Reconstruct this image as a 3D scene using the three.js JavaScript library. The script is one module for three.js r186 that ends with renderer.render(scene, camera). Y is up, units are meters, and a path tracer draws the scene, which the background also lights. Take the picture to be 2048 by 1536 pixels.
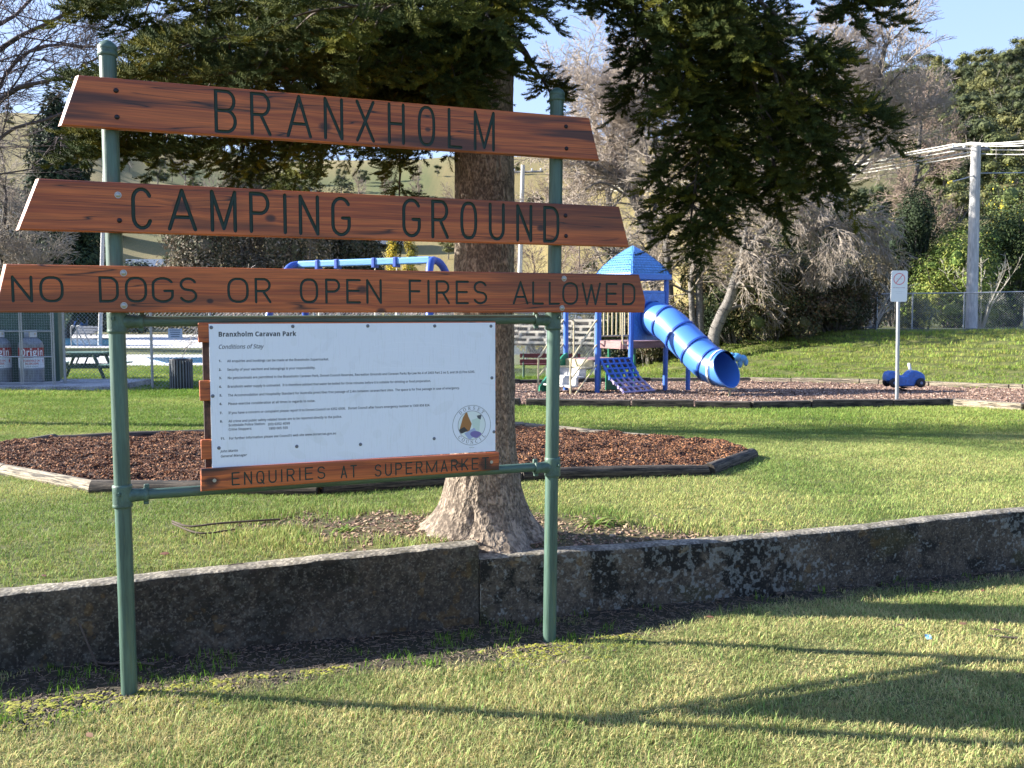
import * as THREE from 'three';
import { mergeGeometries, mergeVertices, toCreasedNormals } from 'three/addons/utils/BufferGeometryUtils.js';
import { RoundedBoxGeometry } from 'three/addons/geometries/RoundedBoxGeometry.js';
import { Brush, Evaluator, SUBTRACTION } from 'three-bvh-csg';

// ---------------------------------------------------------------- camera, sky, sun, exposure
const scene = new THREE.Scene();
const F = 1900, PITCH = THREE.MathUtils.degToRad(4.3), EYE = 1.5;      // focal length in photo pixels (2048 x 1536), tilt, eye height
const camera = new THREE.PerspectiveCamera(2 * Math.atan(768 / F) * 180 / Math.PI, 4 / 3, 0.1, 3000);
camera.position.set(0, EYE, 0);
camera.rotation.set(-PITCH, 0, 0);
camera.focus = 4.6; camera.userData.fStop = 9;
const renderer = new THREE.WebGLRenderer({ antialias: true });
renderer.toneMapping = THREE.LinearToneMapping;
renderer.toneMappingExposure = 3.8;
renderer.shadowMap.enabled = true;
const SUN_EL = THREE.MathUtils.degToRad(23.5), SUN_BACK = THREE.MathUtils.degToRad(7);
const sunDir = new THREE.Vector3(-Math.cos(SUN_BACK) * Math.cos(SUN_EL), Math.sin(SUN_EL), -Math.sin(SUN_BACK) * Math.cos(SUN_EL));
{ // clear winter sky: pale at the horizon, deeper overhead, brighter round the sun
  const W = 512, H = 256, d = new Float32Array(W * H * 4), hor = [0.245, 0.318, 0.42], zen = [0.078, 0.138, 0.315], glow = [0.45, 0.42, 0.37];
  for (let j = 0; j < H; j++) for (let i = 0; i < W; i++) {
    const el = ((j + 0.5) / H - 0.5) * Math.PI, az = ((i + 0.5) / W - 0.5) * 2 * Math.PI, y = Math.sin(el), x = Math.cos(az) * Math.cos(el), z = Math.sin(az) * Math.cos(el), t = Math.pow(1 - Math.max(y, 0), 2.6), c = Math.max(0, x * sunDir.x + y * sunDir.y + z * sunDir.z), g = 0.3 * c ** 3 + 0.7 * c ** 24;
    for (let k = 0; k < 3; k++) d[(j * W + i) * 4 + k] = zen[k] + (hor[k] - zen[k]) * t + glow[k] * g; d[(j * W + i) * 4 + 3] = 1;
  }
  const t = new THREE.DataTexture(d, W, H, THREE.RGBAFormat, THREE.FloatType); t.mapping = THREE.EquirectangularReflectionMapping; t.magFilter = THREE.LinearFilter; t.minFilter = THREE.LinearFilter; t.needsUpdate = true;
  scene.background = t; scene.environment = t;
}
const sun = new THREE.DirectionalLight(new THREE.Color(1, 0.95, 0.87), 5);
sun.position.copy(sunDir).multiplyScalar(80).add(new THREE.Vector3(2, 0, -14)); sun.target.position.set(2, 0, -14);
sun.castShadow = true; sun.shadow.mapSize.set(4096, 4096); sun.shadow.radius = 1;
Object.assign(sun.shadow.camera, { left: -45, right: 45, top: 30, bottom: -30, near: 1, far: 260 });
scene.add(sun, sun.target);

// ---------------------------------------------------------------- helpers
const V = (x, y, z) => new THREE.Vector3(x, y, z);
const { sin, cos, PI, abs, min, max, sqrt, floor, tan, atan2, pow, hypot } = Math;
const lerp = (a, b, t) => a + (b - a) * t, clamp = (x, a = 0, b = 1) => x < a ? a : x > b ? b : x;
const sstep = (a, b, x) => { const t = clamp((x - a) / (b - a)); return t * t * (3 - 2 * t); };
function rng(seed) { let s = seed | 0; return () => { s = (s + 0x6d2b79f5) | 0; let t = Math.imul(s ^ (s >>> 15), 1 | s); t = (t + Math.imul(t ^ (t >>> 7), 61 | t)) ^ t; return ((t ^ (t >>> 14)) >>> 0) / 4294967296; }; }
function hash2(x, y, s) { let h = Math.imul(x | 0, 374761393) ^ Math.imul(y | 0, 668265263) ^ Math.imul(s | 0, 2147483647 - 5); h = Math.imul(h ^ (h >>> 13), 1274126177); return ((h ^ (h >>> 16)) >>> 0) / 4294967296; }
function vnoise(x, y, s = 0, wx = 0, wy = 0) { // value noise; wx, wy wrap periods
  const ix = floor(x), iy = floor(y), fx = x - ix, fy = y - iy, u = fx * fx * (3 - 2 * fx), v = fy * fy * (3 - 2 * fy);
  const W = (a, w) => w ? ((a % w) + w) % w : a;
  const a = hash2(W(ix, wx), W(iy, wy), s), b = hash2(W(ix + 1, wx), W(iy, wy), s), c = hash2(W(ix, wx), W(iy + 1, wy), s), d = hash2(W(ix + 1, wx), W(iy + 1, wy), s);
  return lerp(lerp(a, b, u), lerp(c, d, u), v);
}
function fbm(x, y, s = 0, oct = 4, wx = 0, wy = 0) { let a = 0, w = 0.5, n = 0; for (let i = 0; i < oct; i++) { a += w * vnoise(x, y, s + i * 17, wx, wy); n += w; w *= 0.5; x *= 2; y *= 2; wx *= 2; wy *= 2; } return a / n; }

const eyeAt = V(0, EYE, 0), cP = cos(PITCH), sP = sin(PITCH);
function ray(px, py) { const a = (px - 1024) / F, b = -(py - 768) / F; return V(a, cP * b - sP, -sP * b - cP); }
function at(px, py, d) { const r = ray(px, py); return r.multiplyScalar(d / -r.z).add(eyeAt); }          // point on the pixel's ray at depth d
const colX = (px, d) => { return (px - 1024) / F * d * 1.0; };                                             // x of a column at depth d (near enough for things near eye height)

const numbers = new Map();
function numbered(name) { const n = numbers.get(name) ?? 0; numbers.set(name, n + 1); return n ? name + '_' + String(n).padStart(3, '0') : name; }
function shadow(o) { o.traverse((m) => { if (m.isMesh) { m.castShadow = true; m.receiveShadow = true; } }); return o; }
function thing(name, label, category, pos = [0, 0, 0], turn = 0, group) {
  const o = new THREE.Group(); o.name = numbered(name); o.position.set(...pos); o.rotation.y = turn; o.userData = { label, category }; if (group) o.userData.group = group; scene.add(o); return o;
}
function part(name, geo, mat, parent, label) { const m = new THREE.Mesh(geo, mat); m.name = name; m.castShadow = m.receiveShadow = true; if (label) m.userData.label = label; if (parent) parent.add(m); return m; }
function single(name, geo, mat, label, category, group) { const m = part(numbered(name), geo, mat, scene); m.userData = { label, category }; if (group) m.userData.group = group; return m; }
function struct(name, geo, mat, parent) { const m = part(parent ? name : numbered(name), geo, mat, parent ?? scene); if (!parent) m.userData.kind = 'structure'; return m; }
function stuff(name, mesh, parent, label, category) { mesh.name = parent ? name : numbered(name); mesh.userData.kind = 'stuff'; if (label) mesh.userData.label = label; if (category) mesh.userData.category = category; mesh.castShadow = mesh.receiveShadow = true; (parent ?? scene).add(mesh); return mesh; }
const dup = (root, pos, turn, label) => { const c = root.clone(); c.name = numbered(root.name.replace(/_\d{3}$/, '')); c.position.set(...pos); c.rotation.y = turn; c.userData = { ...root.userData }; if (label) c.userData.label = label; scene.add(c); return c; };

// geometry builders
function plain(g) { const n = g.index ? g.toNonIndexed() : g; for (const k of Object.keys(n.attributes)) if (!['position', 'normal', 'uv'].includes(k)) n.deleteAttribute(k); if (!n.attributes.uv) n.setAttribute('uv', new THREE.BufferAttribute(new Float32Array(n.attributes.position.count * 2), 2)); n.clearGroups(); return n; }
function merge(list) { return mergeGeometries(list.map(plain)); }
function box(w, h, d, x = 0, y = 0, z = 0, r = 0) { const g = r ? new RoundedBoxGeometry(w, h, d, 2, r) : new THREE.BoxGeometry(w, h, d); g.translate(x, y, z); return g; }
function uvBox(g, sx = 1, sy = 1) { // uv in metres from position, by the dominant axis of the face normal
  g = plain(g); const p = g.attributes.position, n = g.attributes.normal, u = g.attributes.uv;
  for (let i = 0; i < p.count; i++) { const ax = abs(n.getX(i)), ay = abs(n.getY(i)), az = abs(n.getZ(i)); let a, b; if (az >= ax && az >= ay) { a = p.getX(i); b = p.getY(i); } else if (ax >= ay) { a = p.getZ(i); b = p.getY(i); } else { a = p.getX(i); b = p.getZ(i); } u.setXY(i, a * sx, b * sy); }
  return g;
}
function rod(a, b, r0, r1 = r0, seg = 8, capped = true) { // a tapered bar from a to b
  const d = b.clone().sub(a), L = d.length(), g = new THREE.CylinderGeometry(r1, r0, L, seg, 1, !capped); g.translate(0, L / 2, 0);
  g.applyQuaternion(new THREE.Quaternion().setFromUnitVectors(V(0, 1, 0), d.normalize())); g.translate(a.x, a.y, a.z); return g;
}
function tube(pts, r, seg = 8, n = 0, closed = false) { const c = pts.length > 2 || closed ? new THREE.CatmullRomCurve3(pts, closed, 'catmullrom', 0.5) : new THREE.LineCurve3(pts[0], pts[1]); return new THREE.TubeGeometry(c, n || max(2, pts.length * 5), r, seg, closed); }
function capTube(pts, r, seg = 8, n = 0) { // with round ends
  const g = [tube(pts, r, seg, n)]; for (const p of [pts[0], pts[pts.length - 1]]) { const s = new THREE.SphereGeometry(r, seg, 5); s.translate(p.x, p.y, p.z); g.push(s); } return merge(g);
}
class Soup { // free triangles with vertex colours
  constructor() { this.p = []; this.c = []; this.u = []; this.n = []; }
  tri(a, b, c, col, n) { for (const v of [a, b, c]) { this.p.push(v[0], v[1], v[2]); if (col) this.c.push(col[0], col[1], col[2]); if (n) this.n.push(n[0], n[1], n[2]); } }
  geo() { const g = new THREE.BufferGeometry(); g.setAttribute('position', new THREE.Float32BufferAttribute(this.p, 3)); if (this.c.length) g.setAttribute('color', new THREE.Float32BufferAttribute(this.c, 3)); if (this.n.length) g.setAttribute('normal', new THREE.Float32BufferAttribute(this.n, 3)); else g.computeVertexNormals(); return g; }
}
// branches: a list of [ax,ay,az,ra, bx,by,bz,rb] made into thin prisms
function limbs(segs, sidesOf) {
  const p = [], n = [], uv = [], idx = []; let at0 = 0;
  for (const s of segs) {
    const [ax, ay, az, ra, bx, by, bz, rb] = s, k = sidesOf ? sidesOf(ra) : ra > 0.06 ? 9 : ra > 0.02 ? 6 : ra > 0.008 ? 4 : 3;
    let dx = bx - ax, dy = by - ay, dz = bz - az; const L = hypot(dx, dy, dz) || 1; dx /= L; dy /= L; dz /= L;
    let ux, uy, uz; if (abs(dy) < 0.9) { ux = -dz; uy = 0; uz = dx; } else { ux = 1; uy = 0; uz = 0; const q = ux * dx; ux -= q * dx; uy -= q * dy; uz -= q * dz; }
    const ul = hypot(ux, uy, uz); ux /= ul; uy /= ul; uz /= ul; const wx = dy * uz - dz * uy, wy = dz * ux - dx * uz, wz = dx * uy - dy * ux;
    for (let e = 0; e < 2; e++) for (let j = 0; j <= k; j++) { const a = j / k * 2 * PI, c = cos(a), q = sin(a), r = e ? rb : ra, nx = ux * c + wx * q, ny = uy * c + wy * q, nz = uz * c + wz * q; p.push((e ? bx : ax) + nx * r, (e ? by : ay) + ny * r, (e ? bz : az) + nz * r); n.push(nx, ny, nz); uv.push(j / k * 2 * PI * max(ra, 0.01), e ? L : 0); }
    for (let j = 0; j < k; j++) { const a = at0 + j, b = at0 + k + 1 + j; idx.push(a, a + 1, b, b, a + 1, b + 1); }
    at0 += 2 * (k + 1);
  }
  const g = new THREE.BufferGeometry(); g.setAttribute('position', new THREE.Float32BufferAttribute(p, 3)); g.setAttribute('normal', new THREE.Float32BufferAttribute(n, 3)); g.setAttribute('uv', new THREE.Float32BufferAttribute(uv, 2)); g.setIndex(idx); return g;
}
// textures
function dataTex(w, h, fn, srgb = true, rep = true) {
  const d = new Uint8Array(w * h * 4); const o = [0, 0, 0];
  for (let y = 0; y < h; y++) for (let x = 0; x < w; x++) { fn(x / w, y / h, o, x, y); const i = (y * w + x) * 4; d[i] = clamp(o[0]) * 255; d[i + 1] = clamp(o[1]) * 255; d[i + 2] = clamp(o[2]) * 255; d[i + 3] = 255; }
  const t = new THREE.DataTexture(d, w, h); t.magFilter = THREE.LinearFilter; t.minFilter = THREE.LinearMipmapLinearFilter; t.generateMipmaps = true; if (srgb) t.colorSpace = THREE.SRGBColorSpace; if (rep) t.wrapS = t.wrapT = THREE.RepeatWrapping; t.needsUpdate = true; return t;
}
const lin = (r, g, b) => new THREE.Color().setRGB(r, g, b);
const M = (color, roughness = 0.7, extra = {}) => new THREE.MeshStandardMaterial({ color: Array.isArray(color) ? lin(...color) : color, roughness, ...extra });
const MP = (color, roughness = 0.7, extra = {}) => new THREE.MeshPhysicalMaterial({ color: Array.isArray(color) ? lin(...color) : color, roughness, ...extra });
// a grey speckle that multiplies a base colour: grain and patches without direction
const speckle = (seed, contrast, cells = 64, oct = 4, size = 512) => dataTex(size, size, (u, v, o) => { const f = fbm(u * cells, v * cells, seed, oct, cells, cells), c = fbm(u * 5, v * 5, seed + 91, 3, 5, 5); const k = clamp(0.86 + (f - 0.5) * contrast * 2 + (c - 0.5) * contrast * 0.9); o[0] = o[1] = o[2] = k; });
const T = { fine: speckle(3, 0.35, 90, 4), soft: speckle(11, 0.16, 40, 4), rough: speckle(23, 0.6, 60, 5) };

// ---------------------------------------------------------------- terrain: d is the distance in front of the camera (-z)
const wallD = (x) => 4.648 + 0.361 * x;                                     // front face of the low concrete wall
const wallTop = (x) => x < -0.16 ? (x < -2.1 ? 0.33 : lerp(0.33, 0.368, (x + 2.1) / 1.94)) : 0.29 - 0.026 * sstep(0, 1.6, x) + 0.014 * sstep(1.8, 3.2, x);
function lowGround(x, d) { const s = wallD(x) - d; return 0.018 - 0.014 * (x + 1.49) - 0.03 * (1 - sstep(0.15, 0.75, s)) + 0.012 * (fbm(x * 1.7, d * 1.7, 5, 3) - 0.5) + 0.03 * sstep(1.2, 2.6, s) * 0.5; }
const ridgePts = [[-2600, 330], [-800, 300], [-200, 285], [0, 272], [180, 268], [320, 300], [600, 330], [900, 318], [1100, 318], [1250, 290], [1450, 262], [1650, 250], [1850, 232], [2100, 218], [2600, 215], [4600, 200]];
function ridgeAt(c) { for (let i = 1; i < ridgePts.length; i++) if (c < ridgePts[i][0]) { const [a, ya] = ridgePts[i - 1], [b, yb] = ridgePts[i]; return lerp(ya, yb, sstep(0, 1, (c - a) / (b - a))); } return 200; }
const bankEdge = (x, d) => (d - 24.3 + 0.766 * (x - 6.09)) / 1.26;            // distance behind the back edging of the playground
function bankRise(x, d) { return 1.42 * sstep(-0.1, 7, bankEdge(x, d)) * sstep(2.8, 7.5, x); }
function highGround(x, d) {
  let h = d < 27 ? 0.30 - 0.0305 * (d - 5) : lerp(-0.371, -0.62, sstep(27, 36, d) * 1) - (d < 30 ? 0 : 0);
  if (d >= 27) { const t = clamp((d - 27) / 9); h = -0.371 - 0.0305 * 9 * (t - t * t / 2) * 1.0; }
  h += (1 - sstep(6, 9, d)) * clamp(-0.022 * x + 0.004, -0.055, 0.03);
  h += bankRise(x, d);
  { const s = d - wallD(x); if (s < 1.3) h = lerp(wallTop(x) - 0.014 - (abs(x + 0.1) < 0.5 ? 0.01 : 0), h, sstep(0.1, 1.3, s)); }
  const r = hypot(x, d);
  if (r > 50 && d > 0) {
    const col = 1024 + F * x / max(d, 0.35 * r), right = sstep(1250, 1500, col), r0 = lerp(108, 50, right), R = lerp(330, 250, right), t = (r - r0) / (R - r0);
    const top = (625 - ridgeAt(col)) / F * R + EYE;
    if (t > 0) { const tt = min(t, 1); h = lerp(h, top, tt * (0.55 + 0.45 * tt)) + (t > 1 ? -0.12 * (r - R) * sstep(1, 1.4, t) : 0); h += sstep(0.05, 0.4, t) * 7 * (fbm(x / 38 + 9, d / 38, 31, 4) - 0.5); }
  }
  return h;
}
const ground = (x, d) => d < wallD(x) + 0.06 ? lowGround(x, d) : highGround(x, d);
function onGround(px, py, far = 120) { // where the ray through a photo pixel meets the park ground
  const r = ray(px, py); let t = 2; const P = V();
  for (let i = 0; i < 6000; i++) { t += 0.02 + t * 0.002; P.copy(r).multiplyScalar(t).add(eyeAt); if (P.y <= ground(P.x, -P.z)) break; if (-P.z > far) break; }
  P.y = ground(P.x, -P.z); return P;
}
const gp = (x, d, up = 0) => V(x, ground(x, d) + up, -d);

// soil and turf colour textures (colour of the matter only)
const turfTex = dataTex(1024, 1024, (u, v, o) => {
  const n = fbm(u * 220, v * 220, 41, 3, 220, 220), m = fbm(u * 14, v * 14, 47, 4, 14, 14), q = fbm(u * 60, v * 60, 53, 3, 60, 60);
  const s = clamp((m - 0.38) * 2.2 + (q - 0.5) * 0.8), k = 0.6 + 0.75 * (n - 0.15);
  o[0] = lerp(0.44, 0.60, s) * k; o[1] = lerp(0.47, 0.57, s) * k; o[2] = lerp(0.20, 0.31, s) * k;
});
const soilTex = dataTex(512, 512, (u, v, o) => { const n = fbm(u * 120, v * 120, 61, 4, 120, 120), m = fbm(u * 10, v * 10, 67, 4, 10, 10), k = 0.5 + 0.9 * (n - 0.1); o[0] = 0.38 * k + 0.05 * m; o[1] = 0.30 * k + 0.035 * m; o[2] = 0.24 * k + 0.02 * m; });
const matTurf = M([1, 1, 1], 0.95, { map: turfTex, vertexColors: true });
const matSoil = M([0.7, 0.66, 0.62], 0.97, { map: soilTex, bumpMap: soilTex, bumpScale: 0.012 });

function sheet(xs, ds, hf, uvScale, colorOf) { // grid sheet over lists of x (as function of row) and d
  const p = [], uv = [], c = [], idx = [], nx = xs.length, nd = ds.length;
  for (let j = 0; j < nd; j++) for (let i = 0; i < nx; i++) { const [x, d] = typeof xs[i] === 'function' ? xs[i](ds[j]) : [xs[i], ds[j]]; p.push(x, hf(x, d), -d); uv.push(x * uvScale, d * uvScale); if (colorOf) c.push(...colorOf(x, d)); }
  for (let j = 0; j < nd - 1; j++) for (let i = 0; i < nx - 1; i++) { const a = j * nx + i, b = a + 1, e = a + nx, f = e + 1; idx.push(a, b, e, b, f, e); }
  const g = new THREE.BufferGeometry(); g.setAttribute('position', new THREE.Float32BufferAttribute(p, 3)); g.setAttribute('uv', new THREE.Float32BufferAttribute(uv, 2)); if (colorOf) g.setAttribute('color', new THREE.Float32BufferAttribute(c, 3)); g.setIndex(idx); g.computeVertexNormals(); return g;
}
const range = (a, b, n) => Array.from({ length: n + 1 }, (_, i) => lerp(a, b, i / n));

// zones of the near ground
function soilStrip(x, d) { // bare soil between the sign and the wall: 1 is soil
  const s = wallD(x) - d, edge = 0.55 + 0.22 * (fbm(x * 2.1, 3.3, 71, 3) - 0.5) * 2 + (x < -1.2 ? 0.25 * sstep(-1.2, -1.9, x) : 0) - 0.35 * sstep(0.25, 1.3, x);
  return 1 - sstep(edge - 0.1, edge + 0.1, s + 0.25 * (fbm(x * 9, d * 9, 73, 3) - 0.5));
}
const TRUNK = { x: -0.152, d: 5.06 };
function rootSoil(x, d) { // bare earth and needles round the trunk
  const dx = (x - 0.12 - TRUNK.x) / 1.5, dd = (d - TRUNK.d - 0.1) / 0.62; return 1 - sstep(0.62, 1.15, hypot(dx, dd) + 0.7 * (fbm(x * 4, d * 4, 79, 3) - 0.5));
}
// foreground lawn sheet and the strip of bare soil laid on it
struct('foreground_lawn', sheet(range(-9, 12, 168), range(-6, 10.2, 130).map((d) => d), (x, d) => lowGround(x, min(d, wallD(x) + 0.05)) - (d > wallD(x) + 0.06 ? 0.35 : 0), 0.5, (x, d) => { const k = soilStrip(x, d); return [lerp(0.62, 0.16, k), lerp(0.60, 0.13, k), lerp(0.55, 0.16, k)]; }), matTurf);
// everything behind the wall: near grid, then a polar sheet out to the hills
const lawnTint = (x, d) => { let k = d < 7 ? rootSoil(x, d) : 0, r = hypot(x, d), dry = sstep(70, 120, r) * sstep(0.35, 0.6, fbm(x / 30, d / 30, 83, 3) + 0.1), b = sstep(14, 30, d) * 0.0; const c = 1024 + F * x / max(d, 1); dry = max(dry, sstep(880, 1000, c) * (1 - sstep(1420, 1560, c)) * sstep(42, 60, r)); const sc = sstep(1480, 1640, c) * sstep(52, 75, r) * (0.55 + 0.6 * sstep(0.35, 0.6, fbm(x / 9, d / 9, 87, 4))); return [lerp(lerp(lerp(0.55, 0.42, k), 1.2, dry), 0.42, clamp(sc)), lerp(lerp(lerp(0.58, 0.31, k), 0.88, dry), 0.36, clamp(sc)), lerp(lerp(lerp(0.5, 0.36, k), 1.2, dry), 0.42, clamp(sc))]; };
{
  const rows = [...range(0.055, 2, 24), ...range(2.1, 12, 50), ...range(12.4, 34, 54), 36, 38, 42, 47, 52, 58, 64, 70, 78, 86, 95, 105, 116, 128, 141, 155, 170, 186, 203, 221, 240, 255, 270, 290, 310, 330, 345, 360, 380, 420, 480, 560, 700];
  const cols = [...range(-1.35, -0.7, 26), ...range(-0.69, 0.69, 150), ...range(0.7, 1.35, 26)];
  const p = [], uv = [], c = [], idx = [], nx = cols.length;
  for (const s of rows) for (const a of cols) { // along the wall close by, fanning out with distance
    const w = sstep(0, 14, s), xn = a * 8.5, dn = wallD(xn) + s, rr = s + 4.65, ang = a * 0.95, xf = rr * sin(ang) / max(cos(ang), 0.35) * (cos(ang) < 0.35 ? 1 : 1), x = lerp(xn, xf, w), d = lerp(dn, 4.65 + s, w);
    p.push(x, highGround(x, d), -d); uv.push(x * 0.4, d * 0.4); c.push(...lawnTint(x, d));
  }
  for (let j = 0; j < rows.length - 1; j++) for (let i = 0; i < nx - 1; i++) { const a = j * nx + i, b = a + 1, e = a + nx, f = e + 1; idx.push(a, b, e, b, f, e); }
  const g = new THREE.BufferGeometry(); g.setAttribute('position', new THREE.Float32BufferAttribute(p, 3)); g.setAttribute('uv', new THREE.Float32BufferAttribute(uv, 2)); g.setAttribute('color', new THREE.Float32BufferAttribute(c, 3)); g.setIndex(idx); g.computeVertexNormals();
  struct('park_ground', g, matTurf);
}
// ground behind and beside the photographer, out to the horizon
struct('surrounding_ground', sheet([-900, -400, -150, -60, -30, -9.2], range(-700, 4, 12), () => -0.35, 0.4, () => [0.55, 0.58, 0.5]), matTurf);
struct('surrounding_ground', sheet([12.2, 30, 60, 150, 400, 900], range(-700, 4, 12), () => -0.35, 0.4, () => [0.55, 0.58, 0.5]), matTurf);
struct('surrounding_ground', sheet([-9.2, 0, 12.2], range(-700, -6.05, 8), () => -0.06, 0.4, () => [0.55, 0.58, 0.5]), matTurf);

// ---------------------------------------------------------------- the timber sign on two green pipes
const YAW = THREE.MathUtils.degToRad(22.5), KS = 3.8645, sD = V(cos(YAW), 0, -sin(YAW)), sN = V(sin(YAW), 0, cos(YAW));
function onSign(px, py, back = 0) { const r = ray(px, py), t = -(KS + back) / r.dot(sN); return r.multiplyScalar(t).add(eyeAt); }
const SU0 = onSign(425, 937).dot(sD);
const su = (px, py, back = 0) => { const p = onSign(px, py, back); return [p.dot(sD) - SU0, p.y]; };   // [along the sign, height]

// wood: grain runs along u (metres), v across
function woodTexture(seed, w, h, W, H, knots = [], pal = [[0.72, 0.375, 0.165], [0.56, 0.255, 0.108], [0.23, 0.115, 0.08]], stain = 1) {
  return dataTex(W, H, (U, Vv, o) => {
    let x = U * w, y = Vv * h, ring = 0, dark = 0;
    for (const [kx, ky, kr] of knots) { const dx = (x - kx) * 0.7, dy = y - ky, q = hypot(dx, dy), a = Math.exp(-q * q / (kr * kr * 5)); y += a * kr * 0.9 * Math.sign(dy || 1) * (1 - a * 0.6); if (q < kr * 1.6) { const e = 1 - sstep(kr * 0.5, kr * 1.5, q); dark = max(dark, e * 0.75); ring = max(ring, e * (0.5 + 0.5 * sin(q / kr * 22))); } }
    const sway = 0.012 * (fbm(x * 1.1, y * 2, seed + 5, 3) - 0.5) * 2 + y;
    const g = fbm(x * 1.6, sway * 95, seed, 4), fine = fbm(x * 9, sway * 420, seed + 31, 2), st = fbm(x * 1.3, sway * 15, seed + 57, 4), tone = fbm(x * 0.8, sway * 4, seed + 77, 3);
    const crack = pow(clamp(1 - abs(fbm(x * 1.5, sway * 42, seed + 99, 2) - 0.5) * 26), 3) * sstep(0.5, 0.62, fbm(x * 2.2, y * 9, seed + 111, 2));
    const a = clamp(0.25 + (g - 0.5) * 3.0 + (tone - 0.5) * 1.2), b = clamp(sstep(0.54, 0.70, st) * 0.9 * stain + dark), k = (0.80 + 0.38 * fine) * (1 - 0.75 * crack) * (1 - 0.25 * ring);
    for (let i = 0; i < 3; i++) o[i] = lerp(lerp(pal[0][i], pal[1][i], a), pal[2][i], b) * k;
  }, true, true);
}
const woodMat = (seed, w, h, knots, W = 2048, H = 256, stain = 1) => { const t = woodTexture(seed, w, h, W, H, knots, undefined, stain); t.repeat.set(1 / w, 1 / h); return MP([1, 1, 1], 0.52, { map: t, bumpMap: t, bumpScale: 0.0008, clearcoat: 0.15, clearcoatRoughness: 0.4 }); };
const matGroove = M([0.012, 0.034, 0.024], 0.6);
const paintTex = dataTex(512, 512, (u, v, o) => { const n = fbm(u * 60, v * 60, 171, 3, 60, 60), m = fbm(u * 6, v * 8, 173, 4, 6, 8), ch = sstep(0.705, 0.73, fbm(u * 22, v * 22, 177, 4, 22, 22)), k = 0.86 + 0.22 * (n - 0.5) + 0.34 * (m - 0.5); o[0] = lerp(k, 1.0, ch * 0.5); o[1] = lerp(k, 0.9, ch * 0.5); o[2] = lerp(k, 0.8, ch * 0.5); });
const matPost = MP([0.085, 0.155, 0.115], 0.45, { map: paintTex, bumpMap: paintTex, bumpScale: 0.0012 });
const matBoltDark = M([0.03, 0.025, 0.03], 0.45, { metalness: 0.6 }), matBoltZinc = M([0.42, 0.40, 0.36], 0.42, { metalness: 0.8 });

// stroke letters in a unit box
const arc = (cx, cy, rx, ry, a0, a1, n = 9) => Array.from({ length: n + 1 }, (_, i) => { const a = (a0 + (a1 - a0) * i / n) * PI / 180; return [cx + rx * cos(a), cy + ry * sin(a)]; });
const stadium = (n = 22) => { const o = []; for (let i = 0; i < n; i++) { const a = i / n * 2 * PI, c = cos(a), s = sin(a); o.push([0.5 + 0.5 * Math.sign(c) * pow(abs(c), 0.8), 0.5 + 0.5 * Math.sign(s) * pow(abs(s), 0.72)]); } o.closed = true; return o; };
const GLYPH = {
  A: [[[0, 0], [0.5, 1]], [[0.5, 1], [1, 0]], [[0.17, 0.31], [0.83, 0.31]]],
  B: [[[0, 0], [0, 1]], [[0, 1], [0.5, 1], ...arc(0.55, 0.76, 0.4, 0.24, 80, -80), [0.45, 0.52], [0, 0.52]], [[0.45, 0.52], ...arc(0.55, 0.26, 0.45, 0.26, 80, -80), [0.45, 0], [0, 0]]],
  C: [[...arc(0.5, 0.72, 0.5, 0.28, 25, 180, 8), ...arc(0.5, 0.28, 0.5, 0.28, 180, 340, 8)]],
  D: [[[0, 0], [0, 1]], [[0, 1], [0.45, 1], ...arc(0.5, 0.68, 0.5, 0.32, 75, 0, 6), ...arc(0.5, 0.32, 0.5, 0.32, 0, -75, 6), [0.45, 0], [0, 0]]],
  E: [[[0, 0], [0, 1]], [[0, 1], [1, 1]], [[0, 0.52], [0.9, 0.52]], [[0, 0], [1, 0]]],
  F: [[[0, 0], [0, 1]], [[0, 1], [1, 1]], [[0, 0.52], [0.9, 0.52]]],
  G: [[...arc(0.5, 0.73, 0.5, 0.27, 25, 180, 8), ...arc(0.5, 0.27, 0.5, 0.27, 180, 360, 10), [1, 0.46]], [[1, 0.46], [0.6, 0.46]]],
  H: [[[0, 0], [0, 1]], [[1, 0], [1, 1]], [[0, 0.5], [1, 0.5]]],
  I: [[[0.5, 0], [0.5, 1]]],
  K: [[[0, 0], [0, 1]], [[0, 0.38], [0.95, 1]], [[0.34, 0.6], [1, 0]]],
  L: [[[0, 1], [0, 0]], [[0, 0], [1, 0]]],
  M: [[[0, 0], [0, 1]], [[0, 1], [0.5, 0.05]], [[0.5, 0.05], [1, 1]], [[1, 1], [1, 0]]],
  N: [[[0, 0], [0, 1]], [[0, 1], [1, 0]], [[1, 0], [1, 1]]],
  O: [stadium()], Q: [stadium(), [[0.6, 0.3], [1.02, -0.06]]],
  P: [[[0, 0], [0, 1]], [[0, 1], [0.5, 1], ...arc(0.55, 0.74, 0.45, 0.26, 80, -80), [0.45, 0.48], [0, 0.48]]],
  R: [[[0, 0], [0, 1]], [[0, 1], [0.5, 1], ...arc(0.55, 0.74, 0.42, 0.26, 80, -80), [0.45, 0.48], [0, 0.48]], [[0.5, 0.48], [1, 0]]],
  S: [[...arc(0.5, 0.75, 0.47, 0.25, 25, 240, 10), [0.5, 0.51], ...arc(0.5, 0.26, 0.5, 0.26, 60, -155, 10)]],
  T: [[[0.5, 0], [0.5, 1]], [[0, 1], [1, 1]]],
  U: [[[0, 1], [0, 0.35], ...arc(0.5, 0.28, 0.5, 0.28, 180, 360, 10), [1, 0.35], [1, 1]]],
  W: [[[0, 1], [0.25, 0]], [[0.25, 0], [0.5, 0.92]], [[0.5, 0.92], [0.75, 0]], [[0.75, 0], [1, 1]]],
  X: [[[0, 0], [1, 1]], [[0, 1], [1, 0]]],
};
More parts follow.
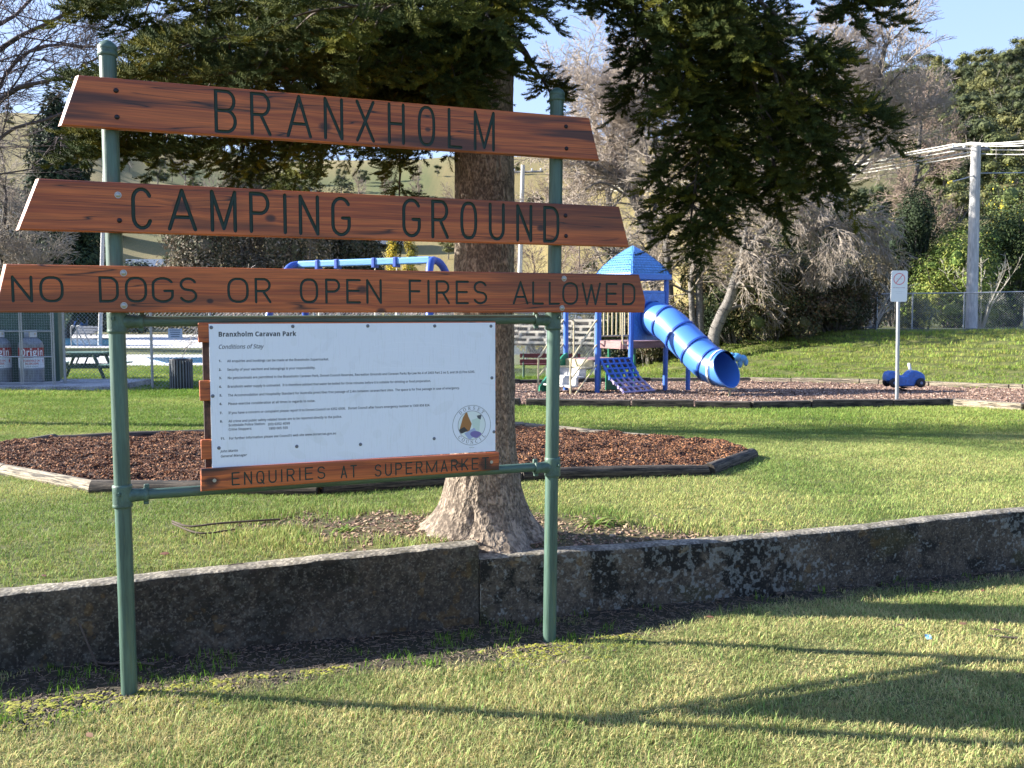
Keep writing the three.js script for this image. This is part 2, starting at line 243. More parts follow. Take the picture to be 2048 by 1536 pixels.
function routed(pts, r, z0, closed) { // the router bit's sweep along a path in the board's face
  const rings = [], n = pts.length, K = 7; let len = 0;
  for (let i = 0; i < n; i++) {
    const a = pts[closed ? (i + n - 1) % n : max(i - 1, 0)], b = pts[closed ? (i + 1) % n : min(i + 1, n - 1)]; let tx = b[0] - a[0], ty = b[1] - a[1]; const l = hypot(tx, ty) || 1; tx /= l; ty /= l;
    const add = (s, q) => rings.push([pts[i][0] + tx * s, pts[i][1] + ty * s, -ty, tx, r * q]);
    if (!closed && i === 0) { add(-r * 0.97, 0.25); add(-r * 0.7, 0.71); }
    add(0, 1);
    if (!closed && i === n - 1) { add(r * 0.7, 0.71); add(r * 0.97, 0.25); }
  }
  const p = [], uv = [], idx = [];
  for (const [x, y, nx, ny, q] of rings) for (let k = 0; k < K; k++) { const a = (k + 0.37) / K * 2 * PI; p.push(x + nx * q * cos(a), y + ny * q * cos(a), z0 + q * sin(a) * 1.05); uv.push(x, y); }
  const R = rings.length, seg = closed ? R : R - 1;
  for (let i = 0; i < seg; i++) for (let k = 0; k < K; k++) { const a = i * K + k, b = i * K + (k + 1) % K, c = ((i + 1) % R) * K + k, d = ((i + 1) % R) * K + (k + 1) % K; idx.push(a, c, b, b, c, d); }
  if (!closed) { for (const [base, flip] of [[0, 0], [(R - 1) * K, 1]]) { const ci = p.length / 3; let x = 0, y = 0, z = 0; for (let k = 0; k < K; k++) { x += p[(base + k) * 3]; y += p[(base + k) * 3 + 1]; z += p[(base + k) * 3 + 2]; } p.push(x / K, y / K, z / K); uv.push(x / K, y / K); for (let k = 0; k < K; k++) { const a = base + k, b = base + (k + 1) % K; flip ? idx.push(ci, b, a) : idx.push(ci, a, b); } } }
  const g = new THREE.BufferGeometry(); g.setAttribute('position', new THREE.Float32BufferAttribute(p, 3)); g.setAttribute('uv', new THREE.Float32BufferAttribute(uv, 2)); g.setIndex(idx); g.computeVertexNormals();
  return g;
}
function volumeSign(g) { const p = g.attributes.position, ix = g.index; let v = 0; const a = V(), b = V(), c = V(); for (let i = 0; i < ix.count; i += 3) { a.fromBufferAttribute(p, ix.getX(i)); b.fromBufferAttribute(p, ix.getX(i + 1)); c.fromBufferAttribute(p, ix.getX(i + 2)); v += a.dot(b.cross(c)); } return v; }
const csg = new Evaluator(); csg.useGroups = true; csg.attributes = ['position', 'normal', 'uv'];
function carvedBoard(outline, thick, mat, letters, r, ends = 0) { // outline in metres, front face at z = 0
  const sh = new THREE.Shape(outline.map(([x, y]) => new THREE.Vector2(x, y))), bev = 0.005;
  let g = new THREE.ExtrudeGeometry(sh, { depth: thick - 2 * bev, bevelEnabled: true, bevelThickness: bev, bevelSize: bev, bevelOffset: -bev, bevelSegments: 2, steps: 1 }); g.translate(0, 0, -(thick - bev));
  g = plain(g); const p = g.attributes.position, u = g.attributes.uv, xl = min(...outline.map((q) => q[0])), xr = max(...outline.map((q) => q[0])); if (ends) for (let i = 0; i < p.count; i++) if (p.getZ(i) > -thick / 2) { const x = p.getX(i); if (x < xl + 0.12) p.setX(i, x + ends); else if (x > xr - 0.12) p.setX(i, x - ends * 0.3); }
  g.computeVertexNormals();
  for (let i = 0; i < p.count; i++) u.setXY(i, p.getX(i), p.getY(i) + p.getZ(i));
  let board = new Brush(g, mat); board.updateMatrixWorld();
  for (const [ch, x, y, w, h, skew = 0] of letters) for (const st of GLYPH[ch]) {
    let pts = st.map(([a, b]) => [x + a * w, y + b * h + skew * a * w]);
    const tg = routed(pts, r, 0.0012, st.closed); if (volumeSign(tg) < 0) { const ix = tg.index.array; for (let i = 0; i < ix.length; i += 3) { const t = ix[i]; ix[i] = ix[i + 1]; ix[i + 1] = t; } tg.computeVertexNormals(); }
    const b = new Brush(tg, matGroove); b.updateMatrixWorld(); board = csg.evaluate(board, b, SUBTRACTION);
  }
  return { geo: board.geometry, mats: board.material };
}
const lettersAt = (text, spans, yTop, yBot) => { const out = []; let k = 0; for (const ch of text) { if (ch === ' ') continue; const [a, b] = spans[k], t = (k) / (spans.length - 1), ym = lerp(yTop[0], yTop[1], t), yb = lerp(yBot[0], yBot[1], t); const [u0, v1] = su((a + b) / 2, ym), [, v0] = su((a + b) / 2, yb), ua = su(a, (ym + yb) / 2)[0], ub = su(b, (ym + yb) / 2)[0]; out.push([ch, ua, v0, ub - ua, v1 - v0]); k++; } return out; };

{
  const uL = su(234, 640, 0.065)[0], uR = su(1106, 640, 0.065)[0], baseL = onSign(253, 1393, 0.065), gy = ground(baseL.x, -baseL.z);
  const sign = thing('camp_sign', 'tall timber sign with carved brown boards and a white notice on green pipe posts', 'sign', [0, 0, 0], YAW);
  const o = sD.clone().multiplyScalar(SU0 + uL).add(sN.clone().multiplyScalar(-KS)); sign.position.set(o.x, gy, o.z);
  const X = (u) => u - uL, Y = (v) => v - gy;                       // sign coordinates to the group's own
  const shifted = (pts) => pts.map(([u, v]) => [X(u), Y(v)]);
  const sh = (L) => L.map(([c, u, v, w, h, k]) => [c, X(u), Y(v), w, h, k]);
  const inset = (L, r) => L.map(([c, u, v, w, h]) => [c, u + r, v + r, max(w - 2 * r, 0.001), h - 2 * r]);
  // posts
  for (const [u, py0, py1, lean] of [[uL, 72, 1393, -0.004], [uR, 168, 1287, 0.016]]) {
    const top = Y(u === uL ? 2.515 : 2.505), bot = u === uL ? -0.25 : -0.3;
    const g = merge([rod(V(X(u) - lean, bot, -0.065), V(X(u) + lean, top - 0.04, -0.065), 0.0305, 0.0305, 28)]);
    const p = part('post', g, matPost, sign);
    const cap = new THREE.LatheGeometry([[0, 0.028], [0.012, 0.026], [0.024, 0.018], [0.033, 0.008], [0.0355, 0.002], [0.0355, -0.005], [0.034, -0.007], [0.034, -0.018], [0.036, -0.02], [0.036, -0.03], [0.0315, -0.032]].map(([a, b]) => new THREE.Vector2(a, b)).reverse(), 28);
    cap.translate(X(u) + lean, top - 0.03, -0.065); part('cap', cap, matPost, p);
    for (const v of [1.466, 0.793]) { // clamp sleeves that carry the rails
      const s = new THREE.LatheGeometry([[0.031, -0.045], [0.036, -0.043], [0.0375, -0.036], [0.036, -0.031], [0.036, 0.031], [0.0375, 0.036], [0.036, 0.043], [0.031, 0.045]].map(([a, b]) => new THREE.Vector2(a, b)), 24); s.translate(X(u), Y(v), -0.065);
      const dir = u === uL ? 1 : -1, sock = new THREE.LatheGeometry([[0.03, 0], [0.029, 0.03], [0.025, 0.045], [0.024, 0.075], [0.029, 0.078], [0.029, 0.092], [0.022, 0.094]].map(([a, b]) => new THREE.Vector2(a, b)), 20); sock.rotateZ(-dir * PI / 2); sock.translate(X(u), Y(v), -0.065);
      const lug = box(0.02, 0.03, 0.016, X(u) + dir * 0.088, Y(v) + 0.026, -0.065, 0.004), lug2 = box(0.02, 0.02, 0.016, X(u) + dir * 0.085, Y(v) - 0.028, -0.062, 0.004), set = rod(V(X(u) - dir * 0.012, Y(v) + 0.012, -0.03), V(X(u) - dir * 0.016, Y(v) + 0.012, -0.018), 0.008, 0.007, 8);
      part('rail_clamp', merge([s, sock, lug, lug2, set]), matPost, p);
    }
  }
  for (const v of [1.466, 0.793]) part('rail', rod(V(X(uL) + 0.03, Y(v), -0.065), V(X(uR) - 0.03, Y(v) + 0.004, -0.065), 0.0205, 0.0205, 20), matPost, sign);
  // carved boards
  const rows = [
    { txt: 'BRANXHOLM', out: [[-0.508, 2.178], [1.703, 2.184], [1.651, 2.369], [-0.445, 2.362]], r: 0.0072, knots: [[1.02, 0.09, 0.016], [1.45, 0.11, 0.008]], yT: [179, 222], yB: [267, 302],
      sp: [[428, 474], [500, 543], [572, 624], [647, 687], [711, 750], [775, 810], [835, 871], [895, 925], [947, 990]], label: 'topmost carved board' },
    { txt: 'CAMPING GROUND', out: [[-0.659, 1.797], [1.861, 1.801], [1.807, 1.983], [-0.588, 1.983]], r: 0.0078, knots: [[0.95, 0.1, 0.013], [0.62, 0.13, 0.02], [2.12, 0.1, 0.012]], yT: [374, 412], yB: [460, 486],
      sp: [[262, 305], [334, 394], [420, 474], [498, 540], [565, 575], [597, 639], [662, 702], [804, 842], [862, 898], [920, 955], [977, 1010], [1032, 1065], [1086, 1119]], label: 'middle carved board' },
    { txt: 'NO DOGS OR OPEN FIRES ALLOWED', out: [[-0.745, 1.5], [1.944, 1.5], [1.951, 1.555], [1.915, 1.676], [-0.703, 1.674]], r: 0.0056, knots: [[1.48, 0.03, 0.013], [1.4, 0.12, 0.014], [0.8, 0.07, 0.008]], yT: [551, 566], yB: [605, 611],
      sp: [[22, 66], [78, 128], [197, 238], [249, 295], [303, 348], [358, 395], [454, 498], [509, 543], [599, 637], [650, 681], [692, 722], [732, 764], [817, 843], [852, 862], [871, 900], [911, 938], [946, 975], [1025, 1057], [1064, 1088], [1097, 1120], [1124, 1157], [1163, 1202], [1211, 1235], [1244, 1271]], label: 'lowest of the three wide carved boards' },
  ];
  const boltRows = [[[232, 181, 0], [234, 234, 0], [1132, 253, 0], [1133, 297, 0]], [[236, 390, 1], [239, 441, 0], [1131, 431, 0], [1132, 472, 0]], [[247, 546, 1], [248, 611, 1], [1128, 557, 1], [1124, 616, 1]]];
  rows.forEach((b, i) => {
    const L = sh(inset(lettersAt(b.txt, b.sp, b.yT, b.yB), b.r)), x0 = X(b.out[0][0]) - 0.05, y0 = Y(b.out[0][1]);
    const mat = woodMat(100 + i * 37, 2.85, 0.26, b.knots, 2048, 256, [0.85, 0.5, 0.4][i]); mat.map.offset.set(-x0 / 2.85, -y0 / 0.26 + 0.1);
    const { geo, mats } = carvedBoard(shifted(b.out), 0.036, mat, L, b.r, 0.011);
    const m = part('board', geo, mats, sign, b.label);
    for (const [px, py, zinc] of boltRows[i]) { const [u, v] = su(px, py); const h = zinc ? merge([rod(V(X(u), Y(v), -0.004), V(X(u), Y(v), 0.002), 0.0125, 0.0125, 14), new THREE.SphereGeometry(0.0095, 10, 6, 0, 2 * PI, 0, PI / 2).rotateX(PI / 2).scale(1, 1, 0.6).translate(X(u), Y(v), 0.002)]) : new THREE.SphereGeometry(0.0095, 12, 8, 0, 2 * PI, 0, PI / 2).rotateX(PI / 2).scale(1, 1, 0.75).translate(X(u), Y(v), -0.0005); part('bolt', h, zinc ? matBoltZinc : matBoltDark, m); }
  });
  // notice on battens
  const matBatten = woodMat(311, 1.4, 0.2, [[0.02, 0.05, 0.012]], 1024, 256), matBack = M([0.06, 0.028, 0.02], 0.8, { map: T.fine });
  for (const [v0, v1] of [[1.384, 1.46], [1.155, 1.235], [0.924, 1.002]]) part('batten', uvBox(box(1.245, v1 - v0, 0.024, X(0.583), Y((v0 + v1) / 2), -0.03, 0.004)), matBatten, sign);
  for (const u of [-0.008, 1.178]) part('backing_board', uvBox(box(0.05, 0.63, 0.022, X(u + 0.01), Y(1.135), -0.0545, 0.002)), matBack, sign);
  { // lowest narrow board with the shop notice
    const t = 'ENQUIRIES AT SUPERMARKET', spans = []; const words = [['ENQUIRIES', 463, 651], ['AT', 681, 714], ['SUPERMARKET', 749, 978]];
    const wid = { I: 0.18, M: 1.15 }; for (const [w, a, b] of words) { let tot = 0; for (const c of w) tot += (wid[c] ?? 0.72) + 0.32; const k = (b - a) / (tot - 0.32); let x = a; for (const c of w) { const ww = (wid[c] ?? 0.72) * k; spans.push([x, x + ww]); x += ww + 0.32 * k; } }
    const r = 0.0034, L = sh(inset(lettersAt(t, spans, [944, 914], [971, 938]), r)), out = [[-0.045, 0.801], [1.213, 0.806], [1.213, 0.884], [-0.043, 0.89]];
    const mat = woodMat(457, 1.5, 0.14, [[0.09, 0.05, 0.018], [1.24, 0.05, 0.02]], 1024, 128); mat.map.offset.set(-(X(-0.045) - 0.05) / 1.5, -Y(0.801) / 0.14 + 0.1);
    const { geo, mats } = carvedBoard(shifted(out), 0.03, mat, L, r); const m = part('board', geo, mats, sign, 'narrow carved board under the white notice');
    for (const [px, py] of [[429, 961], [983, 924]]) { const [u, v] = su(px, py); part('bolt', rod(V(X(u), Y(v), -0.004), V(X(u), Y(v), 0.0015), 0.008, 0.007, 12), matBoltZinc, m); }
  }
  { // printed sheet
    const W = 2048, H = 972, cv = document.createElement('canvas'); cv.width = W; cv.height = H; const c = cv.getContext('2d'), PW = 1.199, PH = 0.566, u0 = 0, vTop = 1.456;
    c.fillStyle = '#f0f2f4'; c.fillRect(0, 0, W, H);
    const rs = rng(9); for (let i = 0; i < 1400; i++) { c.fillStyle = `rgba(${110 + rs() * 60},${110 + rs() * 50},${100 + rs() * 40},${0.025 + rs() * 0.04})`; const x = rs() * W, y = rs() * H; c.fillRect(x, y, 1 + rs() * 4, 10 + rs() * 110); }
    for (let i = 0; i < 60; i++) { c.fillStyle = `rgba(120,115,95,${0.015 + rs() * 0.02})`; c.beginPath(); c.ellipse(rs() * W, rs() * H, 20 + rs() * 90, 8 + rs() * 30, rs() * 3, 0, 7); c.fill(); }
    for (let i = 0; i < 9; i++) { c.strokeStyle = `rgba(255,255,255,${0.25})`; c.lineWidth = 1 + rs() * 4; c.beginPath(); const y = 120 + rs() * 300; c.moveTo(900 + rs() * 300, y); c.bezierCurveTo(1200, y - 80 * rs(), 1500, y - 120 * rs(), 1900, y + 40 * rs()); c.stroke(); }
    const px2 = (px, py) => { const [u, v] = su(px, py, 0.012); return [(u - u0) / PW * W, (vTop - v) / PH * H]; };
    const ink = '#14171c';
    const put = (txt, x0, y0, x1, font, size, col = ink) => { const [a, b] = px2(x0, y0), [e] = px2(x1, y0 - (x1 - x0) * 0.02); c.font = font.replace('$', size); c.fillStyle = col; const m = c.measureText(txt).width; c.save(); c.translate(a, b); c.scale((e - a) / m, 1); c.fillText(txt, 0, 0); c.strokeStyle = ink; c.lineWidth = 0.9; c.strokeText(txt, 0, 0); c.restore(); };
    put('Branxholm Caravan Park', 436.4, 673.3, 592.4, 'bold $px Arial', 44);
    const ital = (txt, x0, y0, x1, size) => { const [a, b] = px2(x0, y0), [e] = px2(x1, y0); c.font = `${size}px Arial`; c.fillStyle = ink; const m = c.measureText(txt).width; c.save(); c.translate(a, b); c.transform(1, 0, -0.2, 1, 0, 0); c.scale((e - a) / m, 1); c.fillText(txt, 0, 0); c.strokeStyle = ink; c.lineWidth = 0.9; c.strokeText(txt, 0, 0); c.restore(); };
    ital('Conditions of Stay', 436.4, 698, 526.6, 38);
    const S = 22;
    for (const [n, x, y] of [['1.', 437.5, 724.5], ['2.', 437.5, 741.8], ['3.', 438, 758.5], ['4.', 438, 776], ['5.', 439, 793.4], ['6.', 439, 810.4], ['7.', 439.5, 828.4], ['8.', 440, 845.2], ['11.', 441, 879.6]]) put(n, x, y, x + (n.length > 2 ? 9 : 5.5), 'bold $px Arial', S);
    for (const [s, x0, y, x1] of [['All enquiries and bookings can be made at the Branxholm Supermarket.', 454.4, 724.5, 658], ['Security of your van/tent and belongings is your responsibility.', 454.4, 741.7, 631], ['No pets/animals are permitted in the Branxholm Caravan Park, Dorset Council Reserves, Recreation Grounds and Caravan Parks By-Law No 4 of 2003 Part 2 no 5, and 26 (i) Fine $200.', 455, 758.3, 950], ['Branxholm water supply is untreated.  It is therefore advised that water be boiled for three minutes before it is suitable for drinking or food preparation.', 455, 775.8, 862], ['The Accommodation and Hospitality Standard for Australia prescribes free passage of 2.4m between caravan/tent sites.  The space is for free passage in case of emergency.', 456, 793, 919.6], ['Please exercise consideration at all times in regards to noise.', 456, 810.2, 631], ['If you have a concern or complaint please report it to Dorset Council on 6352 6500.   Dorset Council after hours emergency number is 1300 858 824.', 457, 828.2, 860.5], ['All crime and public safety related issues are to be reported directly to the police.', 457, 845, 684], ['Scottsdale Police Station:', 457, 853, 531], ['(03) 6352 4099', 536, 851, 580], ['Crime Stoppers:', 457, 861.5, 504], ['1800 005 555', 537, 859.5, 576], ["For further information please see Council's web site www.dorset.tas.gov.au", 458, 879.4, 672.5]]) put(s, x0, y, x1, '$px Arial', S);
    ital('John Martin', 441, 904.8, 476, 21); ital('General Manager', 441, 914.6, 493.5, 21);
    { // the council's round emblem
      const [x, y] = px2(943.6, 850.4), R = 150; c.save(); c.translate(x, y); c.strokeStyle = '#6d6c62'; c.lineWidth = 3; for (const q of [R, R * 0.72]) { c.beginPath(); c.arc(0, 0, q, 0, 7); c.stroke(); }
      c.save(); c.beginPath(); c.arc(0, 0, R * 0.7, 0, 7); c.clip(); c.fillStyle = '#e9efe4'; c.fillRect(-R, -R, 2 * R, 2 * R);
      c.fillStyle = '#a8703a'; c.beginPath(); c.moveTo(-100, 40); c.lineTo(-70, -60); c.lineTo(-40, -110); c.lineTo(-28, -70); c.lineTo(0, -10); c.lineTo(-20, 50); c.closePath(); c.fill();
      c.fillStyle = '#33343a'; c.beginPath(); c.moveTo(-120, 40); c.lineTo(-60, 10); c.lineTo(-30, 40); c.lineTo(-80, 60); c.closePath(); c.fill();
      c.fillStyle = '#cfe0cd'; c.beginPath(); c.moveTo(0, -40); c.lineTo(70, -60); c.lineTo(60, 50); c.lineTo(10, 40); c.closePath(); c.fill();
      c.fillStyle = '#4b5157'; c.beginPath(); c.moveTo(40, -70); c.lineTo(80, -78); c.lineTo(70, -40); c.lineTo(48, -50); c.closePath(); c.fill();
      c.fillStyle = '#a9b5d2'; c.beginPath(); c.moveTo(-60, 60); c.lineTo(20, 20); c.lineTo(50, 70); c.lineTo(-20, 110); c.closePath(); c.fill(); c.fillStyle = '#7c6fa6'; c.beginPath(); c.ellipse(35, 72, 48, 26, 0.2, 0, 7); c.fill(); c.restore();
      c.fillStyle = '#5d5c52'; c.font = '34px Georgia'; c.textAlign = 'center'; const ring = (s, a0, step, up) => { [...s].forEach((ch, i) => { const a = (a0 + step * (i - (s.length - 1) / 2)) * PI / 180; c.save(); c.rotate(a); c.translate(0, up ? -R * 0.79 : R * 0.93); c.fillText(ch, 0, 0); c.restore(); }); }; ring('DORSET', 0, 17, true); ring('COUNCIL', 0, -16, false);
      c.font = '9px Arial'; c.fillText('dorset tas', 0, R + 22); c.restore();
    }
    const t = new THREE.CanvasTexture(cv); t.colorSpace = THREE.SRGBColorSpace; t.anisotropy = 16;
    const g = new THREE.BoxGeometry(PW, PH, 0.004), uvA = g.attributes.uv, nA = g.attributes.normal; for (let i = 0; i < uvA.count; i++) if (nA.getZ(i) < 0.5) uvA.setXY(i, 0.02, 0.02);
    g.translate(X(PW / 2), Y(vTop - PH / 2), -0.0145); const panel = part('notice_panel', g, MP([0.92, 0.93, 0.95], 0.35, { map: t, clearcoat: 0.25, clearcoatRoughness: 0.35 }), sign, 'white printed notice headed Branxholm Caravan Park');
    const sg = new THREE.SphereGeometry(0.0072, 12, 6, 0, 2 * PI, 0, PI / 2).rotateX(PI / 2).scale(1, 1, 0.5), sm = M([0.16, 0.17, 0.19], 0.4, { metalness: 0.6 });
    for (const [cx, cy] of [[113, 146], [547, 140], [946, 138], [1302, 138], [1601, 139], [121, 511], [1606, 414], [154, 787], [568, 779], [907, 768], [1299, 737], [1617, 701]]) { const [u, v] = su(380 + 0.376 * cx, 600 + 0.376 * cy, 0.012), s = part('screw', sg, sm, panel); s.position.set(X(u), Y(v), -0.0126); }
  }
}

// ---------------------------------------------------------------- low concrete wall in two lengths
{
  const face = (seed, moss, white, grey) => dataTex(1536, 384, (u, v, o) => { // 4 m x 1 m; v 0.5 is the top arris of the front face
    const x = u * 4, y = v, n = fbm(x * 110, y * 110, seed, 3), big = fbm(x * 1.6, y * 3, seed + 7, 4), ag = fbm(x * 34, y * 34, seed + 13, 4), blot = fbm(x * 6, y * 7, seed + 19, 6), wl = fbm(x * 46, y * 46, seed + 23, 4), wz = fbm(x * 1.7, y * 2.2, seed + 29, 4), org = fbm(x * 17, y * 17, seed + 37, 5), oz = fbm(x * 1.3, y * 2, seed + 43, 2);
    let r = grey * (0.80 + 0.5 * (ag - 0.5) + 0.6 * (n - 0.5) + 0.7 * (big - 0.5)), g = r * 0.90, b = r * 0.76;
    const m = sstep(0.50, 0.62, blot + 0.5 * (wz - 0.5) + 0.22 * (n - 0.5)) * moss; r = lerp(r, 0.115, m); g = lerp(g, 0.108, m); b = lerp(b, 0.08, m);
    const gm = sstep(0.58, 0.72, fbm(x * 4, y * 5, seed + 41, 5)) * moss * 0.55; r = lerp(r, 0.24, gm); g = lerp(g, 0.235, gm); b = lerp(b, 0.10, gm);
    const w = sstep(0.585, 0.66, wl + 0.45 * (wz - 0.5)) * white * (0.5 + n * 0.8); r = lerp(r, 0.60, w); g = lerp(g, 0.62, w); b = lerp(b, 0.60, w);
    const pit = sstep(0.66, 0.72, fbm(x * 130, y * 130, seed + 53, 2)); r = lerp(r, 0.62, pit * 0.5); g = lerp(g, 0.60, pit * 0.5); b = lerp(b, 0.55, pit * 0.5);
    const oo = sstep(0.715, 0.75, org + 0.3 * (oz - 0.5)) * 0.3; r = lerp(r, 0.56, oo); g = lerp(g, 0.40, oo); b = lerp(b, 0.17, oo);
    o[0] = r; o[1] = g; o[2] = b;
  });
  const topTex = dataTex(512, 512, (u, v, o) => { const n = fbm(u * 90, v * 90, 201, 4, 90, 90), m = fbm(u * 9, v * 9, 203, 4, 9, 9), k = 0.62 + 0.7 * (n - 0.5) + 0.35 * (m - 0.5), p = sstep(0.6, 0.7, fbm(u * 24, v * 24, 207, 3, 24, 24)) * 0.5; o[0] = lerp(k * 0.80, 0.3, p); o[1] = lerp(k * 0.77, 0.28, p); o[2] = lerp(k * 0.71, 0.22, p); });
  const dirX = V(1, 0, -0.361).normalize(), L1 = hypot(1, 0.361);
  function wallPiece(x0, x1, topF, label, mats, seed) {
    const n = Math.ceil((x1 - x0) / 0.022), rows = []; // profile rows from front foot, up, over, to back
    const prof = [[0, -0.30, 0], [0, -0.04, 0], [0, 0.05, 0], [0, 0.11, 0], [0, 0.17, 0], [0, 0.22, 0], [0, 0.27, 0], [0.0, -0.02, 1], [0.004, -0.006, 1], [0.014, 0, 1], [0.045, 0.003, 1], [0.08, 0.002, 1], [0.108, -0.001, 1], [0.118, -0.008, 1], [0.122, -0.03, 1], [0.122, -0.25, 1]];
    const groups = [[0, 8], [8, prof.length - 1]], geos = [];
    for (const [a, b] of groups) {
      const p = [], uv = [], idx = [], m = b - a + 1;
      for (let i = 0; i <= n; i++) {
        const x = lerp(x0, x1, i / n), top = topF(x), endIn = min(i, n - i) === 0 ? 0.006 : 0;
        for (let k = a; k <= b; k++) {
          let [back, y, rel] = prof[k]; y = rel ? top + y : min(y, top - 0.03); const rough = 0.010 * (fbm(x * 14, y * 14 + back * 30, seed, 4) - 0.5) * 2 + 0.012 * (fbm(x * 2, y * 3, seed + 3, 2) - 0.5) + (rel && k < 11 ? 0.012 * (fbm(x * 30, 7, seed + 9, 3) - 0.5) : 0);
          const bk = back - rough * (k < 9 ? 1 : 0.2) + 0.0, yy = y + (rel ? 0.012 * (fbm(x * 6, 2.2, seed + 5, 3) - 0.5) + 0.006 * (fbm(x * 40, back * 40, seed + 8, 3) - 0.5) : 0);
          const base = V(x, yy, -wallD(x)), nrm = V(-0.361, 0, -1).normalize(); base.addScaledVector(nrm, bk + endIn); p.push(base.x, base.y, base.z); uv.push(x * L1, a === 0 ? 0.5 + (yy - top) : back + 0.2 * yy);
        }
      }
      for (let i = 0; i < n; i++) for (let k = 0; k < m - 1; k++) { const q = i * m + k; idx.push(q, q + m, q + 1, q + 1, q + m, q + m + 1); }
      const g = new THREE.BufferGeometry(); g.setAttribute('position', new THREE.Float32BufferAttribute(p, 3)); g.setAttribute('uv', new THREE.Float32BufferAttribute(uv, 2)); g.setIndex(idx); g.computeVertexNormals(); geos.push(g);
    }
    const w = thing('concrete_wall', label, 'wall', [0, 0, 0]); part('wall_face', geos[0], mats[0], w); part('wall_top', geos[1], mats[1], w);
    const e = []; for (const [x, s] of [[x0, -1], [x1, 1]]) { const top = topF(x) - 0.004, q = V(x, 0, -wallD(x)), nr = V(-0.361, 0, -1).normalize(); const c = box(0.004, top + 0.3, 0.112); c.rotateY(Math.atan(0.361)); c.translate(q.x + nr.x * 0.064 - s * 0.004, (top - 0.3) / 2, q.z + nr.z * 0.064); e.push(c); } part('wall_end', uvBox(merge(e)), mats[1], w);
  }
  const mt = M([0.86, 0.83, 0.77], 0.92, { map: topTex, bumpMap: topTex, bumpScale: 0.006 });
  const f1 = face(301, 0.55, 0.25, 0.42), f2 = face(401, 0.95, 0.75, 0.46); for (const f of [f1, f2]) { f.repeat.set(0.25, 1); f.offset.set(0.0417, 0); }
  wallPiece(-9.5, -0.162, wallTop, 'weathered low concrete wall, taller length that ends at the trunk', [M([0.62, 0.6, 0.57], 0.95, { map: f1, bumpMap: f1, bumpScale: 0.006 }), mt], 511);
  wallPiece(-0.156, 12.5, wallTop, 'low concrete wall with black moss and white lichen running past the right-hand sign post', [M([0.7, 0.68, 0.65], 0.95, { map: f2, bumpMap: f2, bumpScale: 0.007 }), mt], 611);
}

// ---------------------------------------------------------------- grass blades
const grassMat = MP([1, 1, 1], 0.75, { vertexColors: true, transmission: 0.42, side: THREE.DoubleSide, specularIntensity: 0.12 });
function grassPatch(n, radius, hMin, hMax, wid, seed, straw) {
  const s = new Soup(), r = rng(seed);
  for (let i = 0; i < n; i++) {
    const a = r() * 2 * PI, q = radius * sqrt(r()), x = cos(a) * q, z = sin(a) * q, h = lerp(hMin, hMax, r() * r() * 0.7 + r() * 0.3), w = wid * (0.6 + 0.8 * r()), t = r() * 2 * PI, lean = (0.35 + 1.1 * r()) * h, lx = cos(t) * lean, lz = sin(t) * lean, bx = -sin(t) * w / 2, bz = cos(t) * w / 2;
    const dry = r() < straw, k = 0.75 + 0.5 * r(), c = dry ? [1.12 * k, 1.0 * k, 0.85 * k] : r() < 0.15 ? [0.62 * k, 0.95 * k, 0.5 * k] : [0.86 * k, 1.0 * k, 0.72 * k];
    const A = [x - bx, -0.004, z - bz], B = [x + bx, -0.004, z + bz], C = [x - bx * 0.8 + lx * 0.35, h * 0.6, z - bz * 0.8 + lz * 0.35], D = [x + bx * 0.8 + lx * 0.35, h * 0.6, z + bz * 0.8 + lz * 0.35], E = [x + lx, h * (dry ? 0.8 : 1), z + lz];
    s.tri(A, B, C, c); s.tri(B, D, C, c); s.tri(C, D, E, c);
  }
  return s.geo();
}
function plantGrass(name, label, geo, places, col, parent) { // places: [x, y, z, scale, hue]
  const im = new THREE.InstancedMesh(geo, grassMat, places.length), m = new THREE.Matrix4(), q = new THREE.Quaternion(), e = new THREE.Euler(), c = new THREE.Color(), r = rng(77);
  places.forEach(([x, y, z, s, hue, hs = 1], i) => { e.set((r() - 0.5) * 0.15, r() * 6.28, (r() - 0.5) * 0.15); q.setFromEuler(e); m.compose(V(x, y, z), q, V(s, s * hs, s)); im.setMatrixAt(i, m); const [a, b] = col, k = 0.85 + 0.3 * r(); c.setRGB(lerp(a[0], b[0], hue) * k, lerp(a[1], b[1], hue) * k, lerp(a[2], b[2], hue) * k); im.setColorAt(i, c); });
  return stuff(name, im, parent, label, 'grass');
}
const inBed = (x, d) => false;
const G1 = grassPatch(110, 0.085, 0.009, 0.030, 0.0026, 1, 0.45), G2 = grassPatch(90, 0.09, 0.010, 0.03, 0.0034, 2, 0.3);
const G0 = grassPatch(13, 0.05, 0.01, 0.035, 0.003, 4, 0.1);
const GREEN = [0.295, 0.325, 0.15], STRAW = [0.55, 0.50, 0.285], LUSH = [0.18, 0.29, 0.04], YELL = [0.42, 0.43, 0.13];
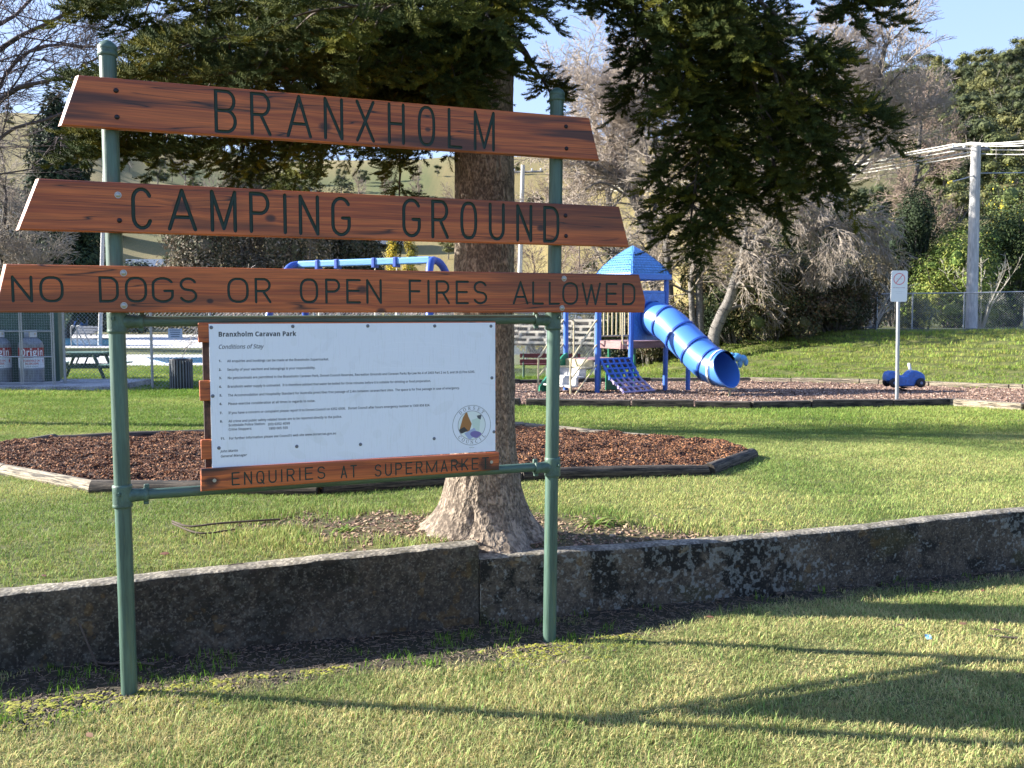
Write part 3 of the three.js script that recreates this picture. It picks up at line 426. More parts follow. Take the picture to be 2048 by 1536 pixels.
{ // foreground lawn
  const pl = [], r = rng(5);
  for (let d = 2.2; d < 8; d += 0.068) for (let x = -0.66 * d - 0.4; x < 0.66 * d + 0.4; x += 0.068) {
    const xx = x + (r() - 0.5) * 0.07, dd = d + (r() - 0.5) * 0.07, s = wallD(xx) - dd; if (s < 0.04) continue; const soil = soilStrip(xx, dd); if (r() < soil * 0.99) continue;
    const patch = fbm(xx * 1.3, dd * 1.6, 15, 4), hue = clamp(0.58 + (patch - 0.5) * 3.0 + (fbm(xx * 6, dd * 7, 16, 3) - 0.5) * 1.8 + 0.25 * (r() - 0.5)); const worn = sstep(0.62, 0.72, fbm(xx * 5, dd * 5, 19, 2)), weed = r() < 0.035; pl.push([xx, lowGround(xx, dd), -dd, (0.85 + 0.4 * r() * (0.6 + patch)) * (weed ? 1.25 : 1), weed ? -0.25 : clamp(hue + 0.3 * worn), (0.45 + 1.0 * fbm(xx * 4.2, dd * 4.2, 29, 3)) * (1 - 0.55 * worn) * (weed ? 1.5 : 1)]);
  }
  plantGrass('foreground_grass', 'short straw and green lawn in front of the concrete wall', G1, pl, [GREEN, STRAW]);
}

// ---------------------------------------------------------------- fir tree behind the wall
const barkTex = (seed, a, b, vs = 1, uu = 1) => dataTex(1024, 1024, (u, v, o) => { const wob = (fbm(u * 10 * uu, v * 9 * vs, seed, 3, 10 * uu, 0) - 0.5) * 1.6, f = fbm(u * 62 * uu + wob, v * 46 * vs + wob, seed + 3, 3, 62 * uu, 0), g = fbm(u * 150 * uu, v * 170 * vs, seed + 9, 3, 150 * uu, 0), m = fbm(u * 5, v * 6, seed + 17, 3, 5, 0), fur = 1 - sstep(0, 0.10, abs(f - 0.5)), k = clamp(0.55 + (f - 0.5) * 1.0 + (g - 0.5) * 1.5 - 0.42 * fur + (m - 0.5) * 0.5); for (let i = 0; i < 3; i++) o[i] = lerp(b[i], a[i], k); });
const firBark = M([0.76, 0.71, 0.65], 0.93, { map: barkTex(700, [0.70, 0.65, 0.59], [0.36, 0.325, 0.29]) }); firBark.bumpMap = firBark.map; firBark.bumpScale = 0.016; firBark.map.repeat.set(1, 1);
const twigMat = M([0.115, 0.085, 0.062], 0.9, { map: T.fine });
const firMat = MP([1, 1, 1], 0.75, { vertexColors: true, transmission: 0.06, side: THREE.DoubleSide, specularIntensity: 0.12 });
function shoot(s, base, dir, up, len, rnd, n = 40, fat = 1, sunTint = 0) { // one caterpillar-like shoot: needles all round a short curved axis
  const d = dir.clone().normalize(), q = base.clone(), st = len / n;
  for (let i = 0; i < n; i++) {
    const t = (i + 0.5) / n; d.addScaledVector(up, 0.5 * st / len * 0.9).normalize(); q.addScaledVector(d, st); const a = V().crossVectors(d, up).normalize(), b = V().crossVectors(a, d), ang = i * 2.4 + rnd() * 0.8;
    const side = a.clone().multiplyScalar(cos(ang)).addScaledVector(b, sin(ang) * 0.8 + 0.25), nd = side.addScaledVector(d, 0.45 + 0.9 * t * t).normalize(), L = 0.0165 * (0.8 + 0.4 * rnd()) * fat * (t > 0.85 ? 0.8 : 1), w = 0.0021 * fat;
    const ac = V().crossVectors(nd, d).normalize().multiplyScalar(w), e = q.clone().addScaledVector(nd, L), k = 0.72 + 0.5 * rnd(), c = [lerp(0.85, 1.5, sunTint) * k, lerp(0.95, 1.35, sunTint) * k, k];  // sun on the tips painted as a yellow lift of some shoots
    const P = (v, g) => [v.x + ac.x * g, v.y + ac.y * g, v.z + ac.z * g]; s.tri(P(q, -1), P(q, 1), P(e, 0.7), c); s.tri(P(q, -1), P(e, 0.7), P(e, -0.7), c);
  }
}
function spray(seed) { // a twig growing along +z with shoots turned up at odd angles
  const s = new Soup(), r = rng(seed), n = 4 + floor(r() * 3), len = 0.17 + 0.06 * r();
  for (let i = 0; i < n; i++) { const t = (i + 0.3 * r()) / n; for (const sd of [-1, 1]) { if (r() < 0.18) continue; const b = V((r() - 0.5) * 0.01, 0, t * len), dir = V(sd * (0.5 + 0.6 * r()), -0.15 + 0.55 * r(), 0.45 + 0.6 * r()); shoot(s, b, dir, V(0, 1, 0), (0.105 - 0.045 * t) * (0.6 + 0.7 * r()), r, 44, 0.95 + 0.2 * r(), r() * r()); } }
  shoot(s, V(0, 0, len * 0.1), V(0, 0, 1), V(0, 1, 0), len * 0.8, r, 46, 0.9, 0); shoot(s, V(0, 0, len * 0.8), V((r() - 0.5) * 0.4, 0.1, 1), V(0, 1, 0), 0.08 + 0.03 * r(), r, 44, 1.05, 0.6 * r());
  return s.geo();
}
{
  const tree = thing('fir_tree', 'big fir tree with flared grey trunk rising just behind the wall', 'tree', [TRUNK.x, highGround(TRUNK.x, TRUNK.d), -TRUNK.d]);
  const O = tree.position, toL = (v) => v.clone().sub(O);
  { // trunk with root flare
    const NA = 180, hs = [...range(-0.25, 0.7, 90), ...range(0.72, 3.4, 80), ...range(3.6, 12, 24)], p = [], uv = [], idx = [];
    for (const h of hs) for (let j = 0; j <= NA; j++) {
      const a = j / NA * 2 * PI, hh = max(h, 0), fl = Math.exp(-hh / 0.17), lobes = 0.5 + 0.5 * cos(5 * a + 0.6) * 0.8 + 0.25 * cos(3 * a + 2), left = 0.10 * fl * pow(max(0, cos(a - PI * 0.97)), 2), front = 0.07 * fl * pow(max(0, cos(a - PI / 2 + 0.1)), 4);
      const ridge = 0.010 * (fbm(j / NA * 26, h * 3.2, 801, 3, 26, 0) - 0.5) + 0.022 * fl * (fbm(j / NA * 14, h * 1.6, 805, 3, 14, 0) - 0.5) + 0.006 * (fbm(j / NA * 60, h * 16, 809, 2, 60, 0) - 0.5) + 0.05 * Math.exp(-hh / 0.42) * (pow(fbm(j / NA * 11, h * 0.5, 813, 2, 11, 0), 1.5) - 0.35) + 0.012 * Math.exp(-hh / 0.6) * (fbm(j / NA * 34, h * 2.2, 817, 2, 34, 0) - 0.5);
      const knot = 0.018 * Math.exp(-(((h - 1.62) / 0.05) ** 2 + ((a - 1.9) / 0.22) ** 2)) + 0.014 * Math.exp(-(((h - 1.2) / 0.05) ** 2 + ((a - 1.6) / 0.25) ** 2)) + 0.016 * Math.exp(-(((h - 2.05) / 0.06) ** 2 + ((a - 2.3) / 0.3) ** 2));
      const r = (0.166 - 0.006 * hh - (h > 3.4 ? 0.008 * (h - 3.4) : 0)) + 0.17 * fl * (0.5 + 0.75 * lobes) + left + front + ridge * 1.6 + knot; const rr = max(r, 0.02);
      p.push(cos(a) * rr + 0.003 * hh, h, sin(a) * rr * 0.96); uv.push(j / NA, h / 1.9);
    }
    for (let i = 0; i < hs.length - 1; i++) for (let j = 0; j < NA; j++) { const a = i * (NA + 1) + j; idx.push(a, a + NA + 1, a + 1, a + 1, a + NA + 1, a + NA + 2); }
    const g = new THREE.BufferGeometry(); g.setAttribute('position', new THREE.Float32BufferAttribute(p, 3)); g.setAttribute('uv', new THREE.Float32BufferAttribute(uv, 2)); g.setIndex(idx); g.computeVertexNormals(); part('trunk', g, firBark, tree);
  }
  const segs = [], places = [], rnd = rng(4242);
  const seg = (a, b, ra, rb) => segs.push([a.x, a.y, a.z, ra, b.x, b.y, b.z, rb]);
  const addSpray = (p, dir, sc, roll = 0) => { places.push([p, dir, sc, roll]); };
  function sideBranch(p, dir, len, droop, sc, dens) { // a secondary branch set with sprays
    const n = max(3, Math.round(len / 0.085)); let q = p.clone(), d = dir.clone().normalize(); const st = len / n;
    for (let i = 0; i < n; i++) {
      d.y -= droop * st; d.x += (rnd() - 0.5) * 0.16; d.z += (rnd() - 0.5) * 0.16; d.normalize(); const e = q.clone().addScaledVector(d, st); seg(q, e, 0.0055 * (1 - i / n) + 0.0018, 0.0055 * (1 - (i + 1) / n) + 0.0018);
      const side = V(-d.z, 0, d.x); if (side.lengthSq() < 0.01) side.set(1, 0, 0); side.normalize();
      if (rnd() < dens) for (const s of [-1, 1]) { if (rnd() < 0.12) continue; addSpray(e, d.clone().multiplyScalar(0.75).addScaledVector(side, s * (0.55 + 0.3 * rnd())).add(V(0, (rnd() - 0.5) * 0.35, 0)), sc * (0.75 + 0.4 * rnd()) * (1 - 0.3 * i / n)); }
      q = e;
    }
    addSpray(q, d, sc);
  }
  function bough(pts, o = {}) {
    const { r0 = 0.028, side = 0.55, droop = 1.4, sc = 1, dens = 0.9, step = 0.15, from = 0.12, hang = 0.3 } = o, c = new THREE.CatmullRomCurve3(pts), L = c.getLength(), n = Math.ceil(L / step); let q = c.getPointAt(0);
    for (let i = 1; i <= n; i++) {
      const t = i / n, e = c.getPointAt(t), d = c.getTangentAt(t); seg(q, e, r0 * (1 - 0.85 * (i - 1) / n), r0 * (1 - 0.85 * t)); q = e; if (t < from) continue;
      const sd = V(-d.z, 0, d.x); if (sd.lengthSq() < 0.02) sd.set(1, 0, 0.3); sd.normalize(); const len = side * (0.35 + 0.65 * sin(PI * (0.15 + 0.8 * t))) * (0.7 + 0.6 * rnd());
      for (const s of [-1, 1]) if (rnd() < 0.8) sideBranch(e, d.clone().multiplyScalar(0.55 + 0.4 * rnd()).addScaledVector(sd, s).add(V(0, 0.15 - 0.3 * rnd(), 0)), len, droop * (0.7 + 0.6 * rnd()), sc, dens);
      if (rnd() < hang) sideBranch(e, V((rnd() - 0.5) * 0.5, -1, (rnd() - 0.5) * 0.5).addScaledVector(d, 0.4), len * 0.7, 0.3, sc, dens);
    }
    sideBranch(q, c.getTangentAt(1), 0.2, droop, sc, 1);
  }
  const B = (list, o) => bough(list.map(([x, y, d]) => toL(at(x, y, d))), o);
  // sunlit side
  B([[940, -70, 5.0], [650, -60, 4.85], [420, -30, 4.8], [250, 0, 4.8]], { side: 0.34 });
  B([[950, -10, 5.0], [720, 20, 4.6], [540, 70, 4.4], [400, 85, 4.45]], { side: 0.42 });
  B([[950, 40, 5.0], [780, 70, 4.65], [600, 130, 4.5], [400, 150, 4.5], [280, 150, 4.6]], { side: 0.42 });
  B([[945, 90, 5.02], [800, 130, 4.8], [640, 200, 4.75], [440, 240, 4.8], [250, 262, 4.95]], { side: 0.32, droop: 1.1, hang: 0.2 });
  B([[945, 120, 5.04], [760, 205, 4.9], [560, 268, 4.9], [400, 290, 4.95], [230, 300, 5.0]], { side: 0.22, droop: 1.2, hang: 0.25 });
  B([[945, 150, 5.05], [860, 230, 4.95], [800, 290, 4.95], [800, 345, 4.95]], { side: 0.24, droop: 1.2 });
  B([[940, 110, 5.1], [800, 190, 5.4], [660, 270, 5.5], [612, 335, 5.5]], { side: 0.26, droop: 1.0 });
  B([[940, -20, 5.2], [700, 0, 6.1], [500, 30, 6.5], [370, 60, 6.5]], { side: 0.5 });
  B([[940, 20, 5.2], [760, 60, 6.0], [560, 110, 6.4], [380, 150, 6.5]], { side: 0.55 });
  B([[945, 60, 5.2], [820, 130, 5.8], [700, 190, 6.2], [560, 220, 6.3]], { side: 0.5 });
  B([[960, -90, 4.95], [900, -40, 4.4], [800, 0, 4.1], [640, 20, 4.0]], { side: 0.45 });
  B([[965, -60, 4.9], [930, 30, 4.6], [910, 90, 4.55], [925, 130, 4.55]], { side: 0.24 });
  B([[965, -90, 4.9], [1000, -20, 4.5], [965, 50, 4.45], [960, 90, 4.45]], { side: 0.15 });
  B([[940, 0, 5.0], [860, 60, 4.7], [800, 110, 4.6], [740, 130, 4.6]], { side: 0.45 });
  B([[935, 130, 5.05], [880, 180, 4.95], [850, 225, 4.9]], { side: 0.3 });
  // shaded side
  B([[1010, -70, 5.0], [1200, -90, 4.8], [1440, 20, 4.6], [1590, 150, 4.5], [1695, 205, 4.5]], { side: 0.34, droop: 1.8, step: 0.13, from: 0.4 });
  B([[1010, -110, 5.0], [1300, -80, 4.7], [1500, 60, 4.5], [1590, 200, 4.45], [1650, 310, 4.45]], { side: 0.32, droop: 2, step: 0.14, from: 0.4 });
  B([[1010, -100, 5.0], [1260, -60, 4.75], [1370, 90, 4.65], [1400, 240, 4.6], [1385, 410, 4.6]], { side: 0.28, droop: 2.0, dens: 0.95, step: 0.12, from: 0.4 });
  B([[1360, 80, 4.7], [1410, 220, 4.7], [1430, 340, 4.7], [1420, 400, 4.7]], { side: 0.26, droop: 2.0, r0: 0.016 });
  B([[1010, -40, 5.0], [1200, -40, 4.9], [1285, 60, 4.9], [1290, 150, 4.9]], { side: 0.18, droop: 2, from: 0.45 });
  B([[1010, -100, 5.0], [1380, -60, 4.7], [1490, 110, 4.6], [1530, 250, 4.6], [1545, 320, 4.6]], { side: 0.32, droop: 2.2, step: 0.14, from: 0.42 });
  B([[1010, -140, 5.0], [1400, -130, 4.7], [1560, -60, 4.6], [1690, -12, 4.6]], { side: 0.18, from: 0.4 });
  B([[1010, -70, 5.1], [1250, -60, 5.5], [1450, 60, 5.6], [1540, 180, 5.6]], { side: 0.36, droop: 2, from: 0.5 });
  B([[1010, -90, 5.1], [1300, -90, 5.3], [1420, 60, 5.3], [1470, 200, 5.3], [1470, 280, 5.3]], { side: 0.3, droop: 2, from: 0.5 });
  B([[1015, -70, 5.0], [1110, -60, 4.95], [1200, -20, 4.95]], { side: 0.2 });
  B([[1020, 70, 5.05], [1050, 105, 5.0], [1080, 150, 5.0]], { side: 0.1, dens: 0.22 });
  B([[1010, -120, 5.0], [1400, -90, 4.5], [1540, 20, 4.4], [1620, 90, 4.4]], { side: 0.28, droop: 1.8, from: 0.4 });
  // the rest of the tree above the picture
  for (let k = 0; k < 34; k++) { const h = 4.8 + k * 0.22, a = k * 2.4 + rnd(), L = 2.5 * (1 - (h - 4.8) / 8.5) + 0.3, c = cos(a), s = sin(a); bough([V(c * 0.1, h, s * 0.1), V(c * L * 0.4, h + 0.1, s * L * 0.4), V(c * L * 0.75, h - 0.15, s * L * 0.75), V(c * L, h - 0.45, s * L)], { side: 0.6, sc: 1.9, step: 0.24, dens: 0.55, hang: 0.1 }); }
  part('branches', limbs(segs), twigMat, tree);
  const variants = [11, 12, 13, 14, 15, 16].map(spray), m4 = new THREE.Matrix4(), col = new THREE.Color();
  const lists = [[], [], [], [], [], []]; places.forEach((p, i) => lists[i % 6].push(p));
  lists.forEach((L, v) => {
    const im = new THREE.InstancedMesh(variants[v], firMat, L.length);
    L.forEach(([p, dir, sc], i) => { const z = dir.clone().normalize(), x = V(0, 1, 0).cross(z); if (x.lengthSq() < 0.02) x.set(1, 0, 0); x.normalize(); const y = z.clone().cross(x), roll = (rnd() - 0.5) * 1.4; const X = x.clone().multiplyScalar(cos(roll)).addScaledVector(y, sin(roll)), Y = z.clone().cross(X); m4.makeBasis(X.multiplyScalar(sc), Y.multiplyScalar(sc), z.multiplyScalar(sc)).setPosition(p); im.setMatrixAt(i, m4); const g = pow(rnd(), 3), k = 0.75 + 0.5 * rnd(); col.setRGB(lerp(0.046, 0.135, g) * k, lerp(0.06, 0.125, g) * k, lerp(0.019, 0.019, g) * k); im.setColorAt(i, col); });
    stuff('foliage', im, tree);
  });
  console.log('fir sprays', places.length, 'segs', segs.length);
}

// ---------------------------------------------------------------- garden bed, playground surface, lawn behind the wall
const inPoly = (P, x, d) => { let c = false; for (let i = 0, j = P.length - 1; i < P.length; j = i++) { const [xi, yi] = P[i], [xj, yj] = P[j]; if ((yi > d) !== (yj > d) && x < (xj - xi) * (d - yi) / (yj - yi) + xi) c = !c; } return c; };
const foot = (px, py) => { const p = onGround(px, py); return [p.x, -p.z]; };
const bedPx = [[-75, 922], [10, 950], [198, 985], [640, 990], [1040, 962], [1415, 951], [1500, 917], [1330, 886], [1050, 860], [700, 862], [420, 874], [110, 887]];
const BED = bedPx.map(([a, b]) => foot(a, b));
const PLAY = [[2400, 836], [2048, 822], [1900, 812], [1500, 818], [1040, 813], [700, 810], [470, 800], [430, 788], [560, 775], [1040, 769], [1300, 765], [1500, 764], [1760, 770], [2048, 780], [2400, 793]].map(([a, b]) => foot(a, b));
function polySheet(P, hf, step, uvs) { // grid of small cells inside an outline
  const xs = P.map((p) => p[0]), ds = P.map((p) => p[1]), x0 = min(...xs), x1 = max(...xs), d0 = min(...ds), d1 = max(...ds), nx = Math.ceil((x1 - x0) / step), nd = Math.ceil((d1 - d0) / step), p = [], uv = [], idx = [];
  for (let j = 0; j <= nd; j++) for (let i = 0; i <= nx; i++) { const x = x0 + i * step, d = d0 + j * step; p.push(x, hf(x, d), -d); uv.push(x * uvs, d * uvs); }
  for (let j = 0; j < nd; j++) for (let i = 0; i < nx; i++) { if (!inPoly(P, x0 + (i + 0.5) * step, d0 + (j + 0.5) * step)) continue; const a = j * (nx + 1) + i, b = a + 1, e = a + nx + 1, f = e + 1; idx.push(a, b, e, b, f, e); }
  const g = new THREE.BufferGeometry(); g.setAttribute('position', new THREE.Float32BufferAttribute(p, 3)); g.setAttribute('uv', new THREE.Float32BufferAttribute(uv, 2)); g.setIndex(idx); g.computeVertexNormals(); return g;
}
function chip(seed) { const r = rng(seed), g = new THREE.BoxGeometry(1, 0.28, 0.5, 1, 1, 1); const p = g.attributes.position, k = new Map(); for (let i = 0; i < p.count; i++) { const key = p.getX(i) + ',' + p.getY(i) + ',' + p.getZ(i); if (!k.has(key)) k.set(key, [r() * 0.5 - 0.25, r() * 0.16 - 0.08, r() * 0.3 - 0.15]); const q = k.get(key); p.setXYZ(i, p.getX(i) + q[0], p.getY(i) + q[1], p.getZ(i) + q[2]); } const n = plain(g); n.computeVertexNormals(); return n; }
const chipMat = M([1, 1, 1], 0.85, {});
function scatterChips(name, label, places, sizes, cols, parent, seed, flat = 0.5) {
  const r = rng(seed), m = new THREE.Matrix4(), q = new THREE.Quaternion(), c = new THREE.Color();
  for (let v = 0; v < 3; v++) {
    const L = places.filter((_, i) => i % 3 === v), im = new THREE.InstancedMesh(chip(seed + v), chipMat, L.length);
    L.forEach((p, i) => { q.setFromEuler(new THREE.Euler((r() - 0.5) * 2 * flat, r() * 6.28, (r() - 0.5) * 2 * flat)); const s = lerp(sizes[0], sizes[1], r() * r()); m.compose(p, q, V(s, s * (0.6 + 0.8 * r()), s)); im.setMatrixAt(i, m); const a = cols[floor(r() * cols.length)], k = 0.7 + 0.6 * r(); c.setRGB(a[0] * k, a[1] * k, a[2] * k); im.setColorAt(i, c); });
    stuff(name, im, parent, parent ? undefined : label, parent ? undefined : 'bark chips');
  }
}
const logTex = (seed, a, b) => { const t = dataTex(512, 256, (u, v, o) => { const g = fbm(u * 8, v * 60, seed, 4, 8, 60), n = fbm(u * 70, v * 70, seed + 5, 3, 70, 70), c = sstep(0.6, 0.68, fbm(u * 6, v * 34, seed + 9, 3, 6, 34)), k = clamp(0.5 + (g - 0.5) * 1.6 + (n - 0.5) * 0.7); for (let i = 0; i < 3; i++) o[i] = lerp(b[i], a[i], k) * (1 - 0.5 * c); }); return t; };
const logPale = M([0.62, 0.59, 0.54], 0.9, { map: logTex(900, [0.80, 0.76, 0.68], [0.48, 0.44, 0.38]) }), logDark = M([0.75, 0.72, 0.68], 0.92, { map: logTex(910, [0.46, 0.42, 0.37], [0.19, 0.17, 0.15]) }); for (const m of [logPale, logDark]) { m.bumpMap = m.map; m.bumpScale = 0.008; }
function logGeo(a, b, r, seed) { // slightly crooked round log lying from a to b
  const n = 26, K = 18, p = [], uv = [], idx = [], d = b.clone().sub(a), L = d.length(), t = d.clone().normalize(), s = V(-t.z, 0, t.x).normalize(), u = V(0, 1, 0), R = rng(seed), rx = 0.8 + 0.3 * R();
  for (let i = 0; i <= n; i++) for (let k = 0; k <= K; k++) { const f = i / n, A = k / K * 2 * PI, rr = r * (1 + 0.10 * (fbm(f * L * 3, k % K * 0.6, seed, 3) - 0.5) + 0.12 * (vnoise(f * L * 1.5, 3, seed + 3) - 0.5)), c = a.clone().addScaledVector(d, f); const y = cos(A) * rr, w = sin(A) * rr; p.push(c.x + s.x * w, c.y + y + 0.02 * (vnoise(f * L * 1.2, 1, seed + 7) - 0.5), c.z + s.z * w); uv.push(f * L * 0.8 + seed, k / K); }
  for (let i = 0; i < n; i++) for (let k = 0; k < K; k++) { const q = i * (K + 1) + k; idx.push(q, q + 1, q + K + 1, q + 1, q + K + 2, q + K + 1); }
  for (const [row, fl] of [[0, 1], [n, 0]]) { const c = p.length / 3, e = row ? b : a; p.push(e.x, e.y, e.z); uv.push(0, 0); for (let k = 0; k < K; k++) { const q = row * (K + 1) + k; fl ? idx.push(c, q + 1, q) : idx.push(c, q, q + 1); } }
  const g = new THREE.BufferGeometry(); g.setAttribute('position', new THREE.Float32BufferAttribute(p, 3)); g.setAttribute('uv', new THREE.Float32BufferAttribute(uv, 2)); g.setIndex(idx); return toCreasedNormals(g, 0.9);
}
const mulchTex = dataTex(512, 512, (u, v, o) => { const n = fbm(u * 80, v * 80, 921, 4, 80, 80), m = fbm(u * 9, v * 9, 923, 3, 9, 9), k = 0.5 + 1.3 * (n - 0.3) + 0.3 * (m - 0.5); o[0] = 0.36 * k; o[1] = 0.22 * k; o[2] = 0.14 * k; });
const mulchMat = M([0.5, 0.46, 0.42], 0.95, { map: mulchTex, bumpMap: mulchTex, bumpScale: 0.03 });
{
  const bed = thing('garden_bed', 'boat-shaped bed of dark bark mulch edged with logs', 'garden bed');
  const cx = BED.reduce((s, p) => s + p[0], 0) / BED.length, cd = BED.reduce((s, p) => s + p[1], 0) / BED.length;
  const bedH = (x, d) => highGround(x, d) + 0.045 + 0.05 * sstep(2.6, 0.4, abs(d - cd) * 1.6) + 0.11 * (fbm(x * 4.6, d * 4.6, 941, 4) - 0.5);
  part('mulch', polySheet(BED, bedH, 0.05, 1.2), mulchMat, bed);
  const r = rng(33), pl = []; const xs = BED.map((p) => p[0]), ds = BED.map((p) => p[1]);
  for (let i = 0; i < 170000; i++) { const x = lerp(min(...xs), max(...xs), r()), d = lerp(min(...ds), max(...ds), r()); if (!inPoly(BED, x, d)) continue; pl.push(V(x, bedH(x, d) + 0.006, -d)); }
  scatterChips('bark_chips', '', pl, [0.010, 0.031], [[0.16, 0.066, 0.029], [0.24, 0.10, 0.042], [0.09, 0.04, 0.021], [0.36, 0.175, 0.075], [0.055, 0.028, 0.017]], bed, 51, 0.9);
  BED.forEach((p, i) => { const q = BED[(i + 1) % BED.length], pale = [0, 1, 6, 7, 8].includes(i), a = gp(p[0], p[1], 0.03), b = gp(q[0], q[1], 0.03); const k = b.clone().sub(a).normalize(); a.addScaledVector(k, i === 2 ? -0.04 : 0.015); b.addScaledVector(k, i === 5 ? 0.05 : -0.01); part('edging_log', logGeo(a, b, i === 2 ? 0.062 : 0.05 + 0.006 * (i % 3), 60 + i), pale ? logPale : logDark, bed); });
}
{ // playground
  const bark = polySheet(PLAY, (x, d) => highGround(x, d) + 0.02 + 0.03 * (fbm(x * 1.2, d * 1.2, 951, 3) - 0.5), 0.14, 0.9);
  const barkTexP = dataTex(512, 512, (u, v, o) => { const n = fbm(u * 70, v * 70, 961, 4, 70, 70), m = fbm(u * 7, v * 7, 963, 3, 7, 7), k = 0.55 + 1.2 * (n - 0.35) + 0.3 * (m - 0.5); o[0] = 0.50 * k; o[1] = 0.37 * k; o[2] = 0.30 * k; });
  const pg = struct('playground_ground', bark, M([0.5, 0.45, 0.41], 0.95, { map: barkTexP, bumpMap: barkTexP, bumpScale: 0.03 }));
  const r = rng(35), pl = []; const xs = PLAY.map((p) => p[0]), ds = PLAY.map((p) => p[1]);
  for (let i = 0; i < 110000; i++) { const x = lerp(min(...xs), max(...xs), r()), d = lerp(min(...ds), max(...ds), r()); if (abs(x) > 0.62 * d || !inPoly(PLAY, x, d)) continue; pl.push(V(x, highGround(x, d) + 0.024 + 0.03 * (fbm(x * 1.2, d * 1.2, 951, 3) - 0.5), -d)); }
  scatterChips('playground_bark_chips', 'red-brown bark chips spread under the play equipment', pl, [0.03, 0.075], [[0.20, 0.12, 0.082], [0.27, 0.165, 0.115], [0.14, 0.082, 0.055], [0.42, 0.30, 0.22], [0.10, 0.06, 0.042]], null, 57, 0.6);
  // timber edging, each sleeper a piece; front run darkened to carry its shade
  const ed = thing('playground_edging', 'row of weathered timber sleepers edging the bark playground', 'edging'); let k = 0; const rs = rng(81);
  for (let i = 0; i < PLAY.length; i++) { const a = gp(...PLAY[i]), b = gp(...PLAY[(i + 1) % PLAY.length]); const L = a.distanceTo(b); let t = 0; while (t < L - 0.2) { const l = min(0.8 + rs() * 1.1, L - t), p = a.clone().lerp(b, t / L), q = a.clone().lerp(b, min(1, (t + l - 0.02) / L)), mid = p.clone().lerp(q, 0.5), g = box(p.distanceTo(q), 0.2, 0.14, 0, 0, 0, 0.015); mid.y = (ground(p.x, -p.z) + ground(q.x, -q.z)) / 2; g.rotateZ((rs() - 0.5) * 0.02 + Math.atan2(ground(q.x, -q.z) - ground(p.x, -p.z), p.distanceTo(q)) * (q.x > p.x ? 1 : 1)); g.rotateY(Math.atan2(-(q.z - p.z), q.x - p.x)); g.translate(mid.x, mid.y + 0.025 + (rs() - 0.5) * 0.02, mid.z); const dark = i >= 2 && i <= 9; part('sleeper', uvBox(g, 0.8, 2), dark ? logDark : logPale, ed); t += l; k++; } }
}
// grass behind the wall
{
  const near = [], mid = [], far = [], r = rng(6), ok = (x, d) => !inPoly(BED, x, d) && !inPoly(PLAY, x, d);
  for (let d = 3; d < 11.5; d += 0.095) for (let x = -0.6 * d - 0.5; x < 0.6 * d + 0.6; x += 0.095) { const xx = x + (r() - 0.5) * 0.09, dd = d + (r() - 0.5) * 0.09, s = dd - wallD(xx); if (s < 0.14 || !ok(xx, dd)) continue; const so = dd < 7 ? rootSoil(xx, dd) : 0; if (r() < so * 0.97) continue; const f = fbm(xx * 0.9, dd * 1.1, 25, 4), lush = sstep(0.55, 0.75, fbm(xx * 0.8 + 3, dd * 1.2, 27, 3)), edge = sstep(0.05, 0.5, so) * (1 - so) * 1.6; near.push([xx, highGround(xx, dd), -dd, (0.85 + 0.4 * r()) * (1 + 0.5 * edge), clamp(0.45 + (f - 0.5) * 3 - 0.25 * lush - 0.5 * edge + 0.25 * (r() - 0.5)), 1 + 0.9 * edge]); }
  for (let d = 11; d < 19; d += 0.19) for (let x = -0.6 * d - 1; x < 0.6 * d + 1; x += 0.19) { const xx = x + (r() - 0.5) * 0.18, dd = d + (r() - 0.5) * 0.18; if (!ok(xx, dd)) continue; const f = fbm(xx * 0.5, dd * 0.6, 25, 4); mid.push([xx, highGround(xx, dd), -dd, 1.7 + 0.6 * r(), clamp(0.3 + (f - 0.5) * 2 + 0.25 * (r() - 0.5)), 0.85]); }
  for (let d = 18; d < 36; d += 0.34) for (let x = -0.6 * d - 1; x < 0.6 * d + 1; x += 0.34) { const xx = x + (r() - 0.5) * 0.33, dd = d + (r() - 0.5) * 0.33; if (!ok(xx, dd) || (xx < -7.6 && dd > 20 && dd < 22)) continue; const f = fbm(xx * 0.3, dd * 0.35, 25, 4), rise = bankRise(xx, dd); if (rise > 1.36) continue; far.push([xx, highGround(xx, dd), -dd, 3 + 1.2 * r(), clamp(0.35 + (f - 0.5) * 2.4 + 0.25 * (r() - 0.5)), 0.8 + 0.25 * sstep(0.1, 0.6, rise)]); }
  plantGrass('lawn_grass', 'mown yellow-green grass between the concrete wall and the mulch bed', G2, near, [[0.255, 0.30, 0.115], [0.46, 0.43, 0.215]]);
  plantGrass('lawn_grass', 'greener grass between the mulch bed and the playground', G2, mid, [[0.21, 0.275, 0.075], [0.40, 0.395, 0.15]]);
  plantGrass('lawn_grass', 'bright grass on the bank and lawns beyond the playground', G2, far, [[0.19, 0.265, 0.055], [0.38, 0.39, 0.13]]);
}
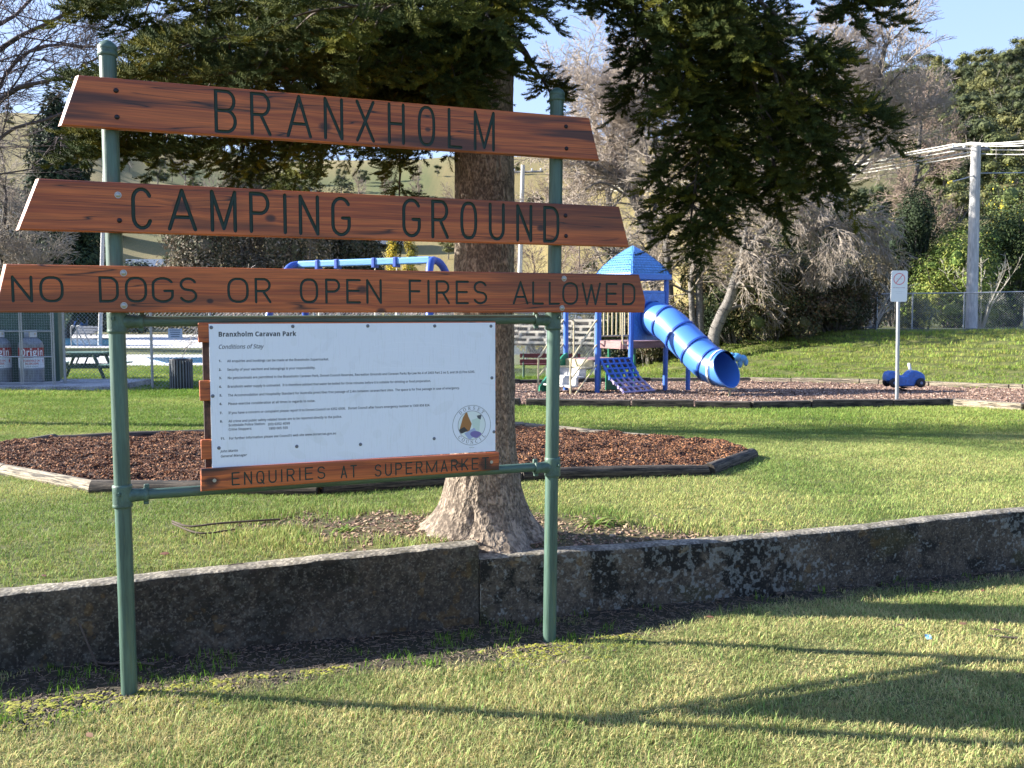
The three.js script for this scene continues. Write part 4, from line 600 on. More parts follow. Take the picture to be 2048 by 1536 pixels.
// strip of soil under the sign: clods, needles, sprigs and moss
{
  const r = rng(91), clods = [], needles = [], sprig = [], moss = [];
  for (let i = 0; i < 26000; i++) { const x = -3.4 + r() * 8, d = wallD(x) - 0.01 - r() * 1.1; if (r() > soilStrip(x, d)) continue; const p = V(x, lowGround(x, d) + 0.002, -d); if (i % 4 < 2) clods.push(p); else needles.push(p); if (r() < 0.016 * (0.3 + 1.6 * sstep(0.45, 0.62, fbm(x * 2.2, d * 2.2, 97, 3)))) sprig.push([p.x, p.y, p.z, 0.6 + 0.7 * r(), 0.1 * r(), 1.3]); }
  for (let i = 0; i < 6000; i++) { const x = -2.6 + r() * 3.2, s = 0.42 + 0.34 * r(), d = wallD(x) - s; const q = fbm(x * 3, d * 3, 99, 3) + 0.35 * (fbm(x * 14, d * 14, 103, 3) - 0.5); if (q + (x < -1.55 ? 0.16 : 0) < 0.54) continue; moss.push([x, lowGround(x, d) + 0.002, -d]); }
  scatterChips('soil_clods', 'dark crumbs of soil along the foot of the wall', clods, [0.006, 0.022], [[0.075, 0.055, 0.042], [0.11, 0.08, 0.06], [0.05, 0.038, 0.03]], null, 95, 1.2);
  const nm = new THREE.InstancedMesh(box(1, 0.06, 0.06), chipMat, needles.length), m = new THREE.Matrix4(), q = new THREE.Quaternion(), c = new THREE.Color();
  needles.forEach((p, i) => { q.setFromEuler(new THREE.Euler((r() - 0.5) * 0.3, r() * 6.28, (r() - 0.5) * 0.3)); m.compose(p, q, V(0.02 + 0.04 * r() * r(), 0.03, 0.03)); nm.setMatrixAt(i, m); const k = 0.4 + 0.9 * r(); c.setRGB(0.22 * k, 0.16 * k, 0.11 * k); nm.setColorAt(i, c); }); stuff('fallen_needles', nm, null, 'brown needles and twig bits lying on the soil strip', 'needles');
  plantGrass('weed_sprigs', 'sparse green sprigs growing on the bare soil by the wall', G0, sprig, [LUSH, YELL]);
  const mg = new THREE.IcosahedronGeometry(1, 2); { const p = mg.attributes.position; for (let i = 0; i < p.count; i++) { const v = V().fromBufferAttribute(p, i), k = 1 + 0.35 * (vnoise(v.x * 4 + 9, v.y * 4 + v.z * 4, 5) - 0.5); p.setXYZ(i, v.x * k, v.y * k, v.z * k); } mg.computeVertexNormals(); }
  const mm = new THREE.InstancedMesh(mg, M([1, 1, 1], 0.95, { map: T.rough }), moss.length); moss.forEach(([x, y, z], i) => { q.setFromEuler(new THREE.Euler(0, r() * 6, 0)); const s = 0.004 + 0.010 * r() * r(); m.compose(V(x, y, z), q, V(s * (0.7 + 1.2 * r()), s * 0.4, s)); mm.setMatrixAt(i, m); const k = 0.7 + 0.5 * r(); r() < 0.3 ? c.setRGB(0.11 * k, 0.08 * k, 0.05 * k) : c.setRGB(0.30 * k, 0.29 * k, 0.03 * k); mm.setColorAt(i, c); }); stuff('moss_cushions', mm, null, 'yellow moss cushions at the edge of the soil strip', 'moss');
  // needles and bark bits round the trunk
  const tl = [], rr = rng(93); for (let i = 0; i < 9000; i++) { const x = -2 + rr() * 4, d = 4.5 + rr() * 1.7; if (d < wallD(x) + 0.13 || rr() > rootSoil(x, d)) continue; tl.push(V(x, highGround(x, d) + 0.004, -d)); }
  scatterChips('needle_litter', 'brown needle litter round the foot of the trunk', tl, [0.008, 0.032], [[0.22, 0.14, 0.095], [0.30, 0.20, 0.13], [0.14, 0.09, 0.065], [0.38, 0.28, 0.18]], null, 97, 0.5);
  // fallen leaves, sticks and a scrap of paper
  const leaf = (() => { const s = new THREE.Shape(); s.moveTo(0, -0.5); s.bezierCurveTo(0.35, -0.2, 0.3, 0.25, 0, 0.5); s.bezierCurveTo(-0.3, 0.25, -0.35, -0.2, 0, -0.5); const g = new THREE.ExtrudeGeometry(s, { depth: 0.03, bevelEnabled: false, curveSegments: 5 }); g.rotateX(-PI / 2); const p = g.attributes.position; for (let i = 0; i < p.count; i++) p.setY(i, p.getY(i) + 0.35 * abs(p.getX(i)) + 0.25 * p.getZ(i) ** 2); g.computeVertexNormals(); return g; })();
  const lm = [M([0.14, 0.055, 0.028], 0.7), M([0.19, 0.10, 0.05], 0.7), M([0.09, 0.048, 0.032], 0.75)];
  [[1965, 1190], [1925, 1258], [1800, 1262], [1420, 1245], [1870, 1195], [350, 1085], [88, 1165], [180, 1490], [1990, 1272], [1180, 1060], [620, 1100], [1310, 1040], [330, 1120], [1520, 1050], [1700, 1010]].forEach(([px, py], i) => { const p = onGround(px, py), s = 0.032 + 0.022 * rr(); const m = single('fallen_leaf', leaf, lm[i % 3], 'small curled brown leaf lying on the lawn', 'leaf', 'fallen leaves on the lawn'); m.position.copy(p).add(V(0, 0.022, 0)); m.scale.setScalar(s); m.rotation.set(0.2 * rr(), rr() * 6, 0.3 * rr()); });
  const scrap = new THREE.PlaneGeometry(0.026, 0.03, 4, 4); { const p = scrap.attributes.position; for (let i = 0; i < p.count; i++) p.setZ(i, 0.008 * (rr() - 0.3)); scrap.rotateX(-1.1); scrap.computeVertexNormals(); } const sc = single('paper_scrap', scrap, M([0.25, 0.48, 0.62], 0.6, { side: THREE.DoubleSide }), 'crumpled scrap of pale blue paper on the foreground lawn', 'litter'); sc.position.copy(onGround(1856, 1287)).add(V(0, 0.025, 0));
  const stick = (pts, rad, label) => single('stick', tube(pts.map(([a, b, h = 0.015]) => onGround(a, b).add(V(0, h, 0))), rad, 5, 12), twigMat, label, 'stick', 'sticks lying about');
  stick([[178, 1328], [215, 1335], [262, 1334], [310, 1337]], 0.006, 'thin stick lying on the soil strip near the left post'); stick([[460, 1280], [490, 1277]], 0.006, 'short pale stick on the soil at the foot of the wall'); stick([[345, 1062, 0.05], [380, 1070, 0.04], [440, 1066, 0.05], [560, 1050, 0.03]], 0.006, 'long bent twig lying in the lawn behind the wall'); stick([[345, 1066, 0.05], [400, 1078, 0.03], [470, 1072, 0.03]], 0.005, 'forked twig lying in the lawn behind the wall'); stick([[1975, 1278], [2035, 1285]], 0.006, 'dark stick on the lawn by the paper scrap'); stick([[130, 1320], [195, 1340]], 0.005, 'small twig on soil left of the left post');
}

{ // strappy tufts at the edge of the needle litter
  const strap = (seed, n, len) => { const s = new Soup(), r = rng(seed); for (let i = 0; i < n; i++) { const a = r() * 6.28, L = len * (0.6 + 0.6 * r()), w = 0.006 + 0.004 * r(), lift = 0.5 + 0.7 * r(), c = r() < 0.2 ? [0.30, 0.27, 0.12] : [0.16 + 0.08 * r(), 0.24 + 0.08 * r(), 0.06]; let p = V((r() - 0.5) * 0.06, -0.01, (r() - 0.5) * 0.06), d = V(cos(a), lift, sin(a)).normalize(); const sd = V(-sin(a), 0, cos(a)); for (let k = 0; k < 6; k++) { const q = p.clone().addScaledVector(d, L / 6), w0 = w * (1 - k / 6.5), w1 = w * (1 - (k + 1) / 6.5), P = (v, g) => [v.x + sd.x * g, v.y + sd.y * g, v.z + sd.z * g]; s.tri(P(p, -w0), P(p, w0), P(q, w1), c); s.tri(P(p, -w0), P(q, w1), P(q, -w1), c); p = q; d.y -= 0.34; d.normalize(); } } return s.geo(); };
  for (const [px, py, n, L, lb] of [[1190, 1052, 46, 0.2, 'strappy grass tuft right of the trunk'], [1235, 1048, 30, 0.17, 'smaller strappy tuft beside the big tuft right of the trunk'], [690, 1062, 36, 0.13, 'lush grass tuft at the left edge of the needle litter'], [610, 1072, 30, 0.12, 'low lush tuft beyond the forked twig'], [520, 1040, 26, 0.1, 'small lush tuft in the lawn behind the wall']]) { const m = single('grass_tuft', strap(px, n, L), grassMat, lb, 'grass tuft'); m.position.copy(onGround(px, py)); }
}

// ---------------------------------------------------------------- play equipment
const plastic = (c, r = 0.32) => MP(c, r, { map: T.soft, clearcoat: 0.2, clearcoatRoughness: 0.3 });
const bluePlastic = plastic([0.10, 0.31, 0.84], 0.36), blueMetal = plastic([0.065, 0.19, 0.66], 0.4), skyPlastic = plastic([0.09, 0.31, 0.85], 0.35), cream = plastic([0.66, 0.56, 0.33], 0.4), greenPlastic = plastic([0.02, 0.24, 0.12], 0.35), pinkDeck = M([0.34, 0.20, 0.19], 0.8, { map: T.fine }), darkMetal = M([0.05, 0.05, 0.055], 0.5, { metalness: 0.5, map: T.soft }), galv = M([0.46, 0.48, 0.50], 0.42, { metalness: 0.6, map: T.soft });
{
  const base = onGround(1261, 786), tw = thing('play_tower', 'blue play tower with pyramid roof, decks, steps and tube slide', 'play tower', base.toArray(), THREE.MathUtils.degToRad(36));
  const S = 0.99, UD = 1.06, LD = 0.71, EAVE = 2.36, wD = (x, z) => { const p = V(x, 0, z).applyAxisAngle(V(0, 1, 0), THREE.MathUtils.degToRad(36)).add(base); return ground(p.x, -p.z) - base.y; };
  const post = (x, z, top, y0 = null) => part('post', merge([rod(V(x, (y0 ?? wD(x, z)) - 0.15, z), V(x, top, z), 0.052, 0.052, 16), new THREE.SphereGeometry(0.052, 14, 6, 0, 2 * PI, 0, PI / 2).scale(1, 0.5, 1).translate(x, top, z)]), blueMetal, tw);
  post(0, 0, EAVE); post(S, 0, EAVE); post(0, -S, EAVE); post(S, -S, EAVE); post(-0.9, 0, 1.85); post(-0.9, -S, 1.85);
  part('deck', merge([box(S - 0.08, 0.05, S - 0.08, S / 2, UD - 0.03, -S / 2, 0.01), box(0.03, 0.16, S - 0.12, 0.0, UD - 0.09, -S / 2), box(S - 0.12, 0.14, 0.03, S / 2, UD - 0.08, 0)]), pinkDeck, tw); part('deck', merge([box(0.82, 0.05, S - 0.08, -0.45, LD - 0.03, -S / 2, 0.01), box(0.78, 0.09, 0.03, -0.45, LD - 0.06, -0.01)]), pinkDeck, tw, 'lower pink-brown deck');
  // roof: curved pyramid with shingle relief
  { const N = 28, p = [], uv = [], idx = [], h = 0.62, half = S / 2 + 0.07, c = [S / 2, -S / 2]; const shing = dataTex(256, 256, (u, v, o) => { const row = floor(v * 8), a = (u * 8 + (row % 2) * 0.5) % 1, b = (v * 8) % 1, q = hypot((a - 0.5) * 1.1, max(0, 0.55 - b)), k = q < 0.5 ? 0.75 - 0.3 * b : 0.1; o[0] = o[1] = o[2] = k; }, false);
    for (let f = 0; f < 4; f++) { const b0 = p.length / 3; for (let j = 0; j <= N; j++) for (let i = 0; i <= N; i++) { const t = j / N, w = half * pow(max(0, 1 - pow(t, 1.32)), 0.85), s = (i / N * 2 - 1), round = 1 - 0.045 * pow(abs(s), 6), y = EAVE + 0.06 + h * t - 0.02 * pow(abs(s), 5) * t, a = s * w, d = w * round, row = (t * 9) % 1, off = t > 0.04 && t < 0.9 && abs(s) < 0.9 ? 0.0 : 0; const X = [[a, d], [d, -a], [-a, -d], [-d, a]][f]; p.push(c[0] + X[0] * 1, y, c[1] + X[1]); uv.push(i / N * 1.6 * (1 - t * 0.6), t * 1.1); } for (let j = 0; j < N; j++) for (let i = 0; i < N; i++) { const a = b0 + j * (N + 1) + i; idx.push(a, a + 1, a + N + 1, a + 1, a + N + 2, a + N + 1); } }
    const g = new THREE.BufferGeometry(); g.setAttribute('position', new THREE.Float32BufferAttribute(p, 3)); g.setAttribute('uv', new THREE.Float32BufferAttribute(uv, 2)); g.setIndex(idx); g.computeVertexNormals();
    const rm = plastic([0.14, 0.41, 0.88], 0.45); rm.bumpMap = shing; rm.bumpScale = 0.05; const rf = part('roof', g, rm, tw); const fas = []; for (const [x, z, w, d] of [[0, half, 2 * half, 0.03], [0, -half, 2 * half, 0.03], [half, 0, 0.03, 2 * half], [-half, 0, 0.03, 2 * half]]) fas.push(box(w, 0.11, d, c[0] + x, EAVE + 0.01, c[1] + z, 0.01)); part('fascia', merge(fas), plastic([0.07, 0.25, 0.76]), rf);
    const lumps = [], prof = (t) => half * pow(max(0, 1 - pow(t, 1.32)), 0.85); for (let f = 0; f < 4; f++) for (let row = 0; row < 9; row++) { const t = (row + 0.8) / 12, w = prof(t), dw = (prof(t + 0.02) - prof(t - 0.02)) / 0.04, n = max(3, Math.round(w * 2 / 0.085)); for (let i = 0; i < n; i++) { const a = ((i + 0.5 + (row % 2) * 0.5 - 0.25) / n * 2 - 1) * w * 0.86, b = box(0.046, 0.024, 0.008, 0, 0, 0, 0.003), sl = V(0, h, dw).normalize(), nr = V(0, -dw, h).normalize(); b.applyMatrix4(new THREE.Matrix4().makeBasis(V(1, 0, 0), sl, nr)); b.translate(a, 0, w); b.rotateY(f * PI / 2); b.translate(c[0], EAVE + 0.06 + h * t, c[1]); lumps.push(b); } } part('shingle_relief', merge(lumps), rm, rf).userData.kind = 'stuff';
}
  // wall panels, bars, handles
  part('slide_panel', (() => { const s = new THREE.Shape([[-0.43, 0], [0.43, 0], [0.43, 0.98], [-0.43, 0.98]].map((q) => new THREE.Vector2(...q))), hole = new THREE.Path(); hole.absarc(0, 0.43, 0.33, 0, 2 * PI); s.holes.push(hole); const g = new THREE.ExtrudeGeometry(s, { depth: 0.03, bevelEnabled: true, bevelSize: 0.008, bevelThickness: 0.006, bevelSegments: 2, curveSegments: 30 }); g.translate(S / 2, UD + 0.02, -0.015); return g; })(), bluePlastic, tw);
  part('panel_rail', box(0.86, 0.06, 0.06, S / 2, UD + 1.0, 0, 0.02), bluePlastic, tw);
  part('side_panel', box(0.03, 0.95, 0.82, S, UD + 0.5, -S / 2, 0.01), blueMetal, tw);
  for (let i = 0; i < 7; i++) part('bar', rod(V(0.14 + i * 0.12, UD + 0.08, -S), V(0.14 + i * 0.12, UD + 0.85, -S), 0.016, 0.016, 8), cream, tw);
  for (const y of [0.08, 0.85]) part('bar_rail', rod(V(0.05, UD + y, -S), V(S - 0.05, UD + y, -S), 0.018, 0.018, 8), cream, tw);
  for (const z of [-0.1, -S + 0.1]) part('grab_handle', tube([V(-0.03, UD + 0.75, z), V(-0.12, UD + 0.72, z), V(-0.14, UD + 0.55, z), V(-0.14, UD + 0.1, z), V(-0.12, UD - 0.06, z), V(-0.03, UD - 0.08, z)], 0.017, 8, 30), cream, tw);
  for (const [x, z] of [[0.25, -S + 0.05], [0.62, -0.55]]) part('green_pole', rod(V(x, wD(x, z) - 0.1, z), V(x, UD - 0.1, z), 0.034, 0.034, 10), greenPlastic, tw);
  part('green_panel', box(0.5, 0.5, 0.04, 0.12, 0.26 + wD(0, -0.5), -0.62, 0.02), greenPlastic, tw);
  // tube slide
  { const R = 0.345, ctr = [[0.45, -0.02], [0.45, 0.2], [0.40, 0.4], [0.30, 0.64], [0.07, 0.97], [-0.15, 1.28], [-0.35, 1.58], [-0.455, 1.82], [-0.49, 2.05], [-0.495, 2.26]].map(([y, z]) => V(S / 2, UD + y, z)), cv = new THREE.CatmullRomCurve3(ctr, false, 'centripetal'), N = 90, K = 40, sx = V(1, 0, 0);
    const sweep = (r, t0, t1, n, cut) => { const p = [], nn = [], idx = []; for (let i = 0; i <= n; i++) { const t = lerp(t0, t1, i / n), c = cv.getPointAt(t), T = cv.getTangentAt(t), U = V().crossVectors(T, sx).negate(); if (U.y < 0) U.negate(); for (let k = 0; k <= K; k++) { const a = k / K * 2 * PI, q = sx.clone().multiplyScalar(cos(a)).addScaledVector(U, sin(a)), P = c.clone().addScaledVector(q, r); if (cut) P.addScaledVector(T, -cut * sstep(0.9, 1, t) * (sin(a) * 0.5 + 0.5) * r * 1.5); p.push(P.x, P.y, P.z); nn.push(q.x, q.y, q.z); } } for (let i = 0; i < n; i++) for (let k = 0; k < K; k++) { const a = i * (K + 1) + k; idx.push(a, a + 1, a + K + 1, a + 1, a + K + 2, a + K + 1); } const g = new THREE.BufferGeometry(); g.setAttribute('position', new THREE.Float32BufferAttribute(p, 3)); g.setAttribute('normal', new THREE.Float32BufferAttribute(nn, 3)); g.setIndex(idx); return g; };
    const outer = sweep(R, 0, 1, N, 0.6), inner = sweep(R - 0.02, 0, 1, N, 0.6), pos = inner.attributes.normal; for (let i = 0; i < pos.count; i++) pos.setXYZ(i, -pos.getX(i), -pos.getY(i), -pos.getZ(i)); { const ix = inner.index.array; for (let i = 0; i < ix.length; i += 3) { const q = ix[i]; ix[i] = ix[i + 1]; ix[i + 1] = q; } } const lip = []; { const s = new Soup(), o = outer.attributes.position, q = inner.attributes.position, b = N * (K + 1); for (let k = 0; k < K; k++) { const g = (A, i) => [A.getX(i), A.getY(i), A.getZ(i)]; s.tri(g(o, b + k), g(o, b + k + 1), g(q, b + k)); s.tri(g(o, b + k + 1), g(q, b + k + 1), g(q, b + k)); } lip.push(s.geo()); }
    const sl = part('tube_slide', merge([outer, inner, ...lip]), bluePlastic, tw);
    for (const t of [0.06, 0.2, 0.4, 0.6, 0.78]) part('joint_ring', merge([sweep(R + 0.022, t - 0.006, t + 0.006, 2), sweep(R + 0.012, t - 0.012, t + 0.012, 2)]), plastic([0.03, 0.10, 0.5]), sl);
    part('clamp_band', sweep(R + 0.016, 0.862, 0.876, 3), M([0.72, 0.70, 0.62], 0.5), sl); part('clamp_band', sweep(R + 0.017, 0.88, 0.886, 2), darkMetal, sl);
    const e = cv.getPointAt(0.93), yb = e.y - R; part('slide_foot', merge([box(0.4, 0.03, 0.06, S / 2, yb - 0.02, e.z + 0.1, 0.008), rod(V(S / 2, wD(S / 2, e.z + 0.1) - 0.1, e.z + 0.1), V(S / 2, yb - 0.02, e.z + 0.1), 0.025, 0.025, 8)]), cream, sl);
    const m1 = cv.getPointAt(0.46); part('slide_post', rod(V(S + 0.42, wD(S, 1) - 0.1, 0.25), V(S + 0.42, 0.8, 0.25), 0.05, 0.05, 12), blueMetal, sl); }
  // climbing grid: two panels of crossing slats, sunlight painted into the paler lower one
  { const cl = part('climber', merge([rod(V(-0.86, LD, 0.03), V(-0.04, LD, 0.03), 0.02, 0.02, 8)]), blueMetal, tw); const seg = [[V(0, LD, 0.03), V(0, 0.34, 0.32)], [V(0, 0.34, 0.32), V(0, 0.10, 0.72)]]; const m2 = plastic([0.42, 0.33, 0.52], 0.45);
    seg.forEach(([a, b], s) => { const n = s ? 3 : 4, mt = s ? m2 : blueMetal; for (let i = 0; i <= 5; i++) { const x = -0.84 + i * 0.155; const d = b.clone().sub(a); part('climber_slat', rod(a.clone().setX(x), b.clone().setX(x), 0.028, 0.028, 6), mt, cl); } for (let j = s; j <= n; j++) { const q = a.clone().lerp(b, j / n); part('climber_slat', rod(V(-0.88, q.y, q.z), V(-0.03, q.y, q.z), 0.026, 0.026, 6), mt, cl); } });
    for (const x of [-0.8, -0.1]) part('climber_foot', rod(V(x, wD(x, 0.7) - 0.1, 0.7), V(x, 0.12, 0.7), 0.025, 0.025, 8), cream, cl); }
  // steps down the left side
  { const st = part('steps', box(0.02, 0.05, S - 0.1, -0.93, LD - 0.03, -S / 2), pinkDeck, tw), pale = M([0.62, 0.60, 0.56], 0.7, { map: T.fine }), dz = wD(-1.5, -0.5);
    for (let i = 0; i < 3; i++) { const y = lerp(LD, dz, (i + 1) / 4), x = -0.98 - i * 0.2; part('tread', merge([box(0.22, 0.035, S - 0.14, x - 0.06, y, -S / 2, 0.008), box(0.03, 0.16, S - 0.14, x + 0.03, y + 0.08, -S / 2)]), i ? pale : cream, st); }
    for (const z of [-0.03, -S + 0.03]) { if (z < -0.5) { const s = new THREE.Shape(); s.moveTo(-0.86, LD - 0.12); s.lineTo(-0.9, LD + 0.1); for (let i = 0; i < 4; i++) { const x = -0.95 - i * 0.17, y = lerp(LD, dz, (i + 0.4) / 4); s.quadraticCurveTo(x - 0.04, y + 0.14, x - 0.15, y + 0.03); } s.lineTo(-1.62, dz); s.lineTo(-1.45, dz - 0.02); s.closePath(); const g = new THREE.ExtrudeGeometry(s, { depth: 0.04, bevelEnabled: true, bevelSize: 0.008, bevelThickness: 0.008, bevelSegments: 2 }); g.translate(0, 0, z - 0.02); part('stringer', g, greenPlastic, st); }
      const zz = z + (z > -0.5 ? 0.05 : -0.05); part('handrail', tube([V(-0.9, LD + 0.1, zz), V(-0.9, LD + 0.68, zz), V(-0.98, LD + 0.74, zz), V(-1.52, dz + 0.78, zz), V(-1.6, dz + 0.68, zz), V(-1.6, dz - 0.1, zz)], 0.019, 8, 60), cream, st); part('handrail', rod(V(-0.93, LD + 0.3, zz), V(-1.59, dz + 0.34, zz), 0.016, 0.016, 8), cream, st); part('handrail', rod(V(-0.93, LD - 0.1, zz), V(-1.5, dz + 0.02, zz), 0.016, 0.016, 8), cream, st); } }
  for (const [x, z, rr] of [[-0.9, -S, 0]]) part('post_loop', tube([V(x + 0.05, 1.5, z), V(x + 0.16, 1.47, z + 0.05), V(x + 0.17, 1.2, z + 0.05), V(x + 0.17, LD, z + 0.05)], 0.017, 8, 24), cream, tw);
}
{ // swing frame
  const sw = thing('swing_set', 'light blue swing frame with arched ends and two swings', 'swing'), A = at(598, 529, 20.2), B = at(862, 520, 18.7), bar = plastic([0.17, 0.42, 0.80], 0.4), dk = plastic([0.04, 0.11, 0.5], 0.4);
  const ax = B.clone().sub(A).normalize(), side = V(-ax.z, 0, ax.x).normalize(), yaw = Math.atan2(-ax.z, ax.x);
  const g = box(A.distanceTo(B), 0.14, 0.12, 0, 0, 0, 0.03); g.rotateZ(Math.asin(ax.y)); g.rotateY(yaw); const mid = A.clone().lerp(B, 0.5); g.translate(mid.x, mid.y, mid.z); part('top_bar', g, bar, sw);
  for (const [E, out] of [[A, -1], [B, 1]]) for (const s of [-1, 1]) { const o = E.clone().addScaledVector(ax, out * 0.05), gy = ground(E.x, -E.z), c = new THREE.CatmullRomCurve3([o.clone().addScaledVector(side, -s * 0.02), o.clone().addScaledVector(side, s * 0.16).addScaledVector(ax, out * 0.05).add(V(0, -0.05, 0)), o.clone().addScaledVector(side, s * 0.36).addScaledVector(ax, out * 0.13).add(V(0, -0.35, 0)), o.clone().addScaledVector(side, s * 0.62).addScaledVector(ax, out * 0.3).add(V(0, -1.2, 0)), o.clone().addScaledVector(side, s * 0.95).addScaledVector(ax, out * 0.5).setY(gy - 0.1)]); const t = new THREE.TubeGeometry(c, 40, 0.075, 12); part('leg', t, dk, sw); }
  const hang = [640, 680, 755, 797].map((px) => { const t = (px - 598) / (862 - 598); return A.clone().lerp(B, t); }), chain = M([0.72, 0.66, 0.5], 0.6);
  hang.forEach((p) => { const b = box(0.08, 0.2, 0.17, 0, -0.02, 0, 0.015); b.rotateY(yaw); b.translate(p.x, p.y, p.z); part('hanger_bracket', b, dk, sw); part('chain_sleeve', merge([rod(p.clone().add(V(0, -0.1, 0)), p.clone().add(V(0, -0.55, 0)), 0.012, 0.012, 6), rod(p.clone().add(V(0, -0.55, 0)), V(p.x, ground(p.x, -p.z) + 0.5, p.z), 0.026, 0.026, 8)]), chain, sw); });
  for (const k of [0, 2]) { const a = hang[k], b = hang[k + 1], m = a.clone().lerp(b, 0.5), s = box(a.distanceTo(b), 0.04, 0.18, 0, 0, 0, 0.015); s.rotateY(yaw); s.translate(m.x, ground(m.x, -m.z) + 0.49, m.z); part('swing_seat', s, darkMetal, sw); }
}
{ // spring rockers
  const p = onGround(1806, 785), car = thing('car_spring_rocker', 'blue car-shaped spring rocker with black wheels and white handle', 'spring rocker', p.toArray(), 0.06);
  const sh = new THREE.Shape(); sh.moveTo(-0.37, 0.30); sh.bezierCurveTo(-0.38, 0.40, -0.33, 0.42, -0.25, 0.42); sh.bezierCurveTo(-0.16, 0.41, -0.16, 0.31, -0.04, 0.31); sh.bezierCurveTo(0.06, 0.31, 0.07, 0.42, 0.17, 0.43); sh.bezierCurveTo(0.27, 0.43, 0.38, 0.37, 0.38, 0.30); sh.bezierCurveTo(0.40, 0.24, 0.36, 0.27, 0.3, 0.28); sh.bezierCurveTo(0.22, 0.28, 0.18, 0.2, 0.16, 0.16); sh.lineTo(-0.14, 0.16); sh.bezierCurveTo(-0.16, 0.22, -0.2, 0.28, -0.27, 0.28); sh.bezierCurveTo(-0.33, 0.27, -0.38, 0.24, -0.37, 0.30);
  const g = new THREE.ExtrudeGeometry(sh, { depth: 0.16, bevelEnabled: true, bevelSize: 0.03, bevelThickness: 0.05, bevelSegments: 4, curveSegments: 16 }); g.translate(0, 0, -0.08); part('body', g, plastic([0.04, 0.19, 0.62], 0.35), car);
  for (const x of [-0.27, 0.29]) for (const z of [-0.16, 0.16]) { const w = new THREE.LatheGeometry([[0, -0.03], [0.04, -0.03], [0.06, -0.035], [0.09, -0.03], [0.1, 0], [0.09, 0.03], [0.06, 0.035], [0.04, 0.03], [0, 0.03]].map((q) => new THREE.Vector2(...q)), 20); w.rotateX(PI / 2); w.translate(x, 0.21, z); const wh = part('wheel', w, darkMetal, car); part('hub', rod(V(x, 0.21, z - 0.04), V(x, 0.21, z + 0.04), 0.03, 0.03, 12), plastic([0.2, 0.3, 0.5]), wh); }
  part('handle', capTube([V(0.16, 0.42, 0), V(0.13, 0.5, 0), V(0.11, 0.58, 0)], 0.03, 8), M([0.8, 0.8, 0.74], 0.5), car); part('spring', (() => { const q = []; for (let i = 0; i <= 60; i++) { const a = i / 60 * 8 * PI; q.push(V(cos(a) * 0.07, i / 60 * 0.2 - 0.05, sin(a) * 0.07)); } return new THREE.TubeGeometry(new THREE.CatmullRomCurve3(q), 120, 0.012, 6); })(), darkMetal, car);
  const q = onGround(1462, 768), an = thing('animal_spring_rocker', 'pale blue animal-shaped spring rocker behind the slide mouth', 'spring rocker', q.toArray(), 0.1), parts = [];
  for (const [x, y, rx, ry, rz] of [[-0.12, 0.62, 0.22, 0.12, 0.13], [0.12, 0.66, 0.15, 0.11, 0.12], [0.28, 0.62, 0.12, 0.1, 0.1], [0.37, 0.54, 0.06, 0.1, 0.06], [-0.24, 0.70, 0.07, 0.06, 0.08], [0.0, 0.73, 0.07, 0.05, 0.08], [0.22, 0.55, 0.07, 0.16, 0.07], [-0.14, 0.52, 0.08, 0.14, 0.1]]) { const s = new THREE.SphereGeometry(1, 18, 12); s.scale(rx, ry, rz); s.translate(x, y, 0); parts.push(s); }
  part('body', merge(parts), plastic([0.12, 0.42, 0.75], 0.35), an); part('spring', (() => { const w = []; for (let i = 0; i <= 60; i++) { const a = i / 60 * 10 * PI; w.push(V(cos(a) * 0.07, i / 60 * 0.5 - 0.05, sin(a) * 0.07)); } return new THREE.TubeGeometry(new THREE.CatmullRomCurve3(w), 120, 0.014, 6); })(), darkMetal, an);
}
{ // no-dogs style notice on a steel pole
  const p = onGround(1794, 812), s = thing('pole_notice', 'white notice with red barred circle on a steel pole at the playground edge', 'sign', p.toArray()), D = -p.z, top = at(1799, 541, D), w = 33 / F * D * 0.99, h = 62 / F * D;
  part('pole', rod(V(0, -0.2, 0), V(top.x - p.x, top.y - p.y - 0.01, -0.03), 0.03, 0.03, 14), galv, s);
  const cv = document.createElement('canvas'); cv.width = 256; cv.height = 480; const c = cv.getContext('2d'); c.fillStyle = '#f4f4f2'; c.fillRect(0, 0, 256, 480); c.strokeStyle = '#e2777c'; c.lineWidth = 13; c.beginPath(); c.arc(126, 130, 84, 0, 7); c.moveTo(72, 196); c.lineTo(180, 64); c.stroke(); c.fillStyle = '#c9a7a7'; c.font = 'bold 20px Arial'; c.textAlign = 'center'; c.fillRect(80, 126, 96, 5); c.fillStyle = '#b98f93'; c.fillText('NO DOGS ALLOWED', 128, 270); c.fillStyle = '#d8d8d8'; c.fillRect(60, 320, 136, 5); c.fillRect(80, 345, 96, 5);
  const t = new THREE.CanvasTexture(cv); t.colorSpace = THREE.SRGBColorSpace; const sh = new THREE.Shape(), r = 0.035, W = w / 2, H = h / 2; sh.moveTo(-W + r, -H); sh.lineTo(W - r, -H); sh.quadraticCurveTo(W, -H, W, -H + r); sh.lineTo(W, H - r); sh.quadraticCurveTo(W, H, W - r, H); sh.lineTo(-W + r, H); sh.quadraticCurveTo(-W, H, -W, H - r); sh.lineTo(-W, -H + r); sh.quadraticCurveTo(-W, -H, -W + r, -H);
  const g = new THREE.ExtrudeGeometry(sh, { depth: 0.004, bevelEnabled: false, curveSegments: 6 }), uv = g.attributes.uv, pp = g.attributes.position; for (let i = 0; i < uv.count; i++) uv.setXY(i, (pp.getX(i) + W) / w, (pp.getY(i) + H) / h); g.translate(top.x - p.x, top.y - p.y - H, 0.004); part('plate', g, M([0.9, 0.9, 0.9], 0.4, { map: t }), s); for (const yy of [-0.08, 0.08 - h]) part('bracket', box(0.1, 0.03, 0.05, top.x - p.x, top.y - p.y + yy, -0.02), galv, s);
}
